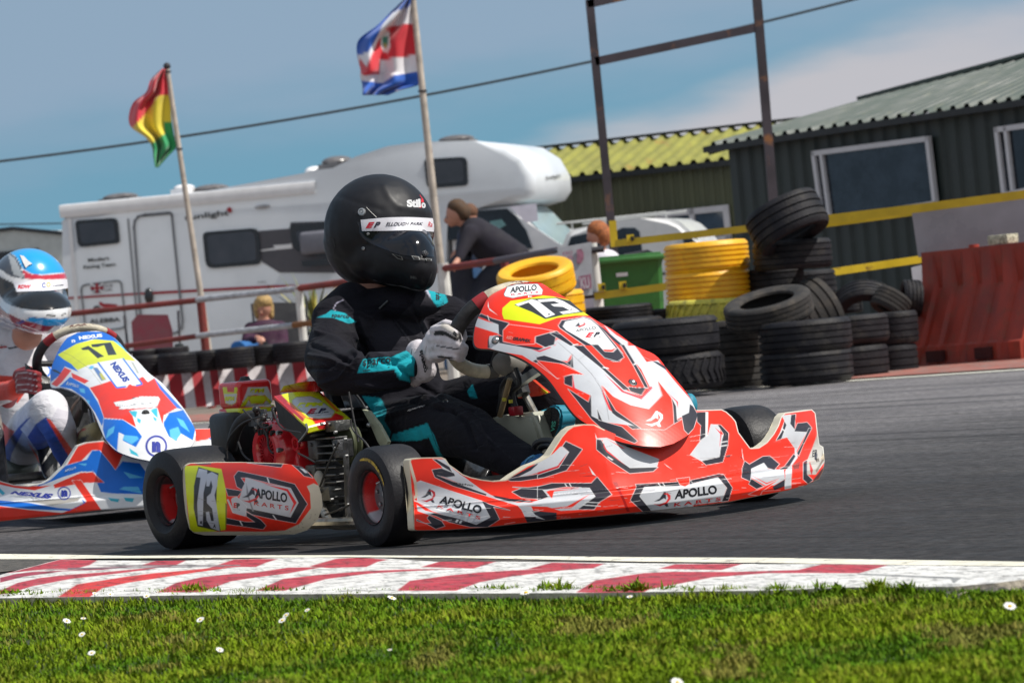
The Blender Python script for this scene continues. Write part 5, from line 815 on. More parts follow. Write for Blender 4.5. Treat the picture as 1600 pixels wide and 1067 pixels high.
sp_layers += [poly_(b, [(250, 380), (325, 440), (215, 600), (0, 662), (0, 560), (190, 440)], LG), poly_(b, [(0, 652), (205, 585), (312, 448), (222, 605), (0, 676)], (.6, .02, .03)), poly_(b, [(295, 330), (465, 412), (300, 630), (60, 706), (0, 716), (0, 682), (222, 606), (328, 440), (260, 380)], DK, WH, .6),
 poly_(b, [(90, 830), (540, 806), (605, 900), (420, 1042), (240, 1052), (-60, 960), (90, 920), (40, 835)], LG), poly_(b, [(90, 852), (130, 838), (430, 822), (170, 850), (150, 925)], RD), poly_(b, [(545, 878), (410, 950), (310, 1004), (70, 1034), (350, 1026), (430, 960)], RD),
 poly_(b, [(0, 802), (150, 765), (560, 765), (620, 700), (772, 882), (640, 962), (590, 1036), (420, 1036), (602, 902), (542, 812), (300, 800), (100, 830), (0, 832)], DK, WH, .6), poly_(b, [(0, 830), (50, 830), (112, 905), (40, 932), (0, 936)], DK, WH), poly_(b, [(535, 590), (610, 690), (570, 670)], WH), poly_(b, [(470, 985), (660, 1000), (655, 1008), (465, 995)], WH), poly_(b, [(490, 955), (650, 965), (650, 972), (485, 965)], WH),
 poly_(b, [(280, 768), (300, 800), (310, 800), (290, 768)], WH), poly_(b, [(325, 766), (345, 800), (355, 800), (335, 766)], WH),
 poly_(b, [(620, 300), (720, 295), (960, 400), (1262, 515), (1240, 602), (960, 606), (760, 470), (690, 370), (680, 310)], LG, WH), poly_(b, [(615, 308), (662, 314), (742, 450), (962, 606), (1252, 598), (1205, 640), (960, 662), (760, 532), (613, 412)], DK, WH, .6), poly_(b, [(688, 340), (712, 410), (910, 575), (720, 440), (690, 390)], (.7, .02, .03)), poly_(b, [(730, 308), (915, 405), (880, 402)], RD), poly_(b, [(830, 310), (920, 340), (1010, 402), (940, 390)], DK), poly_(b, [(735, 485), (790, 520), (775, 525), (725, 492)], WH), poly_(b, [(600, 245), (620, 300), (608, 300)], WH),
 poly_(b, [(1110, 800), (1620, 782), (1620, 1040), (1190, 1062), (1060, 905)], LG), poly_(b, [(1020, 776), (1620, 742), (1620, 790), (1112, 802), (1062, 902), (1200, 1070), (1110, 1070), (968, 942), (1032, 800)], DK, WH, .5), poly_(b, [(1250, 760), (1275, 795), (1285, 795), (1260, 760)], WH), poly_(b, [(1295, 758), (1320, 792), (1330, 792), (1305, 758)], WH), poly_(b, [(1320, 560), (1400, 620), (1350, 590)], WH),
 poly_(c, [(-30, 862), (130, 840), (410, 770), (502, 880), (450, 1022), (-30, 1080)], LG), poly_(c, [(130, 800), (420, 735), (470, 740), (562, 880), (520, 1012), (452, 1024), (507, 880), (412, 768), (150, 832)], DK, WH, .5), poly_(c, [(-20, 785), (120, 768), (112, 842), (70, 866), (20, 852)], RD, WH),
 poly_(c, [(190, 95), (287, 90), (282, 350), (225, 388), (236, 230), (195, 190)], DK, WH), poly_(c, [(285, 90), (312, 90), (302, 385), (281, 350)], WH), poly_(c, [(340, 220), (420, 225), (440, 320), (462, 330), (430, 560), (245, 602), (125, 535), (240, 380), (310, 330)], LG, WH),
 poly_(c, [(410, 225), (440, 225), (522, 310), (517, 430), (462, 610), (290, 642), (243, 600), (430, 558), (450, 400), (472, 320)], DK, WH, .5), poly_(c, [(380, 250), (452, 310), (428, 480), (438, 320)], (.7, .02, .03)), poly_(c, [(450, 400), (515, 390), (515, 398), (450, 410)], WH), poly_(c, [(445, 440), (510, 430), (508, 440), (445, 450)], WH),
 poly_(c, [(760, 680), (880, 610), (940, 682), (1100, 690), (1112, 790), (1000, 852), (900, 852), (755, 772)], LG), poly_(c, [(690, 600), (740, 635), (880, 553), (952, 548), (1052, 632), (1000, 692), (930, 672), (890, 618), (760, 680), (752, 812), (660, 772), (665, 680)], DK, WH, .5), poly_(c, [(735, 840), (815, 890), (885, 862), (760, 785)], DK, WH), poly_(c, [(765, 752), (920, 828), (1052, 780), (920, 842)], RD), poly_(c, [(730, 948), (1045, 793), (872, 916), (850, 964)], RD, WH), poly_(c, [(980, 870), (1110, 790), (1120, 860), (1000, 905)], DK), poly_(c, [(660, 460), (682, 600), (668, 560)], WH),
 poly_(c, [(1080, 130), (1165, 118), (1172, 210), (1222, 282), (1335, 300), (1300, 362), (1227, 500), (1240, 562), (1182, 640), (1172, 880), (1110, 892), (1120, 700), (1212, 560), (1217, 470), (1132, 350), (1020, 382), (1060, 310), (1110, 180)], LG, WH), poly_(c, [(1050, 690), (1110, 650), (1202, 528), (1222, 550), (1160, 652), (1130, 682)], DK, WH),
 poly_(c, [(1175, 120), (1222, 114), (1210, 272), (1165, 212)], DK, WH), poly_(c, [(1240, 208), (1342, 198), (1388, 252), (1360, 300), (1208, 292)], DK, WH), poly_(c, [(1360, 258), (1388, 262), (1302, 430), (1255, 547), (1235, 520), (1290, 420), (1340, 300)], DK, WH), poly_(c, [(1105, 185), (1127, 225), (1072, 370), (1018, 387), (1080, 290)], DK, WH), poly_(c, [(1080, 255), (1110, 285), (1104, 292), (1074, 264)], WH),
 poly_(c, [(1455, 300), (1512, 440), (1530, 600), (1432, 742), (1340, 742), (1340, 600), (1400, 450)], (.50, .48, .44)), poly_(c, [(1300, 615), (1342, 588), (1342, 742), (1402, 800), (1352, 836), (1300, 790)], DK, WH), poly_(c, [(1402, 800), (1530, 640), (1530, 740), (1420, 842)], (.10, .03, .03)), poly_(c, [(1365, 598), (1402, 690), (1390, 752), (1372, 700)], (.6, .03, .03)), poly_(c, [(1420, 500), (1450, 520), (1440, 600), (1418, 580)], DK), poly_(c, [(1500, 480), (1512, 600), (1440, 720), (1430, 700), (1490, 600)], (.22, .18, .14)),
 poly_(c, [(1190, 640), (1270, 600), (1260, 680), (1200, 690)], (.28, .05, .04)), poly_(c, [(488, 545), (545, 530), (540, 560), (500, 565)], (.12, .03, .03)), poly_(c, [(640, 555), (665, 560), (660, 585)], (.12, .03, .03)), poly_(b, [(440, 692), (590, 680), (600, 688), (520, 694)], (.3, .02, .02)), poly_(b, [(780, 750), (830, 750), (920, 960), (960, 1060), (930, 1060), (880, 930)], (.45, .012, .01))]
sp_layers += [(q, CRM) for q in pline([(639.5, 722)] + top[1:24], 3.2)] + [(q, (.70, .68, .62)) for q in pline(top[28:], 2.6)] + [(q, CRM) for q in pline([(640, 722), (649, 754), (651, 775), (644, 779), (645.5, 829)], 4.4)] + [(q, (.17, .13, .10)) for q in pline(bot[3:], 2.0)]
sp_layers += logo(a, 180, 620, 2.3, DK, (.45, .02, .03)) + logo(b, 1215, 850, 2.5, DK, (.70, .03, .03), .12)
rs_ = np.random.default_rng(11)                  # scuffs, chips and rubber marks picked up in racing
tf_, bf_ = curve_fn(top), curve_fn(bot)
for _ in range(150):
    u_ = rs_.uniform(648, 1280); v0_, v1_ = float(tf_(u_)), float(bf_(u_)); v_ = v1_ - (v1_ - v0_) * rs_.beta(1.2, 2.6); L_ = rs_.uniform(3, 26); sl0 = -.10 + rs_.normal(0, .09)
    sp_layers += [(q, [(.20, .17, .16), (.50, .46, .44), (.10, .06, .06), (.74, .72, .70)][_ % 4]) for q in pline([(u_, v_), (u_ + L_, v_ + L_ * sl0)], rs_.uniform(.15, .55))]
r2 = lambda p: Z(620, 580, 2.286, p)
sp_text = [('APOLLO', a([(372, 768), (806, 886), (402, 690), (826, 800)]), (.012, .012, .016), (.03, 0), .003), ('K A R T S', a([(352, 812), (800, 944), (362, 786), (806, 912)]), (.62, .02, .02), (.02, 0), .003),
           ('APOLLO', r2([(993, 456), (1146, 436), (996, 424), (1141, 405)]), (.012, .012, .016), (.03, 0)), ('K A R T S', r2([(990, 483), (1158, 461), (992, 470), (1158, 449)]), (.65, .02, .02), (.02, 0)), ('graphix', a([(520, 570), (735, 606), (515, 545)]), (.03, .03, .03), (.02, 0)),
           ('EP', c([(1395, 560), (1440, 545), (1400, 490), (1445, 480)]), (.02, .02, .02), (.02, 0))]
sh = Shell(K1, strip_grid(top, bot, 620, 150, us=xs), Gsp); sh.fin('front_bumper', decal_m, kart, sp_layers, RD, CRM, -np.array(K1.F) * .03, sp_text)
# --- number panel over the steering column
cen = [kc(u, v, y=0) for u, v in ((815, 440), (838, 450), (858, 474), (893, 500), (927, 523), (958, 556), (989, 597), (1021, 650), (1045, 695))]; lc = [K1.loc(p) for p in cen]; hx = np.array([float(p[0]) for p in lc]); hz = np.array([float(p[2]) for p in lc])
def hprof(x):
    r_ = np.interp(x, hx, hz); r_ = np.where(x < hx[0], hz[0] - (hx[0] - x) * .4, r_); return np.where(x > hx[-1], hz[-1] - (x - hx[-1]) * 2.2, r_)
hxx = np.linspace(-.6, .9, 400); hsm = np.convolve(np.pad(hprof(hxx), 9, mode='edge'), np.ones(19) / 19, 'valid')
def Gn(x, y, z): return z - np.interp(x, hxx, hsm) + np.where(y < 0, 2.2 * y * y + 38 * y ** 4, 1.1 * y * y + 5 * y ** 4)
NA = [(790, 449), (765, 463), (752, 486), (742, 512), (743, 541), (770, 546), (800, 554), (828, 568), (856, 592), (878, 622), (900, 650), (925, 667), (960, 687), (1000, 696), (1032, 698)]; NB = [(800, 444), (840, 441), (864, 454), (889, 469), (907, 484), (934, 502), (960, 517), (992, 540), (1024, 555), (1045, 580), (1073, 614), (1086, 638), (1089, 655), (1079, 676), (1052, 693)]
n_layers = [poly_(d, [(360, 185), (350, 165), (385, 88), (480, 62), (700, 58), (752, 120), (742, 168), (600, 172), (440, 203)], (.78, .78, .78), DK, .9), poly_(d, [(335, 310), (420, 235), (600, 210), (760, 180), (860, 190), (1030, 225), (1120, 262), (1260, 385), (1100, 385), (900, 410), (720, 475), (350, 422), (332, 370)], YG, (.5, .3, .02), .3),
 poly_(d, [(455, 275), (620, 213), (900, 200), (1070, 240), (1190, 350), (980, 378), (780, 424), (640, 350)], (.035, .035, .04)), poly_(d, [(468, 270), (640, 217), (702, 235), (882, 375), (788, 408), (605, 250), (500, 288)], WH), poly_(d, [(700, 222), (890, 208), (970, 238), (1105, 318), (1140, 345), (965, 372), (930, 350), (1035, 332), (965, 296), (870, 290), (838, 270), (935, 262), (870, 235), (722, 247)], WH),
 poly_(d, [(110, 368), (230, 420), (402, 465), (342, 540), (337, 602), (290, 577), (290, 482), (80, 397)], DK, WH), poly_(d, [(80, 405), (292, 480), (297, 577), (50, 500), (55, 440)], LG), poly_(d, [(175, 385), (182, 385), (200, 440), (192, 440)], WH), poly_(d, [(85, 400), (160, 425), (240, 470), (150, 440), (78, 412)], RD), poly_(d, [(185, 240), (195, 310), (280, 380), (200, 330), (180, 290)], WH),
 poly_(d, [(180, 722), (200, 600), (290, 590), (330, 662), (480, 690), (700, 742), (880, 662), (905, 630), (1060, 690), (1200, 820), (1400, 1000), (1500, 1080), (1250, 1080), (1190, 1000), (1060, 940), (1060, 780), (1010, 862), (880, 850), (770, 800), (650, 870), (540, 800), (300, 760)], LG),
 poly_(d, [(298, 600), (337, 600), (342, 665), (480, 690), (765, 725), (700, 748), (480, 704), (298, 672)], DK), poly_(d, [(340, 540), (402, 480), (740, 522), (880, 550), (672, 612), (668, 682), (480, 690), (340, 655)], RD, WH), poly_(d, [(680, 607), (840, 562), (892, 600), (872, 690), (780, 716), (680, 666)], DK, WH, .6), poly_(d, [(640, 740), (720, 768), (885, 702), (908, 640), (888, 690), (720, 750)], (.75, .03, .06)),
 poly_(d, [(650, 862), (760, 800), (880, 850), (990, 895), (1050, 840), (1062, 770), (1068, 962), (1000, 912), (870, 872), (780, 828), (690, 882)], DK, WH), poly_(d, [(690, 882), (780, 827), (1000, 902), (1195, 1008), (1060, 990), (905, 1042)], RD, WH), poly_(d, [(180, 660), (190, 600), (200, 720), (180, 722)], DK),
 poly_(d, [(830, 572), (900, 550), (1090, 700), (1300, 872), (1570, 1080), (1480, 1080), (1380, 1000), (1060, 712)], DK, WH, .5), poly_(d, [(918, 490), (950, 438), (1100, 418), (1180, 400), (1262, 425), (1340, 490), (1600, 800), (1550, 872), (1420, 852), (930, 514)], DK, WH, .6), poly_(d, [(962, 500), (990, 447), (1110, 424), (1180, 407), (1255, 432), (1328, 492), (1530, 742), (1480, 782), (1380, 772), (1330, 732), (1000, 540)], (.74, .74, .75)), poly_(d, [(1335, 732), (1380, 770), (1480, 765), (1522, 718), (1470, 742), (1380, 738)], RD),
 poly_(d, [(1390, 482), (1520, 590), (1640, 660), (1640, 780), (1500, 640)], LG), poly_(d, [(1318, 470), (1400, 530), (1640, 740), (1640, 765), (1480, 640)], DK), poly_(d, [(1060, 690), (1120, 680), (1126, 686), (1068, 697)], WH),
 poly_(d, [(1090, 500), (1130, 455), (1140, 490), (1165, 490), (1110, 500)], DK), poly_(d, [(1120, 500), (1180, 475), (1180, 455), (1200, 470), (1190, 490), (1130, 512)], (.6, .03, .03))]
n_layers += [poly_(e, [(100, 0), (330, 0), (600, 215), (790, 400), (970, 475), (1040, 385), (960, 220), (900, 150), (800, 0), (900, 0), (1010, 150), (1110, 130), (1190, 230), (1280, 340), (1420, 500), (1462, 570), (1380, 640), (1290, 680), (1250, 520), (1110, 330), (1150, 460), (1030, 585), (860, 550), (700, 470), (590, 370), (700, 600), (880, 740), (560, 700), (490, 660), (490, 460), (320, 380), (330, 260), (430, 270), (320, 190), (320, 70), (200, 60)], LG),
 poly_(e, [(330, 0), (425, 0), (640, 220), (850, 405), (800, 412), (600, 217)], DK, WH, .5), poly_(e, [(430, 0), (500, 0), (620, 120), (650, 130), (700, 150), (760, 150), (800, 110), (770, 0), (790, 0), (900, 165), (960, 260), (1010, 390), (830, 380), (640, 210)], RD), poly_(e, [(500, -10), (620, 110), (740, 145), (800, 108), (740, 20), (700, 60), (620, 55), (560, -10)], DK, WH), poly_(e, [(768, -10), (800, -10), (902, 160), (962, 260), (1024, 385), (1000, 398), (890, 190)], DK, WH, .5), poly_(e, [(838, 380), (920, 390), (1004, 388), (962, 457), (858, 422)], DK, WH),
 poly_(e, [(620, 262), (780, 430), (962, 497), (1062, 395), (1055, 372), (965, 472), (800, 420)], (.80, .03, .05)), poly_(e, [(905, -5), (960, 25), (1110, 88), (1140, 130), (1010, 152)], RD), poly_(e, [(1060, 140), (1120, 180), (1200, 230), (1180, 190), (1110, 150)], DK),
 poly_(e, [(600, 370), (700, 470), (860, 550), (1030, 587), (1157, 460), (1112, 322), (1252, 500), (1262, 720), (1180, 777), (960, 772), (700, 602)], RD, WH, .4), poly_(e, [(620, 430), (722, 600), (955, 765), (880, 772), (690, 622)], DK, WH), poly_(e, [(555, 540), (600, 600), (690, 632), (895, 742), (600, 702), (560, 682)], LG), poly_(e, [(590, 380), (690, 610), (660, 590), (610, 470)], (.7, .03, .04)),
 poly_(e, [(280, 400), (470, 522), (495, 450), (500, 650), (600, 700), (550, 580), (565, 690), (780, 750), (925, 882), (900, 902), (620, 790), (500, 680), (380, 525)], DK, WH), poly_(e, [(1240, 480), (1282, 560), (1292, 690), (1335, 680), (1265, 722), (1255, 560)], DK, WH), poly_(e, [(1335, 650), (1400, 620), (1410, 540), (1440, 560), (1485, 640), (1445, 765), (1395, 818), (1358, 780)], DK, WH), poly_(e, [(1210, 440), (1300, 520), (1300, 580), (1285, 520)], (.7, .03, .04)),
 poly_(e, [(-10, 130), (80, 108), (430, 268), (330, 262), (180, 302), (125, 252)], RD, WH), poly_(e, [(-10, 108), (60, 90), (250, 152), (310, 190), (322, 60), (332, 205), (240, 168), (-10, 132)], DK, WH), poly_(e, [(248, 290), (322, 268), (322, 382), (248, 352)], DK, WH), poly_(e, [(324, 268), (345, 390), (425, 445), (325, 392)], (.8, .03, .05)), poly_(e, [(195, 302), (246, 290), (246, 362)], RD),
 poly_(e, [(600, 205), (660, 215), (655, 205), (610, 196)], WH), poly_(e, [(885, 172), (915, 158), (920, 164), (890, 182)], WH)]
n_layers += logo(e, 1000, 600, 2.35, WH, WH, .1) + [(q, DK) for q in pline(e([(640, -60), (380, 130), (560, 330), (640, 560), (660, 680)]), .01)]
n_layers += [(q, (.20, .19, .20)) for q in pline(e([(190, -30), (330, 90), (500, 260), (590, 400), (640, 560), (660, 690)]), .45)]
for _ in range(50):
    u_ = rs_.uniform(760, 1070); v_ = rs_.uniform(460, 690); L_ = rs_.uniform(3, 16); sl0 = .5 + rs_.normal(0, .3)
    n_layers += [(q, [(.40, .38, .38), (.62, .60, .60), (.14, .08, .08)][_ % 3]) for q in pline([(u_, v_), (u_ + L_, v_ + L_ * sl0)], rs_.uniform(.12, .35))]
n_text = [('APOLLO', d([(415, 150), (692, 122), (420, 92), (690, 62)]), (.015, .015, .02), (.025, 0), .002), ('K A R T S', d([(425, 176), (708, 150), (425, 160), (708, 134)]), (.65, .03, .08), (.02, 0)), ('APOLLO', d([(1098, 558), (1312, 524), (1098, 532), (1300, 496)]), (.03, .03, .03), (.0, 0)),
          ('E', d([(1195, 615), (1275, 610), (1210, 563), (1290, 560)]), (.70, .03, .04), (.06, .3)), ('P', d([(1280, 608), (1345, 603), (1292, 560), (1352, 556)]), (.02, .02, .03), (.06, .3)), ('GRAPHIX', d([(440, 640), (630, 668), (450, 606), (630, 634)]), (.03, .03, .03), (.05, .2)), ('RED', d([(372, 628), (435, 638), (380, 598), (443, 606)]), (.75, .3, .25), (.02, .2)),
          ('racing', d([(1192, 635), (1370, 606), (1192, 626), (1370, 598)]), (.08, .05, .06), (.0, 0)), ('A', d([(800, 388), (830, 380), (805, 365)]), (.03, .03, .03), (.03, 0)), ('A', d([(1035, 332), (1065, 328), (1035, 318)]), (.03, .03, .03), (.03, 0)), ('k', d([(600, 200), (650, 195), (600, 178)]), (.8, .75, .75), (.03, 0))]
nsh = Shell(K1, ruled_grid(NA, NB, 210, 330), Gn, (9.2, 11.6)); nsh.fin('number_panel', decal_m, kart, n_layers, RD, (.03, .03, .03), -np.array(K1.F) * .006 - np.array([0, 0, .004]), n_text, smooth=70)
def on(G, u, v, lift=0, r=(9.2, 12)): P = drape(K1, [(u, v)], G, *r)[0]; P = Vector(P); return P + (Vector((0, 0, CH)) - P).normalized() * lift
def nrm_on(G, u, v): p = on(G, u, v); q = on(G, u + 3, v); r_ = on(G, u, v + 3); return (r_ - p).cross(q - p).normalized()
silver = mat('bright_metal', (.38, .38, .38), .30, .9, var=.2); darkmetal = mat('dark_engine_metal', (.09, .09, .095), .46, .7, var=.5, vs_=22, bump=.3, bs=80); blackp = mat('black_plastic', (.014, .014, .016), .45, var=.3, vs_=12, bump=.1, bs=50); blackrub = mat('black_hose', (.018, .017, .018), .6, bump=.15)
for (u, v) in ((989, 597), (774.5, 531)):
    n_ = nrm_on(Gn, u, v); n_ = n_ if n_.dot(Vector((0, -1, 0))) > 0 else -n_; p = on(Gn, u, v, .002); mb = MB(); mb.lathe([(0, .006), (.005, .005), (.0075, .002), (.010, 0)], p, n_, 20, 0); mb.lathe([(.0102, .0006), (.0125, 0)], p, n_, 20, 1); mb.build('panel_bolt', [silver, blackp], kart)
# --- side pod
ptop = [(288.5, 731), (291, 727), (298, 724), (340, 722.5), (385, 722.5), (430, 724), (452, 725), (473, 729.5), (488, 743), (497, 756.5), (502.5, 773), (504, 788)]; pbot = [(288.5, 738), (290, 760), (293, 800), (297, 826), (305, 833), (320, 836), (430, 836), (460, 834.5), (480, 828), (496, 812), (502.5, 796), (504, 791)]
def Gp(x, y, z): return y - (-.655 + 7 * np.maximum(0, np.abs(z - .145) - .035) ** 2 + 2.6 * np.maximum(0, x + .42) ** 2 - .010 * np.exp(-((z - .15) / .05) ** 2))
p_layers = [poly_(g, [(60, 118), (200, 113), (440, 150), (482, 350), (497, 560), (482, 782), (350, 802), (150, 812), (112, 780), (88, 550), (48, 200)], YG), poly_(g, [(200, 128), (412, 195), (392, 300), (387, 560), (432, 802), (190, 747), (150, 560), (153, 330), (180, 200)], (.03, .03, .035)),
 poly_(g, [(205, 143), (292, 163), (287, 250), (252, 400), (245, 742), (195, 730), (187, 500), (222, 240), (178, 233)], (.50, .53, .60)), poly_(g, [(283, 205), (340, 180), (402, 213), (396, 320), (367, 420), (387, 520), (422, 797), (330, 762), (283, 680), (278, 600), (310, 592), (332, 690), (360, 690), (342, 560), (288, 505), (288, 440), (330, 400), (347, 330), (332, 268), (312, 330), (283, 330)], (.50, .53, .60)),
 poly_(g, [(690, 238), (920, 305), (1165, 345), (1245, 500), (1165, 655), (960, 625), (640, 545), (620, 470), (680, 300)], LG), poly_(g, [(880, 305), (1132, 358), (1224, 500), (1150, 622), (1190, 510), (1120, 382)], (.80, .03, .03)),
 poly_(g, [(572, 225), (615, 172), (900, 232), (1202, 308), (1334, 515), (1212, 713), (960, 667), (760, 622), (655, 558), (700, 556), (1160, 652), (1242, 500), (1162, 348), (700, 238), (640, 240), (682, 300), (650, 362), (600, 332)], DK, WH, .5), poly_(g, [(485, 353), (652, 380), (612, 432), (510, 430)], DK, WH), poly_(g, [(500, 470), (600, 440), (700, 540), (690, 642), (558, 604)], LG, WH), poly_(g, [(510, 460), (560, 440), (540, 470), (560, 560), (520, 480)], RD),
 poly_(g, [(490, 660), (690, 702), (790, 702), (700, 642), (700, 598), (850, 680), (903, 740), (872, 777), (490, 722)], DK, WH), poly_(g, [(910, 238), (925, 242), (945, 300), (930, 298)], WH), poly_(g, [(970, 630), (985, 632), (1020, 680), (1005, 678)], WH), poly_(g, [(625, 690), (640, 692), (665, 740), (650, 738)], WH),
 poly_(g, [(110, 84), (330, 88), (330, 102), (200, 104)], (.10, .10, .12)), poly_(g, [(700, 84), (1082, 96), (1060, 132), (980, 122)], DK, WH), poly_(g, [(1175, 105), (1292, 130), (1392, 242), (1302, 222), (1240, 160)], DK, WH), poly_(g, [(1255, 140), (1300, 150), (1340, 190), (1310, 190)], LG),
 poly_(g, [(1400, 300), (1470, 330), (1540, 430), (1540, 560), (1440, 700), (1330, 812), (1200, 860), (140, 860), (150, 806), (500, 800), (900, 802), (1100, 790), (1250, 722), (1372, 560), (1362, 400), (1330, 330)], CRM), poly_(g, [(480, 500), (500, 520), (490, 780), (480, 780)], (.2, .18, .02)), poly_(g, [(700, 300), (740, 480), (780, 590), (760, 590), (700, 400)], (.26, .26, .28))]
p_layers += [(q, (.22, .20, .16)) for q in pline(g([(160, 846), (900, 848), (1300, 830)]), .8)] + logo(g, 655, 335, 2.7, DK, (.6, .03, .03))
rr_ = np.random.default_rng(3)
for _ in range(26): x_, y_ = rr_.uniform(1150, 1450), rr_.uniform(600, 800); p_layers.append(poly_(g, [(x_, y_), (x_ + 9, y_ + 2), (x_ + 3, y_ + 9)], (.14, .10, .06)))
for _ in range(12): y_ = rr_.uniform(430, 720); x_ = rr_.uniform(150, 400); p_layers += [(q, (.22, .22, .22)) for q in pline(g([(x_, y_), (x_ + rr_.uniform(30, 90), y_ + rr_.uniform(-4, 12))]), .4)]
p_text = [('APOLLO', g([(786, 448), (1122, 502), (792, 348), (1124, 402)]), (.012, .012, .016), (.03, 0)), ('K A R T S', g([(778, 526), (1138, 582), (778, 484), (1138, 534)]), (.55, .05, .04), (.02, 0)), ('E', g([(565, 556), (597, 556), (567, 502)]), (.65, .03, .03), (.05, 0)), ('P', g([(598, 558), (630, 560), (598, 504)]), (.02, .02, .02), (.05, 0)), ('racing', g([(560, 576), (632, 580), (560, 566)]), (.1, .05, .05), (0, 0)), ('A', g([(212, 722), (240, 728), (214, 684)]), (.02, .02, .02), (.04, 0)), ('A', g([(352, 758), (380, 766), (354, 722)]), (.02, .02, .02), (.04, 0))]
us = np.linspace(288.5, 504, 260); psh = Shell(K1, strip_grid(ptop, pbot, 260, 130, us=us), Gp, (10, 12)); psh.fin('side_pod', decal_m, kart, p_layers, RD, CRM, np.array([-.02, .10, 0]), p_text, smooth=60, label='red side pod with a yellow number 73 panel')
# far side pod (mostly hidden)
mb = MB(); mb.bbox(K1.p(-.55, .60, .14), (.62, .14, .18), .05, (K1.F, K1.L, UP), 0, 4); mb.build('side_pod', mat('red_plastic', (.70, .03, .02), .35, var=.08), kart)
# --- wheels
slick = mat('slick_rubber', (.014, .0135, .016), .50, var=.25, vs_=10, bump=.15, bs=120, vcol=(.045, .040, .038), dirt_or_refl=6, thresh=(.52, .85), spec=.28)
def slick_prof(R, w_, rin):
    h = w_ / 2; pts = [(rin, -h * .70), (rin + .006, -h * .86), (rin + (R - rin) * .35, -h), (rin + (R - rin) * .68, -h * .97), (R * .962, -h * .86), (R * .988, -h * .70), (R, -h * .45), (R * 1.002, 0), (R, h * .45), (R * .988, h * .70), (R * .962, h * .86), (rin + (R - rin) * .68, h * .97), (rin + (R - rin) * .35, h), (rin + .006, h * .86), (rin, h * .70)]
    return pts
def wheel(fr, x, y, R, w_, rin, parent, side=-1, steer=0., mark=True, seed=0, name='wheel', colr=(.55, .02, .02)):
    ax = (fr.L * cos(steer) + fr.F * sin(steer)).normalized(); cen_ = fr.p(x, y, R - .002); hub = empty(name, cen_, 0) if False else None; mb = MB()
    mb.lathe(slick_prof(R, w_, rin), cen_, ax, 72); 
    o = mb.build(name, slick, parent, smooth=35)
    # rim: barrel, spokes and hub in sticker colours
    s = side; h = w_ / 2; mb = MB(); prof = [(rin + .004, s * h * .88), (rin + .002, s * h * .72), (rin - .004, s * h * .60), (rin - .008, s * h * .30), (rin * .80, s * h * .16), (rin * .62, s * h * .14), (rin * .60, s * h * .36), (rin * .48, s * h * .40), (0.0005, s * h * .40)]
    mb.lathe(prof, cen_, ax, 60); rim = mb.build('rim', mat('rim_sticker', rough=.3, attr='paint', var=.12, vs_=30, metal=.1), o, smooth=35); C_ = np.zeros((60 * len(prof), 3)); rg = np.random.default_rng(seed)
    for j in range(60):
        aj = 2 * pi * j / 60; U0 = ax.orthogonal().normalized(); W0 = ax.cross(U0); dj = U0 * cos(aj) + W0 * sin(aj); ang = math.degrees(atan2(dj.z, dj.dot(fr.F))) % 360
        for i in range(len(prof)):
            cc = (.012, .012, .014)
            if 2 <= i <= 4: cc = colr if (95 + seed * 20 < ang < 222 + seed * 12 or 268 < ang < 300) else ((.42, .43, .47) if 222 + seed * 12 <= ang <= 268 else (.03, .03, .034))
            if i < 2: cc = (.045, .045, .05)
            if i >= 6: cc = (.10, .10, .11)
            C_[j * len(prof) + i] = cc
    setcol(rim.data, C_)
    mb = MB()
    for k in range(3): a_ = 2 * pi * k / 3 + seed; U_ = ax.orthogonal().normalized(); W_ = ax.cross(U_); mb.lathe([(0, s * .004), (.005, s * .004), (.006, 0)], cen_ + (U_ * cos(a_) + W_ * sin(a_)) * rin * .30 + ax * s * h * .41, ax, 10)
    mb.build('wheel_nuts', silver, rim)
    mb = MB(); mb.tube([cen_ + ax * s * h * .65 + (UP * .7 + fr.F * .71) * (rin - .004), cen_ + ax * s * (h * .9) + (UP * .7 + fr.F * .71) * (rin - .016)], .0025, 6); mb.build('valve', silver, rim)
    if mark:                                    # yellow tyre lettering arc
        mb = MB(); F_ = ax.cross(UP).normalized(); rows = [[], []]
        for k in range(22):
            t = k / 21; an = radians(105 - 88 * t) ; dv = UP * sin(an) + (-F_ if F_.dot(fr.F) < 0 else F_) * cos(an); ww = .0045 * (sin(pi * t) ** .35)
            for q, rr2 in enumerate((rin + (R - rin) * .52 - ww, rin + (R - rin) * .52 + ww)): rows[q].append(cen_ + dv * rr2 + ax * s * (h + .0012))
        mb.grid(rows); mb.build('tyre_marking', mat('yellow_tyre_mark', (.38, .27, .03), .7, var=.5, vs_=60, vcol=(.05, .045, .02), dirt_or_refl=90, thresh=(.5, .6)), o, fixn=False)
    return o
ws_ = kart; wheel(K1, -.002, -.552, .130, .128, .066, kart, -1, radians(3), True, 0); wheel(K1, .02, .575, .130, .128, .066, kart, -1, radians(3), False, 1)
wheel(K1, -1.07, -.545, .1405, .205, .066, kart, -1, 0, False, 2); wheel(K1, -1.05, .54, .1405, .205, .066, kart, -1, 0, False, 1)
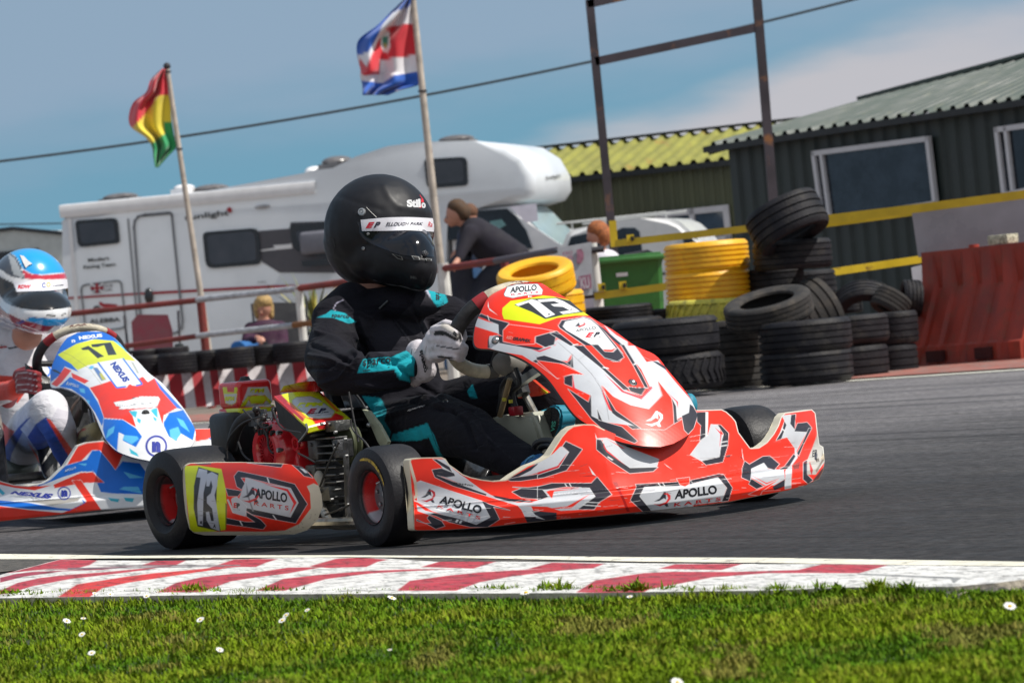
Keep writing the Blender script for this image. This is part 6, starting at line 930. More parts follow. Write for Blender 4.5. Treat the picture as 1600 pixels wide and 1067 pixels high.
# --- chassis, axle, floor
steel = mat('chassis_tube', (.42, .40, .36), .32, .85, var=.3, vs_=25, vcol=(.18, .12, .07), dirt_or_refl=30, thresh=(.55, .8)); kp = K1.p
def tubes(name, paths, r, m, n=10, parent=kart):
    for i, p_ in enumerate(paths): mb = MB(); mb.tube(p_, r, n); mb.build(name, m, parent)
tubes('chassis_rail', [cat([kp(-1.15, s_ * .30, .10), kp(-.8, s_ * .30, .06), kp(-.3, s_ * .33, .05), kp(.1, s_ * .26, .05), kp(.32, s_ * .14, .06)], 8) for s_ in (-1, 1)] + [cat([kp(-.90, -.30, .05), kp(-.80, -.48, .055), kp(-.25, -.50, .055), kp(-.15, -.33, .05)], 8)], .015, steel)
tubes('axle', [[kp(-1.06, -.50, .14), kp(-1.06, .50, .14)], [kp(0, -.50, .13), kp(0, .50, .13)]], .018, steel); tubes('rear_bumper', [cat([kp(-1.15, -.5, .12), kp(-1.26, -.42, .13), kp(-1.28, 0, .13), kp(-1.26, .42, .13), kp(-1.15, .5, .12)], 8)], .014, steel)
mb = MB(); mb.prism([kp(-.45, -.28, .035), kp(.2, -.24, .035), kp(.34, -.1, .035), kp(.34, .1, .035), kp(.2, .24, .035), kp(-.45, .28, .035)], UP * .005); mb.build('floor_tray', mat('aluminium_tray', (.25, .25, .25), .4, .8), kart, smooth=0)
tubes('exhaust_pipe', [cat([kc(498, 775, y=-.42), kc(503, 792, y=-.44), kc(513, 812, y=-.46), kc(524, 821, y=-.46), kc(566, 820, y=-.46)], 8)], .0115, steel)
# --- engine
redpaint = mat('engine_red', (.55, .012, .022), .20, var=.1, coat=.8, spec=.6); ey = -.46
C0 = kc(414, 706, y=ey); A_ = K1.L
mb = MB(); mb.lathe([(0, .030), (.040, .030), (.045, .008), (.050, .000), (.066, -.002), (.078, .006), (.086, .022), (.090, .045), (.100, .052), (.104, .075), (.104, .150), (.096, .165), (.02, .168)], C0, A_, 60); mb.bbox(C0 + A_ * .10 + K1.F * .03 - UP * .06, (.14, .12, .12), .02, (K1.F, K1.L, UP)); mb.bbox(C0 + A_ * .10 + K1.F * .05 + UP * .055, (.10, .12, .06), .02, (K1.F, K1.L, UP)); eng = mb.build('fan_shroud', redpaint, kart, smooth=40)
mb = MB()
for k in range(22): an = 2 * pi * k / 22; dv = UP * sin(an) + K1.F * cos(an); mb.box(C0 + dv * .028 + A_ * .010, (.034, .0022, .010), (dv, dv.cross(A_), A_))
mb.lathe([(0, .004), (.012, .004), (.014, .014)], C0, A_, 16); mb.build('fan_grille', mat('grille_red', (.40, .010, .018), .35), eng)
mb = MB(); slot = mat('vent_dark', (.008, .006, .006), .8)
for rr3, ks in ((.072, range(3, 9)), (.072, range(14, 20)), (.056, range(4, 8))):
    for k in ks:
        an = 2 * pi * k / 24; dv = UP * sin(an) + K1.F * cos(an); mb = MB(); mb.box(C0 + dv * rr3 + A_ * (.000 if rr3 > .06 else -.001), (.014, .009, .012), (dv, dv.cross(A_), A_)); mb.build('vent_slot', slot, eng, smooth=0)
for (u, v, yy) in ((437, 703, ey - .01), (436, 676, ey)): mb = MB(); mb.lathe([(0, -.008), (.006, -.008), (.007, 0), (.004, .01)], kc(u, v, y=yy), A_, 12); mb.build('bolt', silver, eng)
p = kc(472, 692, y=-.40); mb = MB(); mb.sph(p, (.019, .017, .017), 18, 12, ax=(K1.F, K1.L, UP)); mb.lathe([(.012, 0), (.0125, -.012), (.02, -.013)], p - A_ * .01, A_, 14); mb.build('oil_cap', redpaint, eng)
mb = MB(); mb.prism([kc(*q, y=-.37) for q in ((473, 716), (486, 717), (488, 738), (476, 738))], -A_ * .003); mb.build('maker_plate', mat('plate_grey', (.35, .35, .37), .4, var=.5, vs_=90), eng, smooth=0)
eb = None; mb = MB()
for i in range(9): z_ = .105 + i * .030; w_ = .17 - .004 * abs(i - 4); mb.bbox(kc(523, 735, y=-.30) * 1 + UP * (z_ - kc(523, 735, y=-.30).z), (.17, w_, .009), .003, (K1.F, K1.L, UP), 0, 1)
cb_ = kc(523, 735, y=-.30); mb.bbox(Vector((cb_.x, cb_.y, .20)), (.13, .13, .30), .012, (K1.F, K1.L, UP)); eb = mb.build('engine_block', darkmetal, kart)
rg = random.Random(5)
for i in range(10): mb = MB(); mb.bbox(kc(518, 684 + i * 11.5, y=-.405), (.105, .04, .0055), .002, (K1.F, K1.L, UP), 0, 1); mb.build('cooling_fin', mat('fin_metal', (.20, .20, .20), .32, .85, var=.4, vs_=30), eb)
for (u, v, w_, h_, yy) in ((500, 700, .05, .06, -.40), (497, 745, .05, .07, -.40), (515, 770, .08, .04, -.41), (505, 790, .09, .035, -.40), (528, 665, .06, .03, -.39), (489, 668, .05, .05, -.42), (536, 700, .03, .05, -.41)):
    mb = MB(); p = kc(u, v, y=yy); mb.bbox(p, (w_, .05, h_), .005, (K1.F, K1.L, UP), 0, 2); mb.lathe([(0, -.031), (.005, -.031), (.0055, -.026)], p + UP * h_ * .2, A_, 12, 0); mb.build('engine_cover', darkmetal if rg.random() < .7 else mat('cast_alloy', (.13, .13, .125), .4, .7, var=.3, vs_=30, bump=.3), eb)
for i, (u, v) in enumerate(((526, 675), (526, 700), (541, 686), (543, 712), (546, 788), (520, 780), (535, 795), (505, 662))): mb = MB(); mb.lathe([(0, -.008), (.0045, -.008), (.005, 0)], kc(u, v, y=-.435), A_, 12); mb.build('bolt', mat('dull_bolt', (.20, .20, .20), .5, .7), eb)
tubes('engine_strut', [[kc(540, 690, y=-.43), kc(544, 808, y=-.43)]], .008, darkmetal, parent=eb)
mb = MB(); p = kc(543, 693, y=-.36); mb.lathe([(.02, -.012), (.058, -.014), (.06, -.008), (.05, 0), (.06, .008), (.058, .014), (.02, .012)], p, A_, 30); mb.build('clutch_pulley', mat('olive_clutch', (.10, .11, .06), .5, .3), eb)
mb = MB(); mb.sph(kc(499, 752, y=-.43), (.016, .014, .030), 12, 9); mb.build('catch_bottle', mat('milky_plastic', (.42, .40, .36), .4), eb)
# carburettor, hoses and black air box
mb = MB(); mb.bbox(kc(371, 676, y=-.34), (.13, .12, .12), .02, (K1.F, K1.L, UP), 0, 3); mb.bbox(kc(365, 712, y=-.34), (.10, .10, .09), .02, (K1.F, K1.L, UP), 0, 3); ab = mb.build('air_box', blackp, kart)
tubes('intake_hose', [cat([kc(404, 650, y=-.40), kc(388, 651, y=-.42), kc(374, 662, y=-.43), kc(366, 680, y=-.43), kc(362, 700, y=-.42)], 8)], .0165, blackrub, 16, ab)
tubes('cable', [cat([kc(*q, y=-.50) for q in pts], 8) for pts in (((356, 725), (356, 690), (378, 662), (410, 650)), ((412, 668), (418, 684), (420, 700), (426, 708)), ((466, 708), (478, 714), (492, 722)), ((500, 760), (515, 720), (530, 690)), ((545, 612), (552, 650), (560, 690)), ((380, 640), (395, 655), (412, 668), (425, 664)), ((426, 640), (440, 668), (470, 676)), ((508, 804), (540, 792), (556, 780)), ((548, 655), (552, 672), (570, 690), (577, 700)), ((372, 690), (380, 710), (392, 720)))], .0028, blackrub, 6, ab)
for i in range(46):
    u = rg.uniform(392, 452); v = rg.uniform(640, 668); mb = MB(); r_ = rg.uniform(.004, .011); (mb.sph(kc(u, v, y=-.42 + rg.uniform(-.04, .04)), r_, 8, 6) if i % 3 else mb.box(kc(u, v, y=-.42), (r_ * 3, r_ * 1.5, r_ * 2), (K1.F, K1.L, UP))); mb.build('carburettor_part', [darkmetal, blackp, silver, blackp][i % 4], ab)
# painted, faceted covers
rpm_m = mat('sticker_cover', rough=.28, attr='paint', var=.06, coat=.5, vs_=20)
def painted(name, mb, layers, base, parent, cuts=5, lettering=(), G=None, side=None, n_it=1):
    V = np.array([tuple(p) for p in mb.v]); me = bpy.data.meshes.new(name); me.from_pydata(V.tolist(), [], mb.f); b_ = bmesh.new(); b_.from_mesh(me); bmesh.ops.recalc_face_normals(b_, faces=b_.faces)
    for _ in range(cuts):
        es = [e for e in b_.edges if e.calc_length() > .0045]
        if not es: break
        bmesh.ops.subdivide_edges(b_, edges=es, cuts=1, use_grid_fill=True)
    bmesh.ops.triangulate(b_, faces=[f for f in b_.faces if len(f.verts) > 4]); b_.to_mesh(me); b_.free(); P = mverts(me); C = paint_uv(topx(P), layers, base, .8)
    Vs = [P]; Cs = [C]; Fs = [list(p.vertices) for p in me.polygons]; cnt = len(P)
    if lettering:
        from mathutils.bvhtree import BVHTree
        bv = BVHTree.FromPolygons([Vector(p) for p in P], Fs)
        for t in lettering:
            pp, TT = text_px(t[0], t[1], *(t[3] if len(t) > 3 else (0., 0.))); W = hit(bv, pp, .0012); Vs.append(W); Cs.append(np.tile(t[2], (len(W), 1))); Fs += [[int(x) + cnt for x in f] for f in TT]; cnt += len(W)
    P = np.vstack(Vs); C = np.vstack(Cs); Mi = np.array(wmat(parent).inverted()); P = P @ Mi[:3, :3].T + Mi[:3, 3]; m2 = bpy.data.meshes.new(name); m2.from_pydata(P.tolist(), [], Fs); setcol(m2, C); m2.materials.append(rpm_m); m2.shade_smooth(); m2.set_sharp_from_angle(angle=radians(30)); o = bpy.data.objects.new(name, m2); COL.objects.link(o); o.parent = parent; bpy.data.meshes.remove(me); return o
def hit(bv, uv, lift=.001):
    c0_ = Vector((0, 0, CH)); o = []
    uv = np.asarray(uv, float); cu = uv.mean(0)
    for u, v in uv:
        dd = (at(float(u), float(v), 1.0) - c0_).normalized(); h_ = bv.ray_cast(c0_, dd)
        if h_[0] is None:                        # past the rim: slide back to the edge of the body
            dv = cu - (u, v); L_ = np.hypot(*dv) + 1e-6; dv = dv / L_
            for s_ in np.arange(.8, min(L_, 40), .8):
                d2 = (at(float(u + dv[0] * s_), float(v + dv[1] * s_), 1.0) - c0_).normalized(); h_ = bv.ray_cast(c0_, d2)
                if h_[0] is not None: dd = d2; break
        if h_[0] is None:
            best = None
            for t in (9.6, 10.0, 10.4, 10.8, 11.2, 11.8, 12.6, 13.4):
                q = bv.find_nearest(c0_ + dd * t)
                if q[0] is not None and (best is None or q[3] < best[1]): best = (q[0], q[3])
            o.append(best[0] - dd * lift)
        else: o.append(h_[0] - dd * lift)
    return np.array([tuple(p) for p in o])
h = lambda p: Z(330, 580, 5.926, p); RR = (.62, .02, .02); YL = (.62, .66, .012); OR = (.75, .16, .02)
# fuel tank with cap
tk = kc(384, 622, y=-.30); mb = MB(); mb.bbox(tk + UP * .012, (.12, .115, .075), .014, (K1.F, K1.L, UP), 0, 3); mb.bbox(tk - UP * .036, (.125, .12, .026), .008, (K1.F, K1.L, UP), 0, 2)
painted('fuel_tank', mb, [poly_(h, [(100, 120), (260, 110), (255, 330), (80, 320)], RR), poly_(h, [(105, 150), (145, 150), (150, 195), (210, 195), (215, 150), (245, 145), (235, 210), (115, 210)], YL), poly_(h, [(118, 210), (238, 205), (225, 290), (190, 310), (135, 295)], (.55, .55, .53), YL, .6), poly_(h, [(340, 150), (520, 140), (560, 230), (585, 325), (270, 330), (300, 260)], (.58, .57, .55)), poly_(h, [(265, 330), (340, 230), (500, 222), (600, 320), (560, 318), (490, 250), (355, 255), (310, 325)], YL, (.05, .05, .03), .3), poly_(h, [(350, 260), (375, 225), (490, 225), (510, 260), (480, 300), (370, 298)], YL, RR, .8), poly_(h, [(130, 345), (600, 330), (600, 380), (150, 390)], YL), poly_(h, [(70, 370), (150, 380), (130, 460), (75, 455)], (.5, .52, .45))], RR, kart, 5,
        [('RPM', h([(358, 200), (495, 195), (362, 160), (495, 158)]), (.60, .62, .01), (.09, .1)), ('RPM', h([(125, 275), (215, 272), (128, 232), (215, 232)]), (.60, .62, .01), (.08, .1)), ('I', h([(430, 198), (440, 198), (432, 165)]), (.6, .05, .03), (.05, 0))])
mb = MB(); q = kc(383, 597, y=-.30); mb.lathe([(.024, -.012), (.026, -.002), (.022, .004), (.016, .007), (.012, .016), (0, .017)], q, UP, 20); mb.build('tank_cap', blackp, kart); mb = MB(); mb.lathe([(.0262, -.004), (.0262, -.0015)], q, UP, 20); mb.build('cap_ring', mat('cap_yellow', (.6, .6, .02), .4), kart)
# sloping shroud plate with its black box underneath
pA, pB, pC_, pD = kc(428, 619, y=-.47), kc(499, 611, y=-.33), kc(548, 655, y=-.33), kc(479, 665, y=-.47); nn_ = (pB - pA).cross(pD - pA).normalized(); nn_ = nn_ if nn_.z > 0 else -nn_
mb = MB(); rows = []
lowr = (pD - pA).normalized()
def shp(s_, t_):
    p = pA.lerp(pB, s_).lerp(pD.lerp(pC_, s_), t_); return p + nn_ * (.006 * sin(pi * min(1, max(0, s_))))
for t_ in np.linspace(0, 1, 14): rows.append([shp(s_, t_) for s_ in np.linspace(0, 1, 14)])
rows.append([p + lowr * .007 - nn_ * .004 for p in rows[13]]); rows.append([p + lowr * .004 - nn_ * .012 for p in rows[14]]); rows.append([p - lowr * .004 - nn_ * .006 for p in rows[15]])
mb.grid(rows); e0 = rows[0]; mb.grid([e0, [p - nn_ * .012 for p in e0]]); l0 = [r[0] for r in rows[:14]]; mb.grid([l0, [p - nn_ * .006 for p in l0]]); r0 = [r[-1] for r in rows[:14]]; mb.grid([r0, [p - nn_ * .006 for p in r0]])
painted('shroud_plate', mb, [poly_(h, [(640, 195), (1000, 185), (1300, 440), (1300, 560), (880, 570), (690, 290)], YL), poly_(h, [(580, 222), (640, 208), (720, 290), (860, 440), (850, 470)], (.35, .02, .03)), poly_(h, [(700, 285), (740, 290), (880, 425), (860, 440)], OR), poly_(h, [(1030, 240), (1070, 250), (1190, 370), (1160, 375)], OR), poly_(h, [(985, 188), (1040, 200), (1090, 250), (1030, 235)], RR), poly_(h, [(750, 270), (790, 240), (920, 232), (1000, 262), (1142, 370), (1110, 425), (1000, 438), (920, 430), (755, 300)], (.50, .51, .54), (.03, .03, .04), .5), poly_(h, [(880, 430), (1000, 440), (1110, 430), (1150, 385), (1230, 420), (1180, 520), (1000, 540), (940, 450)], RR, (.5, .35, .02), .5)], RR, kart, 5,
        [('RPM', h([(790, 335), (1050, 315), (800, 290), (1040, 285)]), (.60, .66, .01), (.08, .2)), ('E', h([(885, 392), (965, 388), (905, 345), (980, 342)]), (.45, .02, .04), (.06, .2)), ('P', h([(985, 388), (1055, 380), (1000, 342), (1070, 338)]), (.03, .03, .07), (.06, .2)), ('ENGINES', h([(880, 400), (1088, 380), (880, 390), (1088, 370)]), (.03, .03, .05), (.02, 0)), ('www racing', h([(960, 412), (1110, 400), (960, 402), (1110, 392)]), (.25, .12, .2), (0, .2))])
mb = MB(); mb.prism([pA - nn_ * .004, pD - nn_ * .004, kc(470, 690, y=-.465), kc(436, 660, y=-.465)], A_ * .13); mb.build('shroud_box', blackp, kart, smooth=0); mb = MB(); mb.tube(cat([kc(478, 662, y=-.475), kc(480, 672, y=-.475), kc(473, 683, y=-.475), kc(467, 690, y=-.475)], 5), .0032, 6); mb.build('wire_clip', silver, kart)
mb = MB(); sc = [kc(437, 613, y=-.40), kc(443, 603, y=-.40), kc(470, 597, y=-.40), kc(496, 595, y=-.34), kc(515, 613, y=-.30), kc(500, 612, y=-.34)]; mb.prism(sc, K1.L * .05 + UP * .0); painted('air_scoop', mb, [poly_(h, [(640, 190), (650, 130), (700, 110), (850, 95), (830, 150), (780, 190)], YL), poly_(h, [(660, 190), (680, 150), (820, 130), (780, 190)], (.5, .5, .5)), poly_(h, [(665, 165), (720, 120), (705, 165), (680, 185)], (.01, .01, .01)), poly_(h, [(710, 165), (765, 118), (750, 165), (725, 185)], (.01, .01, .01)), poly_(h, [(760, 162), (815, 118), (800, 160), (770, 180)], (.01, .01, .01)), poly_(h, [(850, 112), (930, 100), (990, 110), (1070, 200), (830, 175)], (.012, .012, .012))], RR, kart, 5)
# seat
carbon = mat('carbon_seat', (.022, .022, .024), .38, var=.5, vs_=90, coat=.3, bump=.1, bs=160); mb = MB(); SA = [(530, 612), (541, 606), (556, 618), (572, 642), (588, 672), (600, 700)]; SB = [(541, 640), (548, 650), (552, 668), (560, 690), (572, 708), (590, 720)]
ga = ruled_grid(SA, SB, 8, 26); mb.grid([[kc(ga[i, j, 0], ga[i, j, 1], y=-.26 + .03 * sin(j / 7 * 3)) for j in range(8)] for i in range(26)]); 
st_path = [kc(*q, y=-.262) for q in SA]; seat = mb.build('seat', carbon, kart, smooth=60, fixn=False); md = seat.modifiers.new('s', 'SOLIDIFY'); md.thickness = .006
mb = MB(); rows = []
for t in np.linspace(0, 1, 14):                 # bucket: back and base
    rows.append([kp(-.93 + .26 * t ** 1.6 + .10 * max(0, t - .6), y_ * (.19 - .02 * t), .43 - .39 * sin(min(1, t * 1.1) * pi / 2) + .9 * y_ * y_ * (.08 if t < .6 else .12)) for y_ in np.linspace(-1, 1, 13)])
mb.grid(rows); s2_ = mb.build('seat_back', carbon, kart, smooth=60, fixn=False); md = s2_.modifiers.new('s', 'SOLIDIFY'); md.thickness = .006
mb = MB(); mb.prism([kc(*q, y=-.275) for q in ((566, 640), (575, 642), (592, 664), (606, 690), (600, 704), (590, 690), (578, 662))], K1.L * .01); mb.build('seat_padding', mat('yellowed_tape', (.48, .50, .36), .5, var=.2, vs_=20), kart, smooth=0); mb = MB(); mb.sph(kc(576, 664, y=-.29), .007, 10, 8); mb.build('bolt', silver, kart)
# steering wheel
grip = mat('wheel_grip', (.020, .019, .020), .6, var=.3, vs_=30, bump=.5, bs=40); suede = mat('beige_rim', (.48, .43, .33), .55, var=.25, vs_=30, bump=.3, bs=60); swc = kc(786, 520, y=0); su = (UP * .80 + K1.F * .60).normalized(); sl = K1.L
def swp(an, r=.158): return swc + sl * (-r * sin(an)) + su * (r * .92 * cos(an) if cos(an) > 0 else r * .80 * cos(an))
def arc(a0, a1, n, r=.158): return [swp(radians(a0 + (a1 - a0) * i / n), r) for i in range(n + 1)]
mb = MB(); mb.tube(arc(-34, 34, 16), .0190, 14); sw = mb.build('steering_wheel', suede, kart)
for s0, s1, m_, nm, r_ in ((34, 47, mat('red_tape', (.30, .015, .02), .5), 'red_band', .0205), (-47, -34, mat('red_tape', (.30, .015, .02)), 'red_band', .0205), (47, 118, grip, 'grip', .0205), (-118, -47, grip, 'grip', .0205), (118, 242, suede, 'lower_rim', .0190)):
    mb = MB(); pth = arc(s0, s1, 18); mb.tube(pth, [r_ * (1 + (.06 * (i % 2) if nm == 'grip' else 0)) for i in range(len(pth))], 14); mb.build(nm, m_, sw)
mb = MB(); mb.tube([swp(pi * .5), swc - su * .02, swp(pi * 1.5)], [.010, .012, .010], 10, flat=.6); mb.tube([swp(pi), swc], .010, 10); mb.lathe([(0, .02), (.035, .02), (.04, 0), (.03, -.03)], swc, sl.cross(su), 20); mb.build('spokes', blackp, sw)
tb_ = mat('dark_tape', (.06, .055, .05), .6); mb = MB(); mb.tube([swp(pi * .97) , swp(pi * 1.03)], .0205, 12); mb.build('tape_band', tb_, sw)
P2, T2 = text_px('KARTS', Z(735, 435, 6.667, [(372, 40), (640, 48), (376, 16), (644, 24)]), .05); from mathutils.bvhtree import BVHTree
def bvh_of(ob): M_ = wmat(ob); me = ob.data; return BVHTree.FromPolygons([M_ @ v.co for v in me.vertices], [p.vertices[:] for p in me.polygons])
W = hit(bvh_of(sw), P2, .0006); mb = MB(); mb.add([Vector(p) for p in W], [tuple(int(i) for i in t) for t in T2]); mb.build('lettering', mat('rim_letters', (.10, .02, .02), .6), sw, smooth=0, fixn=False)
mb = MB(); mb.sph(kc(796, 567, y=-.02), (.040, .05, .036), 20, 12, ax=(K1.F, K1.L, UP)); mb.build('hub_cover', mat('grey_hub_pad', (.20, .185, .165), .55, var=.15), sw)
tubes('steering_column', [[kc(806, 590, y=0), kc(850, 672, y=0), kc(862, 694, y=0)]], .0105, steel); tubes('column_clamp', [[kc(800, 582, y=-.02), kc(814, 604, y=-.02)], [kc(812, 596, y=-.01), kc(818, 616, y=-.01)]], .02, blackp)
mb = MB(); seg2(mb, kc(815, 596, y=-.03), kc(848, 574, y=-.03), .020, .022, K1); mb.build('panel_bracket', silver, kart, smooth=0)
tubes('brake_hose', [cat([kc(*q, y=-.06) for q in pts], 8) for pts in (((793, 590), (784, 604), (782, 625), (778, 645)), ((806, 575), (812, 600), (802, 612), (806, 634), (814, 648)), ((796, 596), (790, 612), (798, 626), (806, 640)))], .0062, blackrub, 10)
tubes('column_stay', [[kc(797, 592, y=-.08), kc(781, 650, y=-.08)]], .008, mat('bronze_tube', (.28, .20, .11), .5, .5, var=.3, vs_=20)); 
mb = MB(); mb.prism([kc(640 + x / 5, 560 + y / 5, y=.05) for x, y in ((930, 165), (960, 168), (1078, 268), (1000, 292), (850, 312), (845, 302), (930, 240))], K1.L * .01); painted('steering_support', mb, [(Z(640, 560, 5, [(925, 160), (1085, 265), (1070, 280), (930, 178)]), (.70, .68, .02)), (Z(640, 560, 5, [(965, 225), (1010, 240), (990, 250)]), (.02, .02, .02))], (.62, .05, .02), kart, 4)
mb = MB()
for (u, v) in ((788, 624), (798, 627)): mb.box(kc(u, v, y=-.09), (.008, .008, .009), (K1.F, K1.L, UP))
mb.build('connector', mat('yellow_connector', (.60, .52, .03), .5), kart, smooth=0); mb = MB(); mb.bbox(kc(806, 642, y=-.07), (.03, .03, .025), .004, (K1.F, K1.L, UP)); mb.build('tank_breather', mat('red_cap', (.35, .01, .02), .4), kart)
# translucent fuel tank between the legs
milk = mat('milky_tank', (.46, .46, .37), .38, var=.12, vs_=5, vcol=(.33, .32, .22), dirt_or_refl=4, spec=.5)
FT = [(585, 500), (640, 450), (740, 442), (940, 422), (985, 500), (1035, 665), (950, 752), (900, 742), (830, 690), (700, 600), (610, 540)]; q0 = [kc(640 + x / 5, 560 + y / 5, y=-.06) for x, y in FT]; b_ = bmesh.new(); lo = [b_.verts.new(p) for p in q0]; up_ = [b_.verts.new(p + K1.L * .20) for p in q0]; b_.faces.new(lo); b_.faces.new(up_[::-1]); nv = len(lo)
for i in range(nv): b_.faces.new((lo[(i + 1) % nv], lo[i], up_[i], up_[(i + 1) % nv]))
bmesh.ops.bevel(b_, geom=b_.edges[:], offset=.012, segments=3, affect='EDGES'); b_.verts.index_update(); mb = MB(); mb.add([v.co.copy() for v in b_.verts], [[v.index for v in f.verts] for f in b_.faces]); b_.free(); mb.build('petrol_tank', milk, kart, smooth=50)
tubes('pedal', [cat([kc(*q, y=-.16) for q in ((838, 718), (834, 700), (842, 690), (858, 688), (872, 692))], 8), cat([kc(*q, y=-.12) for q in ((846, 716), (843, 704), (852, 697), (866, 699))], 8)], .008, blackp)
tubes('pedal_rod', [[kc(790, 748, y=-.22), kc(852, 712, y=-.18)]], .004, silver)
# ================================================================== driver of the red kart
from mathutils.bvhtree import BVHTree
def norms(me): V = np.empty(len(me.vertices) * 3); me.vertices.foreach_get('normal', V); return V.reshape(-1, 3)
def paint_mesh(me, layers, base, back=None, aa=.8, nmin=-.05):
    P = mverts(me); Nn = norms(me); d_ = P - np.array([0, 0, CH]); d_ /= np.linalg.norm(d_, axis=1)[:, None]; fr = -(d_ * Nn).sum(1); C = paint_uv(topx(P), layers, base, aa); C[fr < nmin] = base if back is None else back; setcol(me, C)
def me_bvh(me): return BVHTree.FromPolygons([v.co.copy() for v in me.vertices], [p.vertices[:] for p in me.polygons])
def letters(bv, items, name, parent, lift=.0022):
    for i, t in enumerate(items):
        pp, TT = text_px(t[0], t[1], *(t[3] if len(t) > 3 else (0., 0.))); W = hit(bv, pp, lift); mb = MB(); mb.add([Vector(p) for p in W], [tuple(int(x) for x in f) for f in TT]); mb.build(name, t[2], parent, smooth=0, fixn=False)
def patch_on(bv, grid, lift, smooth_n=3):          # curved sheet draped over a body
    m_, n_, _ = grid.shape; W = hit(bv, grid.reshape(-1, 2), lift).reshape(m_, n_, 3)
    for _ in range(smooth_n): W[1:-1, 1:-1] = (W[1:-1, 1:-1] * 2 + W[:-2, 1:-1] + W[2:, 1:-1] + W[1:-1, :-2] + W[1:-1, 2:]) / 6
    return W
suit = mat('black_race_suit', rough=.82, attr='paint', var=.18, vs_=10, bump=.0, sheen=.02, spec=.14)
def add_folds(m, sc=9.5, dist=.022, st=.6):
    t = m.node_tree; b_ = t.nodes['Principled BSDF']; co = t.nodes.new('ShaderNodeTexCoord'); mp = t.nodes.new('ShaderNodeMapping'); mp.inputs['Scale'].default_value = (1, 1, 2.6); mp.inputs['Rotation'].default_value = (.5, .3, .4); n_ = t.nodes.new('ShaderNodeTexNoise'); n_.inputs['Scale'].default_value = sc; n_.inputs['Detail'].default_value = 3; n_.inputs['Distortion'].default_value = .8
    bp = t.nodes.new('ShaderNodeBump'); bp.inputs['Strength'].default_value = st; bp.inputs['Distance'].default_value = dist; t.links.new(co.outputs['Object'], mp.inputs[0]); t.links.new(mp.outputs[0], n_.inputs[0]); t.links.new(n_.outputs[0], bp.inputs['Height'])
    w_ = t.nodes.new('ShaderNodeTexNoise'); w_.inputs['Scale'].default_value = 260; b2 = t.nodes.new('ShaderNodeBump'); b2.inputs['Strength'].default_value = .25; b2.inputs['Distance'].default_value = .003; t.links.new(co.outputs['Object'], w_.inputs[0]); t.links.new(w_.outputs[0], b2.inputs['Height']); t.links.new(bp.outputs[0], b2.inputs['Normal']); t.links.new(b2.outputs[0], b_.inputs['Normal'])
add_folds(suit)
BK = (.0095, .009, .0135); TL = (.012, .30, .36)
J = lambda u, v, y: kc(u, v, y=y)
drv = empty('person', K1.p(-.8, 0, .1), K1.rz, label='driver in a black and teal race suit and black helmet seated in the red kart', cat='person')
sh_r = J(524, 524, -.20); sh_l = J(700, 498, .20); chest = J(606, 545, -.02); belly = J(618, 610, -.02); pel = J(628, 668, -.02); nk = J(588, 445, .0)
parts = [[(J(600, 520, .01), (.125, .125, .085)), (chest, (.135, .12, .10)), (belly, (.135, .12, .10)), (pel, (.125, .14, .10))], [(sh_r, .070), (J(560, 498, -.11), .070), (J(590, 480, 0), .072), (J(640, 484, .1), .070), (sh_l, .066)], [(J(590, 478, .0), .070), (J(586, 458, .0), (.082, .078, .036))], [(J(548, 474, -.12), .062), (J(522, 500, -.18), .066)], [(J(600, 470, -.02), (.105, .09, .04)), (J(640, 476, .02), (.10, .09, .045))],
         [(sh_r, .072), (J(512, 560, -.28), .068), (J(528, 583, -.34), .064), (J(580, 582, -.29), .058), (J(612, 577, -.25), .050), (J(627, 574, -.225), .049)],
         [(sh_l, .068), (J(735, 525, .28), .060), (J(765, 560, .31), .055), (J(812, 548, .24), .046), (J(838, 540, .20), .040)],
         [(J(618, 682, -.10), .105), (J(680, 662, -.15), .088), (J(735, 676, -.17), .072), (J(752, 688, -.17), .066), (J(795, 712, -.17), .056), (J(832, 728, -.165), .046)],
         [(J(650, 668, .10), .105), (J(760, 625, .15), .085), (J(838, 600, .17), .070), (J(858, 612, .17), .064), (J(885, 650, .15), .052), (J(905, 685, .14), .044)]]
me = blob('driver_suit', parts, .0085, 5, .6, 1)
za = lambda p: Z(460, 430, 4.706, p); zb = lambda p: Z(400, 600, 4.446, p); zc = lambda p: Z(460, 540, 3.334, p)
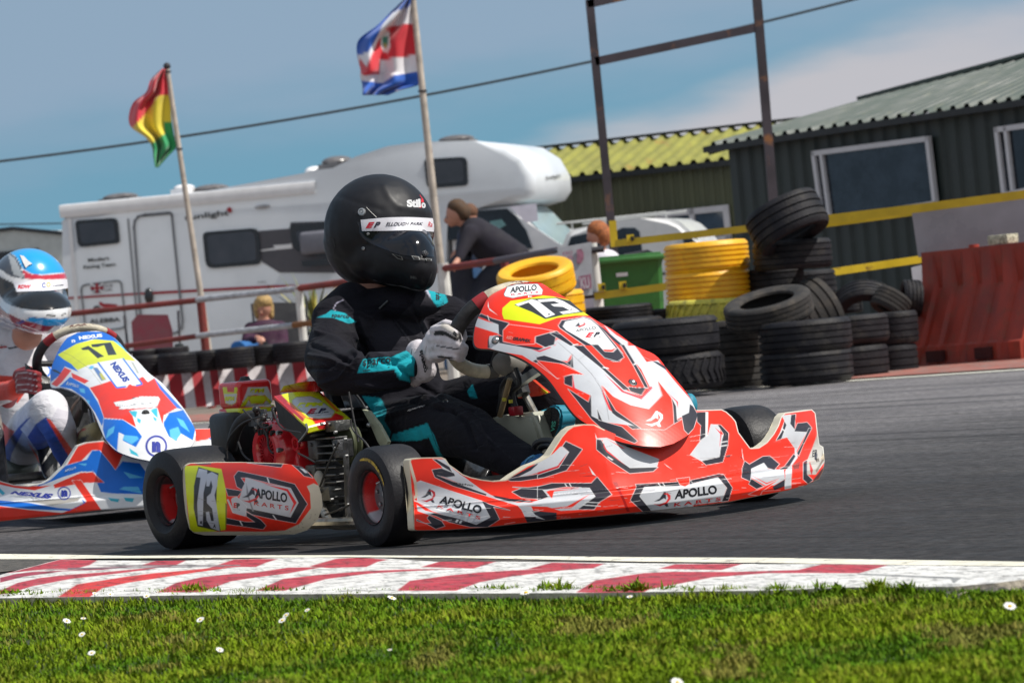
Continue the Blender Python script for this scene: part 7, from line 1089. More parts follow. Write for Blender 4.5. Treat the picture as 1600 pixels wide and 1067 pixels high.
# cloth creases: small real folds along the sleeves and waist
Vv = mverts(me); Nn = norms(me); uvp = topx(Vv)
def fold(pts, amp, wd):
    global Vv
    dmin = np.full(len(Vv), 1e9)
    for i in range(len(pts) - 1): dmin = np.minimum(dmin, inpoly_seg(uvp, pts[i], pts[i + 1]))
    Vv = Vv + Nn * (amp * np.exp(-(dmin / wd) ** 2))[:, None]
def inpoly_seg(P, p, q): dx, dy = q[0] - p[0], q[1] - p[1]; t = np.clip(((P[:, 0] - p[0]) * dx + (P[:, 1] - p[1]) * dy) / (dx * dx + dy * dy + 1e-9), 0, 1); return np.hypot(P[:, 0] - p[0] - t * dx, P[:, 1] - p[1] - t * dy)
for pts, am, wd in (([(495, 520), (525, 530), (560, 555)], .006, 5), ([(488, 540), (515, 548), (545, 566)], -.006, 5), ([(484, 556), (515, 562), (548, 575)], .006, 5), ([(486, 576), (510, 575), (540, 560)], -.005, 4), ([(500, 600), (530, 590), (560, 560)], .005, 4), ([(560, 505), (568, 540), (575, 565)], -.009, 5), ([(545, 500), (556, 530)], .005, 4), ([(590, 560), (610, 570), (640, 556)], -.007, 6),
                    ([(560, 600), (600, 604), (640, 600)], .006, 5), ([(580, 640), (620, 628), (670, 618)], -.008, 5), ([(590, 655), (640, 640), (690, 632)], .006, 5), ([(640, 625), (690, 640), (740, 640)], -.007, 5), ([(610, 560), (640, 590), (690, 620)], -.007, 6), ([(705, 640), (730, 660), (742, 700)], -.006, 5), ([(720, 636), (752, 660), (770, 700)], .005, 5), ([(650, 500), (660, 530), (690, 560)], .005, 6), ([(640, 470), (655, 505), (672, 545)], -.005, 5), ([(610, 690), (660, 700), (700, 730)], .005, 6), ([(535, 470), (550, 486), (580, 500)], .005, 5)): fold(pts, am * 1.7, wd * .66)
me.vertices.foreach_set('co', Vv.ravel()); me.update()
sl_ = [(za([(160, 312), (230, 285), (270, 256), (370, 278), (455, 345), (400, 356), (280, 312)]), TL), (za([(955, 60), (1085, 100), (1100, 110), (1130, 200), (1050, 237), (1010, 180)]), TL), (za([(950, 60), (985, 115), (1015, 195), (1005, 190), (960, 100)]), (.4, .4, .5)),
       (za([(465, 722), (470, 690), (505, 618), (720, 598), (860, 530), (920, 530), (880, 660), (880, 790), (770, 765), (730, 690)]), TL), (zb([(735, 82), (850, 92), (880, 120), (908, 185), (890, 252), (938, 330), (920, 395), (862, 392), (880, 300), (815, 205)]), TL), (zc([(500, 495), (512, 462), (560, 448), (692, 403), (730, 470), (762, 560), (795, 592), (742, 572), (700, 478), (640, 496)]), TL), (za([(1270, 850), (1310, 800), (1345, 900), (1290, 900)]), TL),
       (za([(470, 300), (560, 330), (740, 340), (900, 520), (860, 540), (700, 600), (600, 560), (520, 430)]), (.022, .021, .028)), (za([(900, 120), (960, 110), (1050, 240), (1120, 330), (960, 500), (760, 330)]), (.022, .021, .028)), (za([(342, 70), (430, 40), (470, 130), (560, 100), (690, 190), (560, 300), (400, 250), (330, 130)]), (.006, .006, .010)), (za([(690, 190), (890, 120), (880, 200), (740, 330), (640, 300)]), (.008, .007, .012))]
# seams and stitched panel edges
sl_ += [(q, (.003, .003, .005)) for q in pline(za([(150, 320), (230, 330), (330, 380), (420, 470), (455, 560)]), .7) + pline(za([(80, 560), (160, 640), (300, 700), (460, 730)]), .6) + pline(zc([(500, 560), (620, 640), (760, 690), (860, 700)]), .7) + pline([(700, 636), (735, 660), (765, 690), (800, 722)], .7) + pline([(612, 640), (640, 632), (690, 640), (735, 655)], .6)]
sl_ += [(q, (.035, .034, .042)) for q in pline([(702, 633), (738, 657), (768, 688), (803, 720)], .4) + pline(za([(90, 555), (168, 632), (304, 692), (462, 722)]), .35)]
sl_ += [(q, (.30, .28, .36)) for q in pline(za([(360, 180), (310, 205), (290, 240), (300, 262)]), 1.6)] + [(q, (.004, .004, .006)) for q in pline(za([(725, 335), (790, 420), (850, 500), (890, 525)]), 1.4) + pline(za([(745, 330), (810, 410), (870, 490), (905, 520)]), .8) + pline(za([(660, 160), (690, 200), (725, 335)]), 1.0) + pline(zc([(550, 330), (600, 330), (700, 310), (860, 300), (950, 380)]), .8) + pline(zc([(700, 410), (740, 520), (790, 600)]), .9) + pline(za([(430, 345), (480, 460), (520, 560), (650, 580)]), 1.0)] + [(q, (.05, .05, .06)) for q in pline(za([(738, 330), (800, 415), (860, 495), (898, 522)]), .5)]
paint_mesh(me, sl_, BK, BK); sbv = me_bvh(me); so_ = finish(me, 'race_suit', suit, drv)
inkc = mat('suit_ink', (.010, .012, .016), .7); whc = mat('suit_white', (.5, .5, .52), .7)
letters(sbv, [('sparco', za([(503, 692), (708, 664), (505, 622), (706, 604)]), inkc, (.012, .05)), ('sparco', za([(262, 312), (398, 324), (280, 286), (408, 296)]), inkc, (.01, -.3)), ('sparco', za([(1080, 178), (1076, 84), (1042, 180), (1036, 92)]), inkc, (.03, 0)), ('sparco', zc([(585, 345), (680, 318), (590, 334), (682, 306)]), whc, (.02, .2))], 'lettering', drv, .003)
mb = MB(); W = hit(sbv, za([(503, 700), (700, 672), (701, 677), (505, 706)]), .003); mb.add([Vector(p) for p in W], [(0, 1, 2, 3)]); mb.build('underline', inkc, drv, smooth=0)
tubes('zip_pull', [[Vector(hit(sbv, za([(625, 245)]), .006)[0]), Vector(hit(sbv, za([(688, 188)]), .008)[0])]], .0028, mat('zip_grey', (.10, .10, .10), .4, .6), parent=drv)
mb = MB(); mb.lathe([(.004, 0), (.007, .002), (.0075, 0)], Vector(hit(sbv, zc([(787, 292)]), .002)[0]), Vector((0, -1, .2)), 14); mb.build('snap_button', silver, drv)
# head: skin under the helmet, with a face behind the visor
hc = J(592, 358, 0); fdir = Vector((cos(radians(24)), -sin(radians(24)), -.05)).normalized(); fs = fdir.cross(UP).normalized()
def head(root, hc, fdir, r=.085):
    fs = fdir.cross(UP).normalized(); ch = [[(hc + UP * .02, (r * 1.0, r * 1.1, r * 1.15)), (hc - UP * .05 + fdir * .02, (r * .8, r * .8, r * .7))], [(hc + fdir * .085 - UP * .005, (.012, .012, .018)), (hc + fdir * .102 - UP * .028, .013)]]
    for s_ in (-1, 1): ch.append([(hc + fs * s_ * .082, (.02, .02, .03)), (hc + fs * s_ * .083 - UP * .01, (.018, .018, .02))])
    ch.append([(hc - UP * .06, .056), (hc - UP * .13 - fdir * .03, .058), (hc - UP * .19 - fdir * .04, .062)]); me = blob('head_skin', ch, .008, 3); finish(me, 'head', skin, root)
    for s_ in (-1, 1): mb = MB(); mb.sph(hc + fdir * .082 + fs * s_ * .032 + UP * .012, .013, 12, 8); mb.sph(hc + fdir * .090 + fs * s_ * .032 + UP * .012, .006, 10, 6, 1); mb.build('eye', [mat('eye_white', (.7, .68, .65), .2), mat('eye_dark', (.03, .02, .02), .3)], root)
    mb = MB(); mb.sph(hc + fdir * .082 - UP * .058, (.024, .024, .006), 12, 6); mb.build('mouth', mat('lips', (.35, .09, .08), .5), root)
head(drv, hc - UP * .02, fdir)
mb = MB(); pass
me = blob('nape', [[(J(584, 428, .0), .058), (J(580, 452, -.0), .064), (J(582, 470, 0), .066)]], .008, 3); finish(me, 'neck', skin, drv)
# helmet shell
def Hp(u, v, y): return kc(u, v, y=y)
hz_ = K1.F
me = blob('helmet', [[(J(592.5, 357.5, 0), (.157, .162, .155))], [(J(585, 376, 0), (.145, .156, .137))], [(J(568, 392, .0), (.110, .140, .060)), (J(624, 416, .0), (.104, .122, .058))], [(J(608, 398, 0), (.134, .140, .082)), (J(644, 404, 0), (.070, .098, .088))], [(J(654, 418, 0), (.054, .082, .058)), (J(655, 430, 0), (.048, .070, .048))], [(J(540, 386, 0), (.060, .096, .070)), (J(537, 398, 0), (.044, .088, .040))]], .006, 14, .6)
Vv = mverts(me); Nn = norms(me); uvp = topx(Vv); zh = lambda p: Z(490, 260, 5.336, p)
for pts, am, wd in ((zh([(350, 380), (380, 560), (420, 610), (640, 725), (740, 760), (980, 790)]), .0035, 2.4), (zh([(590, 170), (640, 260), (700, 330), (960, 380)]), .003, 6), (zh([(210, 250), (420, 320), (560, 360)]), -.002, 4), (zh([(100, 620), (180, 740), (330, 830), (560, 930), (700, 990)]), .002, 4)): fold(pts, am, wd)
me.vertices.foreach_set('co', Vv.ravel()); me.update(); hbv = me_bvh(me); helm_m = mat('matt_black_helmet', (.009, .009, .012), .50, var=.12, vs_=30, spec=.32, coat=.0, bump=.01, bs=250)
helm = tag(finish(me, 'helmet', helm_m, origin=J(592, 440, 0)), 'matt black full face racing helmet with a white visor strip', 'helmet')
class W0: pass
def rgx(A, B, nu, nv): return ruled_grid(A, B, nu, nv)
def sheet_on(bv, A, B, lift, nu, nv, name, m, parent, sm=3, edge=.004):
    W = patch_on(bv, ruled_grid(A, B, nu, nv), lift, sm); mb = MB(); mb.grid([[Vector(p) for p in r] for r in W]); c0_ = Vector((0, 0, CH)); ring = list(W[0]) + list(W[1:, -1]) + list(W[-1, -2::-1]) + list(W[-2:0:-1, 0]); ring = [Vector(p) for p in ring]; R2 = [p + (p - c0_).normalized() * edge * 2.2 for p in ring]; mb.grid([ring, R2], wrapu=True); return mb.build(name, m, parent, smooth=50, fixn=False)
visor_m = mat('smoked_visor', (.006, .007, .012), .12, var=.2, vs_=3, spec=.45)
vis = sheet_on(hbv, zh([(392, 450), (372, 520), (384, 562), (420, 608)]), zh([(1010, 432), (1012, 560), (1010, 660), (1000, 752)]), .0035, 60, 24, 'visor', visor_m, helm) if False else None
vu = zh([(400, 540), (560, 536), (760, 536), (1012, 546)]); vl = zh([(386, 562), (520, 660), (740, 735), (1006, 752)])
g_v = ruled_grid([vu[0], vl[0]], [vu[-1], vl[-1]], 60, 20)
def ribbon(bv, U_, L_, lift, n, m_, name, mt, parent, edge=.004, sm=2, endfix=None):   # sheet between upper and lower curves
    U2 = [tuple(p)[:2] for p in cat([(*p, 0) for p in U_], 12)]; L2 = [tuple(p)[:2] for p in cat([(*p, 0) for p in L_], 12)]; s = np.linspace(0, 1, n)
    def rs(q): q = np.array(q); x = np.linspace(0, 1, len(q)); return np.stack([np.interp(s, x, q[:, 0]), np.interp(s, x, q[:, 1])], -1)
    a_, b2 = rs(U2), rs(L2); t = np.linspace(0, 1, m_)[:, None, None]; gg = a_[None] * (1 - t) + b2[None] * t; W = patch_on(bv, gg, lift, sm); mb = MB(); mb.grid([[Vector(p) for p in r] for r in W]); c0_ = Vector((0, 0, CH)); ring = [Vector(p) for p in (list(W[0]) + list(W[1:, -1]) + list(W[-1, -2::-1]) + list(W[-2:0:-1, 0]))]; mb.grid([ring, [p + (p - c0_).normalized() * edge for p in ring]], wrapu=True); return mb.build(name, mt, parent, smooth=50, fixn=False)
vis = ribbon(hbv, zh([(372, 470), (392, 470), (700, 470), (1005, 480)]), zh([(384, 564), (470, 640), (740, 738), (1004, 756)]), .003, 70, 26, 'visor', visor_m, helm)
strip = ribbon(hbv, zh([(392, 447), (600, 428), (800, 424), (1003, 434)]), zh([(404, 540), (600, 538), (800, 534), (1006, 546)]), .0055, 60, 10, 'visor_strip', mat('strip_white', (.74, .73, .78), .4, var=.03), helm)
tbv = bvh_of(strip); stm = lambda n_, c_: mat(n_, c_, .5)
letters(tbv, [('E', zh([(432, 518), (498, 514), (444, 468), (510, 464)]), stm('ep_red', (.55, .01, .03)), (.07, .25)), ('P', zh([(500, 514), (552, 510), (510, 464), (562, 462)]), stm('ep_black', (.012, .012, .03)), (.04, .25)), ('ELLOUGH PARK', zh([(603, 498), (910, 492), (608, 466), (914, 468)]), stm('ep_black', 0), (.025, .25)), ('Ra', zh([(952, 505), (990, 506), (955, 462), (992, 464)]), stm('ep_red', 0), (.02, .3))], 'lettering', strip, .0012)
letters(hbv, [('Stil', zh([(780, 340), (895, 345), (775, 280), (890, 270)]), mat('helmet_logo', (.55, .55, .56), .4), (.06, .0)), ('o', zh([(900, 348), (936, 350), (898, 302), (934, 304)]), mat('helmet_logo', 0), (.06, 0)), ('SNELL', zh([(806, 936), (860, 938), (806, 912), (860, 916)]), mat('dim_logo', (.10, .10, .10), .5), (.04, 0))], 'lettering', helm, .001)
mb = MB(); W = hit(hbv, zh([(880, 345), (885, 235), (915, 275), (920, 300), (900, 300), (900, 345)]), .0014); mb.add([Vector(p) for p in W], [tuple(range(6))]); mb.build('logo_flame', mat('logo_red', (.60, .01, .02), .4), helm, smooth=0)
def disc_on(bv, uv, r, name, mt, parent, h_=.004, lift=0, prof=None):
    P = [Vector(p) for p in hit(bv, [uv, (uv[0] + 3, uv[1]), (uv[0], uv[1] + 3)], lift)]; n_ = (P[1] - P[0]).cross(P[2] - P[0]).normalized(); n_ = -n_ if n_.y > 0 else n_; mb = MB(); mb.lathe(prof or [(0, h_), (r * .25, h_), (r * .3, h_ * .5), (r * .55, h_ * .5), (r * .6, h_), (r * .9, h_ * .8), (r, 0)], P[0], n_, 28); return mb.build(name, mt, parent, smooth=25)
disc_on(hbv, zh([(403, 382)])[0], .0115, 'visor_pivot', mat('pivot_silver', (.42, .43, .44), .35, .7), helm, .006); disc_on(hbv, zh([(456, 564)])[0], .0045, 'visor_button', silver, helm, .004, .003); disc_on(hbv, zh([(418, 686)])[0], .0055, 'helmet_screw', silver, helm, .004)
for pl in ([(650, 728), (735, 752), (748, 782), (700, 770)], [(815, 745), (880, 752), (890, 780), (835, 778)], [(930, 770), (985, 772), (985, 786), (940, 786)]):
    mb = MB(); W = hit(hbv, zh(pl), .004); W = [Vector(p) for p in W]; mb.add(W + [p + (p - Vector((0, 0, CH))).normalized() * .006 for p in W], [(0, 1, 2, 3)] + [(i, (i + 1) % 4, 4 + (i + 1) % 4, 4 + i) for i in range(4)]); v_ = mb.build('chin_vent', mat('vent_rim', (.30, .30, .29), .35, .5), helm, smooth=0); cc = sum(W, Vector()) / 4; mb = MB(); mb.add([cc + (p - cc) * .72 - Vector((0, .0012, 0)) for p in W], [(0, 1, 2, 3)]); mb.build('vent_opening', slot, v_, smooth=0, fixn=False)
disc_on(vis and bvh_of(vis) or hbv, zh([(925, 730)])[0], .008, 'visor_latch', mat('latch_grey', (.16, .16, .17), .35, .4), helm, .010)
mb = MB(); P_t = [Vector(p) for p in hit(hbv, zh([(440, 342), (480, 384), (525, 426)]), .001)]; mb.tube(P_t, .0009, 6); mb.build('visor_tab_line', mat('pale_line', (.5, .48, .45), .4), helm)
mb = MB(); P_t = [Vector(p) for p in hit(hbv, [zh([q])[0] for q in [(500, 945), (640, 985), (740, 1000), (850, 1030), (915, 1028), (960, 960), (985, 880)]], .0005)]; mb.tube(cat(P_t, 5), .0022, 6); mb.build('chin_trim', mat('trim_rubber', (.03, .03, .032), .5), helm)
W1 = [Vector(p) for p in hit(hbv, zh([(105, 640), (135, 590), (165, 600), (178, 660), (165, 730), (135, 745)]), .002)]; mb = MB(); mb.add(W1 + [p + Vector((.0, .006, 0)) for p in W1], [tuple(range(6))] + [(i, (i + 1) % 6, 6 + (i + 1) % 6, 6 + i) for i in range(6)]); mb.build('rear_cover', helm_m, helm, smooth=30)
# gloves -------------------------------------------------------------------
glove_m = mat('race_glove', rough=.72, attr='paint', var=.10, vs_=30, bump=.2, bs=120, vcol=(.20, .17, .16), dirt_or_refl=26, thresh=(.56, .80))
def glove(label, wrist, wy, pts_fn, layers, base, back, texts=(), vox=.0042):
    me = blob('glove', pts_fn, vox, 5, .5); paint_mesh(me, layers, base, back, .7); bv = me_bvh(me); o = finish(me, 'glove', glove_m, drv); o['label'] = label
    if texts: letters(bv, texts, 'lettering', drv, .0012)
zg = lambda p: Z(620, 490, 6.275, p); gy = -.165
def G3(x, y, dy=0): u, v = zg([(x, y)])[0]; return kc(u, v, y=gy + dy)
fing = []
for i, (k0, k1, k2, tip, r0) in enumerate((((370, 165), (480, 150), (590, 215), (610, 270), .0135), ((345, 250), (470, 255), (600, 305), (650, 330), .0130), ((350, 330), (470, 330), (600, 360), (640, 380), .0125), ((370, 410), (480, 400), (585, 425), (620, 440), .0115))):
    dk = (-.012, -.022, -.020, -.006)
    fing.append([(G3(*k0, dk[0]), r0 * 1.12), (G3(*k1, dk[1]), r0 * 1.04), (G3(*k2, dk[2]), r0 * .96), (G3(*tip, dk[3]), r0 * .88), (G3(tip[0] + 18, tip[1] + 6, .022), r0 * .84), (G3(tip[0] - 40, tip[1] + 10, .040), r0 * .8)])
gparts = fing + [[(G3(380, 230, .008), (.030, .022, .026)), (G3(370, 330, .006), (.034, .024, .030)), (G3(390, 400, .006), (.032, .024, .024))], [(G3(330, 300, .004), .026), (G3(300, 400, .006), .026), (G3(250, 480, .010), (.032, .032, .034))],
         [(G3(380, 170, .020), .017), (G3(480, 105, .026), .0145), (G3(580, 130, .032), .0135), (G3(640, 175, .034), .0125), (G3(655, 235, .034), .0115)], [(G3(225, 455, -.004), (.036, .042, .058)), (G3(250, 560, .0), (.040, .036, .034))], [(G3(195, 400, -.004), (.032, .036, .040)), (G3(178, 500, -.006), (.030, .046, .060)), (G3(160, 520, -.006), (.022, .046, .058))]]
GW = (.58, .54, .57); GD = (.015, .014, .016)
glv = [(zg(p), GD) for p in ([(355, 205), (380, 165), (470, 170), (600, 250), (605, 275), (570, 265), (480, 215), (380, 218)], [(382, 308), (560, 335), (640, 348), (560, 352), (385, 320)], [(398, 410), (520, 425), (625, 430), (520, 445), (400, 430)], [(395, 520), (420, 510), (475, 515), (460, 550), (410, 552)], [(240, 430), (270, 460), (290, 520), (330, 550), (300, 545), (260, 500)], [(525, 150), (532, 150), (545, 205), (537, 205)], [(596, 140), (620, 150), (640, 260), (620, 300), (600, 230)], [(540, 160), (610, 245), (600, 250), (530, 200)])]
glv += [(zg([(440, 85), (530, 100), (610, 230), (590, 245), (520, 190), (420, 130)]), (.50, .46, .42))] + [(q, (.28, .25, .25)) for q in pline(zg([(200, 340), (160, 420), (150, 520), (200, 620), (290, 680)]), .8) + pline(zg([(290, 320), (270, 420), (300, 520), (380, 560)]), 1.2)] + [(q, GD) for q in pline(zg([(150, 350), (130, 450), (140, 560), (180, 640)]), 1.0)]
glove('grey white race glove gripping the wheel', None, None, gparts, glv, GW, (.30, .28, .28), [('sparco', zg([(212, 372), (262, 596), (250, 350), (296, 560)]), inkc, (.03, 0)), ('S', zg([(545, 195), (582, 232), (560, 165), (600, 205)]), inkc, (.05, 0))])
# left hand on the far side of the wheel
wl_ = swp(radians(262)); lf = []
for i in range(4): c_ = wl_ + su * (.030 - .022 * i); lf.append([(c_ + K1.L * .030 - K1.F * .03, .013), (c_ + K1.L * .034 + K1.F * .005, .0125), (c_ + K1.L * .016 + K1.F * .028, .0115), (c_ - K1.L * .012 + K1.F * .026, .0105), (c_ - K1.L * .026 + K1.F * .004, .010)])
lf += [[(wl_ + K1.L * .035 - K1.F * .045, (.028, .028, .036)), (wl_ + K1.L * .05 - K1.F * .08 - su * .02, .034), (wl_ + K1.L * .05 - K1.F * .12 - su * .03, .038)], [(wl_ + K1.L * .02 - K1.F * .045 + su * .03, .015), (wl_ - K1.L * .012 - K1.F * .028 + su * .04, .013), (wl_ - K1.L * .024 + su * .042, .012)]]
me = blob('glove', lf, .0055, 4, .5); paint_mesh(me, [], GW, GW); o = finish(me, 'glove', glove_m, drv)
# shoes
shoe_t = mat('shoe_teal', (.012, .22, .32), .6, var=.15, vs_=20); sole_m = mat('shoe_sole', (.020, .020, .020), .8, bump=.6, bs=150)
z7 = lambda p: Z(640, 560, 5, p); solp = z7([(1050, 400), (1095, 365), (1135, 362), (1165, 385), (1185, 430), (1180, 520), (1150, 600), (1120, 650), (1075, 655), (1050, 600), (1040, 480)]); so3 = [kc(u, v, y=-.015) for u, v in solp]
b_ = bmesh.new(); lo = [b_.verts.new(p) for p in so3]; cen2 = sum(so3, Vector()) / len(so3); up_ = [b_.verts.new(p + K1.L * .055 + (p - cen2) * -.12) for p in so3]; b_.faces.new(lo); b_.faces.new(up_[::-1])
for i in range(len(lo)): b_.faces.new((lo[(i + 1) % len(lo)], lo[i], up_[i], up_[(i + 1) % len(lo)]))
bmesh.ops.bevel(b_, geom=b_.edges[:], offset=.006, segments=3, affect='EDGES'); b_.verts.index_update(); mb = MB(); mb.add([v.co.copy() for v in b_.verts], [[v.index for v in f.verts] for f in b_.faces]); b_.free(); 
mb.sph(kc(858, 670, y=.05), (.028, .05, .055), 14, 9, ax=(K1.F, K1.L, UP)); shoe = mb.build('shoe', shoe_t, drv, smooth=50)
inn = [cen2 + (p - cen2) * .86 - K1.L * .004 - K1.F * -.004 for p in so3]; mb = MB(); mb.prism(inn, -K1.L * .003); lg = mb.build('sole', sole_m, shoe, smooth=0)
mb = MB()
for i in range(26): z_ = i / 25; pa = kc(852, 637 + 52 * z_, y=-.024); mb.box(pa + K1.F * .012, (.030, .0015, .0012), (K1.F, K1.L, UP))
mb.build('sole_ribs', mat('sole_rib', (.06, .055, .04), .8), shoe, smooth=0)
P2, T2 = text_px('VIS', z7([(1130, 575), (1145, 490), (1100, 570), (1112, 488)]), .03); mb = MB(); mb.add([kc(float(p[0]), float(p[1]), y=-.0255) for p in P2], [tuple(int(i) for i in t) for t in T2]); mb.build('lettering', mat('sole_green', (.08, .45, .30), .6), shoe, smooth=0, fixn=False)
me = blob('shoe', [[(kc(826, 722, y=-.165), (.04, .035, .035)), (kc(842, 728, y=-.165), (.05, .035, .03)), (kc(862, 730, y=-.16), (.04, .032, .026))]], .007, 3); finish(me, 'shoe', mat('shoe_blue', (.01, .12, .32), .6), drv)
mb = MB(); mb.tube(cat([kc(*q, y=-.215) for q in ((820, 728), (824, 718), (834, 712))], 4), .004, 6); mb.build('shoe_piping', mat('shoe_light', (.10, .35, .6), .5), drv)
mb = MB(); mb.lathe([(.02, 0), (.028, .01), (.028, .04), (.02, .05)], kc(905, 662, y=-.02), K1.L, 18); mb.build('stub_cover', mat('tan_plastic', (.28, .24, .20), .6), kart)
mb = MB(); mb.sph(kc(1078, 632, y=.20), (.02, .03, .03), 14, 8); mb.build('far_shoe_tip', shoe_t, drv)
# ================================================================== blue and white kart 17 behind, and its driver
np2 = at(250, 790, 13.45); th2 = radians(75); F2 = Vector((cos(th2), -sin(th2), 0)); K2 = Frame((np2.x - F2.x * .5, np2.y - F2.y * .5, 0), th2); k2 = K2.k
kart2 = empty('racing_kart', K2.O, K2.rz, label='blue white and red racing kart number 17 following behind', cat='kart')
f1 = lambda p: Z(0, 370, 5.93, p); f2 = lambda p: Z(70, 500, 4.85, p); f3 = lambda p: Z(0, 660, 4.444, p)
BL = (.008, .15, .62); NV = (.035, .05, .33); R_2 = (.78, .040, .022); LB = (.10, .45, .75); W2 = (.74, .75, .77); TE = (.05, .45, .58)
top2 = [(-62, 722), (-50, 718), (-25, 718), (-14, 732), (0, 751), (22, 757), (45, 759), (67, 754.5), (79, 748), (90, 736.5), (101, 727), (112, 709.5), (121, 696), (135, 691), (162, 688), (200, 712), (240, 724), (285, 700), (303, 674), (306, 669.5), (337, 669), (351, 673.5), (358, 687), (380, 702), (400, 705), (432, 690), (445, 678), (478, 675)]
bot2 = [(-62, 745), (-58, 823), (0, 815), (80, 806), (155, 797), (227, 793), (330, 781), (420, 766), (478, 745)]
b2l = [poly_(f3, [(462, 300), (550, 150), (720, 120), (860, 205), (806, 335), (760, 290), (700, 200), (640, 190), (560, 272)], R_2, WH), poly_(f3, [(210, 465), (370, 380), (450, 300), (600, 258), (640, 193), (692, 193), (765, 282), (800, 330), (850, 268), (970, 282), (1020, 352), (1600, 330), (1600, 480), (1020, 498), (780, 492), (700, 482), (640, 340), (560, 340), (430, 380), (260, 445)], BL, WH),
 poly_(f3, [(370, 432), (560, 348), (645, 345), (722, 415), (580, 418), (380, 455)], R_2, WH), poly_(f3, [(498, 400), (562, 400), (704, 607), (380, 650), (560, 572), (600, 545)], R_2, WH), poly_(f3, [(-260, 560), (0, 580), (200, 606), (420, 626), (690, 608), (600, 650), (0, 700), (-260, 740)], R_2), poly_(f3, [(-260, 300), (0, 405), (140, 436), (280, 442), (355, 436), (240, 470), (100, 452), (0, 430), (-260, 400)], R_2), poly_(f3, [(-260, 520), (0, 540), (200, 557), (400, 592), (500, 600), (580, 558), (566, 530), (596, 555), (480, 612), (200, 600), (0, 577), (-260, 560)], BL),
 poly_(f3, [(0, 455), (35, 490), (20, 505), (-20, 470)], TE), poly_(f3, [(750, 522), (830, 530), (820, 552), (770, 545)], TE), poly_(f3, [(860, 520), (932, 525), (920, 552), (872, 545)], TE), poly_(f3, [(855, 340), (1000, 382), (900, 387)], LB), poly_(f3, [(540, 285), (606, 285), (590, 300)], LB), poly_(f3, [(640, 330), (690, 400), (660, 350)], WH), poly_(f3, [(860, 445), (960, 445), (985, 492), (830, 462)], LB),
 poly_(f3, [(300, 340), (500, 318), (400, 300)], (.02, .10, .45)), poly_(f3, [(1350, 45), (1500, 40), (1570, 70), (1600, 150), (1480, 110), (1360, 130)], R_2, WH), poly_(f3, [(1450, 110), (1500, 95), (1570, 110), (1600, 150), (1600, 200), (1500, 140)], BL, WH), poly_(f3, [(180, 545), (560, 520), (540, 545), (360, 575)], (.35, .33, .30))]
def ring(f, cx, cy, r, w_, col_, n=28): return [(f([(cx + r * cos(2 * pi * i / n), cy + r * sin(2 * pi * i / n)) for i in range(n)]), col_), (f([(cx + (r - w_) * cos(2 * pi * i / n), cy + (r - w_) * sin(2 * pi * i / n)) for i in range(n)]), W2)]
b2l += ring(f3, 445, 490, 47, 9, NV) + [(q, (.15, .13, .11)) for q in pline(bot2[1:], 2.)] + [(q, (.68, .67, .62)) for q in pline(top2[:16], 2.6)]
t2 = [('NEXUS', f3([(68, 494), (355, 532), (82, 474), (372, 494)]), NV, (.06, .25), .003), ('n', f3([(425, 515), (468, 515), (425, 468)]), NV, (.08, 0), .003), ('APOLLO', f3([(450, 345), (528, 318), (448, 328), (526, 303)]), (.5, .6, .7), (.02, 0), .002)]
G2 = lambda x, y, z: Gsp(x, y, z)
Shell(K2, strip_grid(top2, bot2, 400, 80), G2, (12., 15.5)).fin('front_bumper', decal_m, kart2, b2l, W2, (.62, .60, .55), -np.array(K2.F) * .05, t2)
cen = [k2(*f2([q])[0], y=0) for q in ((318, 60), (345, 110), (390, 190), (470, 290), (590, 440), (700, 620), (765, 705), (845, 950), (862, 1060))]; lc = [K2.loc(p) for p in cen]; hx2 = np.array([float(p[0]) for p in lc]); hz2 = np.array([float(p[2]) for p in lc]); o_ = np.argsort(hx2); hx2 = hx2[o_]; hz2 = hz2[o_]
hxx2 = np.linspace(-.7, .9, 400); t_ = np.interp(hxx2, hx2, hz2); t_ = np.where(hxx2 < hx2[0], hz2[0] - (hx2[0] - hxx2) * .4, t_); t_ = np.where(hxx2 > hx2[-1], hz2[-1] - (hxx2 - hx2[-1]) * 2.2, t_); hs2 = np.convolve(np.pad(t_, 12, mode='edge'), np.ones(25) / 25, 'valid')
def Gn2(x, y, z): return z - np.interp(x, hxx2, hs2) + np.where(y < 0, 2.2 * y * y + 30 * y ** 4, 1.8 * y * y + 16 * y ** 4)
A2 = f2([(170, 135), (120, 200), (72, 300), (45, 390), (48, 505), (130, 512), (220, 542), (300, 600), (370, 700), (420, 820), (462, 905), (540, 987), (660, 1037), (790, 1066)]); B2 = f2([(250, 95), (400, 84), (500, 118), (565, 170), (625, 240), (705, 312), (790, 402), (880, 470), (972, 572), (1062, 684), (1122, 790), (1142, 880), (1080, 980), (900, 1062)])
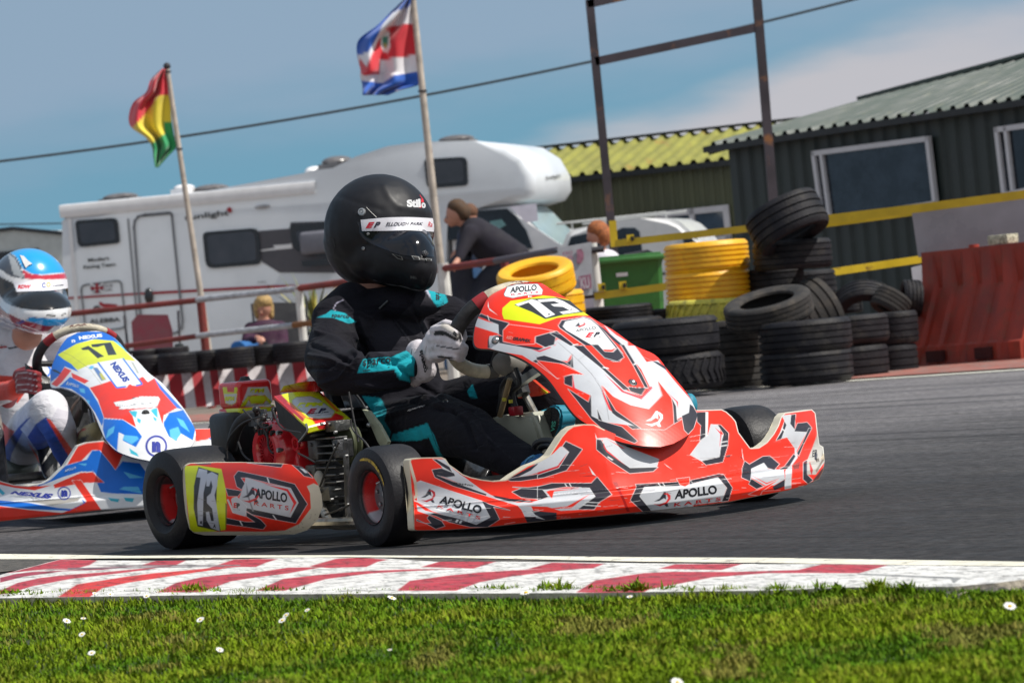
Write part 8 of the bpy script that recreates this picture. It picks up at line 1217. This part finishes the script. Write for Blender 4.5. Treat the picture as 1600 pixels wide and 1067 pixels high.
n2 = [poly_(f2, [(40, 380), (60, 290), (160, 130), (250, 85), (480, 90), (620, 225), (540, 178), (360, 145), (240, 182), (130, 242), (150, 350), (110, 420), (45, 470)], (.01, .13, .55)), poly_(f2, [(560, 170), (640, 250), (600, 230), (520, 160)], LB), poly_(f2, [(98, 262), (240, 180), (380, 145), (520, 158), (592, 215), (690, 312), (560, 296), (330, 342), (250, 378), (170, 320)], (.62, .68, .04)),
 poly_(f2, [(272, 215), (330, 195), (450, 275), (400, 290), (330, 225), (290, 228)], (.03, .035, .04)), poly_(f2, [(350, 185), (500, 168), (545, 262), (480, 268), (450, 190), (400, 205), (360, 205)], (.03, .035, .04)),
 poly_(f2, [(45, 372), (100, 272), (200, 332), (255, 392), (150, 352), (110, 422)], BL), poly_(f2, [(50, 485), (100, 430), (150, 358), (202, 382), (130, 470), (90, 505)], R_2), poly_(f2, [(52, 375), (80, 375), (125, 402), (110, 408), (60, 385)], (.02, .02, .02)), poly_(f2, [(200, 398), (335, 460), (302, 482), (210, 440)], R_2), poly_(f2, [(110, 505), (192, 430), (332, 510), (402, 622), (455, 742), (432, 802), (380, 700), (300, 590), (200, 522)], BL), poly_(f2, [(260, 515), (300, 520), (305, 555), (270, 545)], LB), poly_(f2, [(310, 600), (340, 610), (335, 640)], LB),
 poly_(f2, [(340, 512), (412, 490), (500, 460), (620, 500), (735, 430), (832, 440), (872, 520), (1002, 665), (902, 722), (892, 792), (852, 662), (652, 682), (692, 812), (590, 752), (450, 742), (402, 602)], R_2, WH, .5), poly_(f2, [(410, 320), (588, 290), (735, 482), (690, 498), (660, 495), (642, 478), (620, 512), (548, 512)], W2)]
n2 += [(q, BL) for q in pline(f2([(402, 320), (545, 513), (618, 503)]), 2.4) + pline(f2([(592, 290), (738, 485), (690, 497)]), 2.4)]
n2 += [poly_(f2, [(365, 362), (397, 362), (462, 448), (430, 460)], (.10, .20, .45), (.5, .5, .2), .4), poly_(f2, [(412, 405), (430, 400), (460, 448), (435, 455)], (.5, .48, .1)), poly_(f2, [(650, 315), (672, 320), (715, 402), (700, 405)], (.4, .42, .38)), poly_(f2, [(355, 345), (330, 360), (355, 375), (375, 350)], LB),
 poly_(f2, [(522, 622), (640, 606), (680, 592), (720, 578), (860, 580), (872, 600), (852, 650), (830, 660), (700, 668), (560, 676), (575, 655), (540, 650)], (.80, .80, .80), (.08, .08, .10), .3), poly_(f2, [(635, 688), (702, 690), (690, 742), (662, 722)], TE), poly_(f2, [(700, 740), (730, 755), (722, 785), (700, 768)], TE), poly_(f2, [(800, 682), (852, 662), (856, 742), (832, 722)], TE), poly_(f2, [(820, 730), (848, 745), (845, 770), (825, 755)], LB), poly_(f2, [(640, 970), (700, 1010), (712, 1035), (650, 1010)], TE),
 poly_(f2, [(445, 748), (590, 755), (692, 820), (737, 882), (690, 962), (590, 912), (600, 868), (560, 850), (548, 992), (460, 905), (440, 830)], BL, WH, .4), poly_(f2, [(600, 870), (700, 880), (712, 900), (660, 940), (590, 905)], LB), poly_(f2, [(480, 830), (530, 800), (520, 850), (460, 900)], LB), poly_(f2, [(900, 775), (942, 702), (1050, 680), (1142, 822), (1122, 912), (1020, 852), (1000, 917), (940, 882), (902, 802)], BL, WH, .4), poly_(f2, [(945, 830), (1010, 808), (1032, 862), (990, 917), (950, 880)], LB), poly_(f2, [(1000, 740), (1050, 760), (1100, 850), (1030, 800)], LB), poly_(f2, [(830, 440), (900, 520), (1050, 680), (1000, 665), (872, 520)], (.05, .15, .60)), poly_(f2, [(742, 400), (830, 440), (780, 470), (720, 400)], W2)]
n2 += [(q, (.04, .04, .05)) for q in pline(f2([(545, 640), (640, 655), (700, 620), (780, 640), (860, 600)]), .4) + pline(f2([(560, 660), (680, 640), (850, 625)]), .4) + pline(f2([(660, 590), (690, 584), (735, 590), (700, 600), (660, 592)]), .5)] + ring(f2, 845, 955, 84, 17, NV) + [(q, (.25, .25, .10)) for q in pline(f2([(105, 230), (200, 270), (340, 370), (440, 500)]), .4)]
tn2 = [('NEXUS', f2([(262, 150), (438, 128), (255, 122), (432, 102)]), (.75, .78, .80), (.06, 0)), ('n', f2([(205, 172), (232, 168), (202, 150)]), (.7, .75, .8), (.05, 0)), ('NEXUS', f2([(492, 335), (598, 472), (538, 312), (648, 456)]), (.02, .05, .30), (.06, 0)), ('APOLLO', f2([(182, 492), (255, 512), (185, 470), (258, 492)]), (.6, .65, .7), (.02, 0)), ('A', f2([(160, 490), (180, 495), (165, 462)]), (.6, .65, .7), (.02, 0)), ('n', f2([(812, 1000), (878, 1000), (812, 918)]), NV, (.09, 0))]
Shell(K2, ruled_grid(A2, B2, 160, 240), Gn2, (12.2, 15.5)).fin('number_panel', decal_m, kart2, n2, W2, (.03, .05, .12), -np.array(K2.F) * .006 - np.array([0, 0, .004]), tn2, smooth=70)
pb = Vector(drape(K2, [f2([(765, 705)])[0]], Gn2, 12.2, 15.5)[0]); mb = MB(); mb.lathe([(0, .008), (.004, .008), (.006, .004), (.011, .004), (.0135, 0)], pb - Vector((0, .001, 0)), Vector((.2, -.9, .5)), 18); mb.build('panel_bolt', blackp, kart2)
r0 = ring(f2, 218, 160, 30, 5, (.7, .75, .8))
wheel(K2, 0, -.57, .130, .128, .066, kart2, -1, 0, False, 0); wheel(K2, .0, .60, .130, .128, .066, kart2, -1, 0, False, 1); wheel(K2, -1.06, -.58, .1405, .205, .066, kart2, -1, 0, False, 2); wheel(K2, -1.06, .58, .1405, .205, .066, kart2, -1, 0, False, 0)
kq = K2.p; tubes('chassis_rail', [cat([kq(-1.15, s_ * .30, .10), kq(-.8, s_ * .30, .06), kq(-.3, s_ * .33, .05), kq(.1, s_ * .26, .05), kq(.32, s_ * .14, .06)], 8) for s_ in (-1, 1)], .015, steel, parent=kart2)
tubes('axle', [[kq(-1.06, -.5, .14), kq(-1.06, .5, .14)], [kq(0, -.5, .13), kq(0, .5, .13)]], .018, steel, parent=kart2); mb = MB(); mb.prism([kq(-.45, -.28, .035), kq(.2, -.24, .035), kq(.34, 0, .035), kq(.2, .24, .035), kq(-.45, .28, .035)], UP * .005); mb.build('floor_tray', MATS['aluminium_tray'], kart2, smooth=0)
for s_ in (-1, 1): mb = MB(); mb.bbox(kq(-.55, s_ * .60, .14), (.62, .14, .18), .05, (K2.F, K2.L, UP), 0, 4); mb.build('side_pod', mat('blue_pod', BL, .35), kart2)
mb = MB(); mb.bbox(kq(-.9, -.42, .22), (.26, .2, .26), .03, (K2.F, K2.L, UP), 0, 2); mb.build('engine', darkmetal, kart2)
mb = MB(); mb.grid([[kq(-.95 + .30 * t ** 1.6, y_ * .2, .46 - .42 * sin(min(1, t * 1.1) * pi / 2) + .1 * y_ * y_) for y_ in np.linspace(-1, 1, 13)] for t in np.linspace(0, 1, 14)]); s3 = mb.build('seat', carbon, kart2, fixn=False, smooth=60); md = s3.modifiers.new('s', 'SOLIDIFY'); md.thickness = .006
mb = MB(); mb.sph(k2(20, 735, y=-.18), (.16, .10, .07), 20, 12, ax=(K2.F, K2.L, UP)); mb.build('seat_side', mat('grey_green_seat', (.07, .085, .075), .3), kart2)
sc2 = k2(124, 562, y=0); su2 = (UP * .80 + K2.F * .60).normalized()
def sp2(an, r=.158): an = radians(an); return sc2 + K2.L * (-r * sin(an)) + su2 * (r * .92 * cos(an) if cos(an) > 0 else r * .8 * cos(an))
sw2 = None
for s0, s1, m_, nm, r_ in ((-38, 38, suede, 'steering_wheel', .0155), (36, 52, MATS['red_tape'], 'red_band', .0170), (-52, -36, MATS['red_tape'], 'red_band', .0170), (52, 122, grip, 'grip', .0180), (-122, -52, grip, 'grip', .0180), (118, 242, suede, 'lower_rim', .0155)): mb = MB(); mb.tube([sp2(s0 + (s1 - s0) * i / 16) for i in range(17)], r_, 14); o = mb.build(nm, m_, sw2 or kart2); sw2 = sw2 or o
mb = MB(); mb.tube([sp2(90), sc2 - su2 * .02, sp2(270)], .011, 8); mb.tube([sp2(180), sc2], .011, 8); mb.bbox(sc2 + su2 * .03, (.10, .04, .10), .02, (K2.L, K2.F, UP)); mb.build('spokes', blackp, sw2)
P2, T2 = text_px('KARTS', f1([(640, 838), (895, 808), (640, 815), (892, 786)]), .05); W = hit(bvh_of(sw2), P2, .0008); mb = MB(); mb.add([Vector(p) for p in W], [tuple(int(i) for i in t) for t in T2]); mb.build('lettering', MATS['rim_letters'], sw2, smooth=0, fixn=False)
tubes('steering_column', [[k2(130, 600, y=0), k2(162, 680, y=0)], [k2(150, 618, y=.03), k2(158, 690, y=.03)]], .009, steel, parent=kart2); tubes('brake_hose', [cat([k2(*q, y=-.05) for q in ((128, 618), (112, 640), (112, 668), (124, 684))], 8)], .005, mat('clear_hose', (.30, .22, .18), .3), parent=kart2)
tubes('column_clamp', [[k2(132, 622, y=-.04), k2(118, 662, y=-.04)], [k2(135, 610, y=-.04), k2(133, 640, y=-.04)]], .016, blackp, parent=kart2)
tubes('pedal', [cat([k2(*q, y=-.1) for q in ((140, 640), (150, 680), (158, 700))], 6)], .007, silver, parent=kart2)
# driver 2
drv2 = empty('person', K2.p(-.8, 0, .1), K2.rz, label='driver in a white red and blue race suit seated in the number 17 kart', cat='person'); J2 = lambda u, v, y: k2(u, v, y=y)
suit2 = mat('white_race_suit', rough=.75, attr='paint', var=.12, vs_=9, sheen=.05); add_folds(suit2, 9, .02, .6)
parts = [[(J2(40, 570, 0), (.12, .12, .10)), (J2(48, 620, 0), (.135, .12, .11)), (J2(60, 675, 0), (.14, .13, .10))], [(J2(-38, 548, -.18), .068), (J2(35, 530, 0), .07), (J2(112, 540, .18), .066)], [(J2(38, 520, 0), .06), (J2(44, 510, 0), .055)],
         [(J2(-38, 552, -.18), .070), (J2(-62, 596, -.26), .062), (J2(-30, 622, -.24), .055), (J2(12, 612, -.20), .042), (J2(26, 606, -.19), .036)], [(J2(112, 545, .18), .066), (J2(170, 600, .28), .055), (J2(196, 580, .20), .04)],
         [(J2(30, 700, -.12), .095), (J2(52, 668, -.20), .088), (J2(76, 640, -.24), .072), (J2(92, 668, -.22), .060), (J2(104, 700, -.18), .054), (J2(118, 728, -.15), .045)], [(J2(80, 700, .12), .09), (J2(130, 650, .2), .075), (J2(160, 640, .22), .062), (J2(168, 700, .16), .05)]]
me = blob('driver_suit', parts, .0085, 5, .6, 1); W_ = (.62, .60, .63)
s2l = [(f1([(-200, 1000), (200, 1040), (260, 1260), (-100, 1300)]), W_), ([(-90, 585), (-20, 585), (25, 588), (38, 600), (38, 615), (20, 640), (-20, 645), (-90, 640)], (.62, .05, .03)), (Z(0, 370, 2.32, [(30, 590), (60, 600), (80, 625), (0, 640), (-40, 600)]), (.62, .62, .64)),
       (f3([(-100, 0), (20, 0), (60, 40), (100, 60), (20, 220), (-10, 180), (-100, 60)]), (.62, .08, .08)), (f3([(10, 310), (8, 220), (60, 120), (130, 30), (180, -20), (250, -60), (160, 60), (60, 310)]), (.02, .07, .32)), (f3([(60, 320), (80, 220), (160, 60), (200, 120), (280, 250), (370, 350), (300, 380), (100, 340)]), (.34, .36, .42)), (f3([(140, 45), (250, -80), (270, -40), (245, 20), (205, 70), (180, 90)]), (.60, .60, .64)), (f3([(190, 100), (250, 10), (320, -40), (345, 0), (505, 215), (505, 260), (400, 345), (375, 370), (290, 250)]), (.018, .07, .36)), (f3([(320, -30), (352, -20), (505, 190), (485, 245), (458, 205)]), (.70, .05, .03)), (f3([(190, 130), (290, 270), (375, 360), (365, 370), (270, 280)]), (.70, .08, .05)), (f3([(352, -20), (400, -100), (520, -60), (520, 160), (500, 185)]), (.50, .48, .53))]
s2l += ring(f2, -5, 385, 55, 16, BL) + [(q, (.012, .012, .02)) for q in pline(Z(0, 370, 2.32, [(0, 392), (20, 398), (40, 405), (70, 398)]), .9)]
paint_mesh(me, s2l, W_, W_); bv2 = me_bvh(me); finish(me, 'race_suit', suit2, drv2)
letters(bv2, [('Freem', f1([(-60, 1040), (60, 1030), (-58, 1012), (64, 1000)]), mat('suit_red', (.5, .02, .03), .7), (.02, .3)), ('apollo', f1([(75, 1046), (160, 1030), (75, 1020), (160, 1008)]), inkc, (.02, .3))], 'lettering', drv2, .003)
hc2 = J2(44, 445, 0); fd2 = Vector((cos(radians(48)), -sin(radians(48)), -.08)).normalized(); head(drv2, hc2 - UP * .01, fd2)
me = blob('helmet', [[(J2(45, 449, 0), (.157, .162, .156))], [(J2(47, 464, 0), (.153, .158, .132))], [(J2(52, 476, 0), (.138, .145, .095)), (J2(62, 486, 0), (.130, .130, .088))], [(J2(66, 494, 0), (.105, .105, .072)), (J2(30, 488, 0), (.125, .125, .075))]], .0065, 34, .6)
SB = (.01, .33, .74); h2 = [poly_(f1, [(-200, 120), (-100, 60), (250, 40), (470, 120), (590, 220), (625, 330), (520, 348), (380, 358), (290, 348), (205, 305), (150, 205), (60, 125), (-200, 150)], SB), poly_(f1, [(-300, 150), (-60, 120), (60, 122), (150, 190), (212, 300), (238, 392), (100, 370), (0, 300), (-300, 280)], (.05, .06, .08), WH, .5), poly_(f1, [(72, 152), (140, 200), (230, 385), (125, 352)], (.34, .36, .38)), poly_(f1, [(203, 300), (290, 345), (380, 356), (620, 335), (630, 385), (400, 396), (240, 392)], (.55, .02, .05), WH, .7),
      poly_(f1, [(-200, 330), (0, 370), (125, 430), (152, 512), (115, 642), (40, 602), (0, 542), (-200, 480)], (.012, .012, .014)), poly_(f1, [(150, 508), (400, 498), (700, 470), (700, 645), (560, 668), (380, 674), (200, 662), (118, 642), (60, 560)], (.010, .010, .012)), poly_(f1, [(-200, 620), (0, 640), (60, 702), (180, 762), (240, 780), (420, 826), (500, 830), (420, 900), (380, 900), (200, 835), (0, 740), (-200, 700)], (.26, .01, .04)), poly_(f1, [(240, 775), (280, 748), (560, 765), (700, 735), (700, 800), (560, 822), (420, 824)], SB, (.02, .02, .1), .5), poly_(f1, [(425, 722), (512, 722), (518, 737), (432, 737)], (.01, .01, .01)), poly_(f1, [(565, 718), (612, 708), (615, 720), (570, 732)], (.01, .01, .01)),
      poly_(f1, [(140, 800), (210, 770), (240, 785), (180, 812)], (.04, .04, .25)), poly_(f1, [(-200, 700), (0, 745), (200, 838), (380, 905), (360, 930), (150, 860), (-200, 780)], (.06, .03, .12))]
h2 += [poly_(f1, [(472, 145), (500, 150), (545, 200), (562, 236), (535, 230), (500, 190)], WH), poly_(f1, [(540, 212), (556, 222), (556, 236), (545, 232)], (.02, .02, .02))]
h2 += [(q, WH) for q in pline(f1([(-20, 715), (45, 745)]), 1.2) + pline(f1([(210, 820), (380, 880)]), 1.2) + pline(f1([(-50, 760), (100, 820), (370, 912)]), 1.4)]
paint_mesh(me, h2, (.74, .74, .75), (.74, .74, .75)); hb2 = me_bvh(me); helm2 = tag(finish(me, 'helmet', mat('gloss_helmet', rough=.22, attr='paint', var=.03, coat=.8), origin=J2(44, 520, 0)), 'sky blue and white full face racing helmet with a dark visor', 'helmet')
ribbon(hb2, f1([(158, 512), (300, 506), (480, 498), (642, 476)]), f1([(70, 585), (200, 655), (430, 672), (650, 642)]), .004, 50, 16, 'visor', mat('grey_visor', (.016, .017, .020), .12, spec=.5), helm2)
st2 = ribbon(hb2, f1([(122, 420), (300, 412), (480, 404), (632, 392)]), f1([(155, 510), (300, 504), (480, 496), (642, 474)]), .006, 40, 8, 'visor_strip', MATS['strip_white'], helm2); tb2 = bvh_of(st2)
letters(tb2, [('RDW', f1([(165, 482), (285, 478), (165, 446), (290, 444)]), MATS['ep_red'], (.06, .2)), ('Vehicle', f1([(485, 462), (590, 452), (485, 448), (590, 438)]), MATS['ep_black'], (.03, 0)), ('C', f1([(388, 474), (422, 472), (388, 425), (422, 423)]), mat('ring_navy', (.02, .06, .28), .5), (.05, 0)), ('O', f1([(430, 468), (470, 466), (430, 420), (470, 418)]), mat('ring_gold', (.60, .38, .10), .5), (.05, 0))], 'lettering', st2, .0014)
for pl in ([(185, 170), (218, 176), (262, 222), (300, 250), (268, 262), (240, 288), (215, 240)],):
    W = [Vector(p) for p in hit(hb2, f1(pl), .007)]; n_ = len(W); mb = MB(); mb.add(W + [p + (p - Vector((0, 0, CH))).normalized() * .010 for p in W], [tuple(range(n_))] + [(i, (i + 1) % n_, n_ + (i + 1) % n_, n_ + i) for i in range(n_)]); v_ = mb.build('top_vent', mat('vent_white', (.72, .72, .72), .3), helm2, smooth=0)
    cc = sum(W, Vector()) / n_; mb = MB(); mb.add([cc + (p - cc) * .35 - Vector((0, .002, 0)) for p in W], [tuple(range(n_))]); mb.build('vent_opening', slot, v_, smooth=0, fixn=False)
# red and white glove
zh2 = lambda x, y, dy=0: (lambda q: k2(q[0], q[1], y=-.175 + dy))(Z(0, 370, 2.32, [(x, y)])[0]); fg = []
for i, y_ in enumerate((492, 514, 536, 556)): fg.append([(zh2(62, y_ + 2, -.010), .0135), (zh2(90, y_ - 2, -.022), .013), (zh2(128, y_ + 4, -.018), .0125), (zh2(142, y_ + 8, .005), .0115), (zh2(128, y_ + 10, .028), .0105)])
fg += [[(zh2(72, 500, .006), (.028, .022, .024)), (zh2(70, 550, .006), (.028, .022, .028))], [(zh2(70, 490, .015), .015), (zh2(100, 478, .022), .013), (zh2(128, 486, .026), .012)], [(zh2(50, 560, .004), .028), (zh2(28, 590, .006), .034)]]
me = blob('glove', fg, .0048, 4, .5); fz = lambda p: Z(0, 370, 2.32, p); gl2 = [(q, (.62, .58, .58)) for y_ in (494, 514, 535, 556) for q in pline(fz([(55, y_ + 14), (62, y_ + 2), (95, y_ - 2), (135, y_ + 6)]), 1.1)]; paint_mesh(me, gl2, (.25, .015, .02), (.2, .015, .02)); finish(me, 'glove', glove_m, drv2)
me = blob('shoe', [[(k2(126, 700, y=-.12), (.04, .05, .045)), (k2(138, 684, y=-.12), (.035, .045, .045)), (k2(150, 672, y=-.12), (.03, .04, .03))]], .007, 3); shl = [(f2([(200, 1000), (230, 870), (290, 820), (330, 820), (260, 850), (235, 940)]), (.35, .01, .02)), (f2([(250, 900), (330, 870), (300, 930), (360, 950), (270, 930)]), (.02, .02, .02))]; paint_mesh(me, shl, (.30, .24, .12), (.3, .24, .12)); finish(me, 'shoe', suit2, drv2)
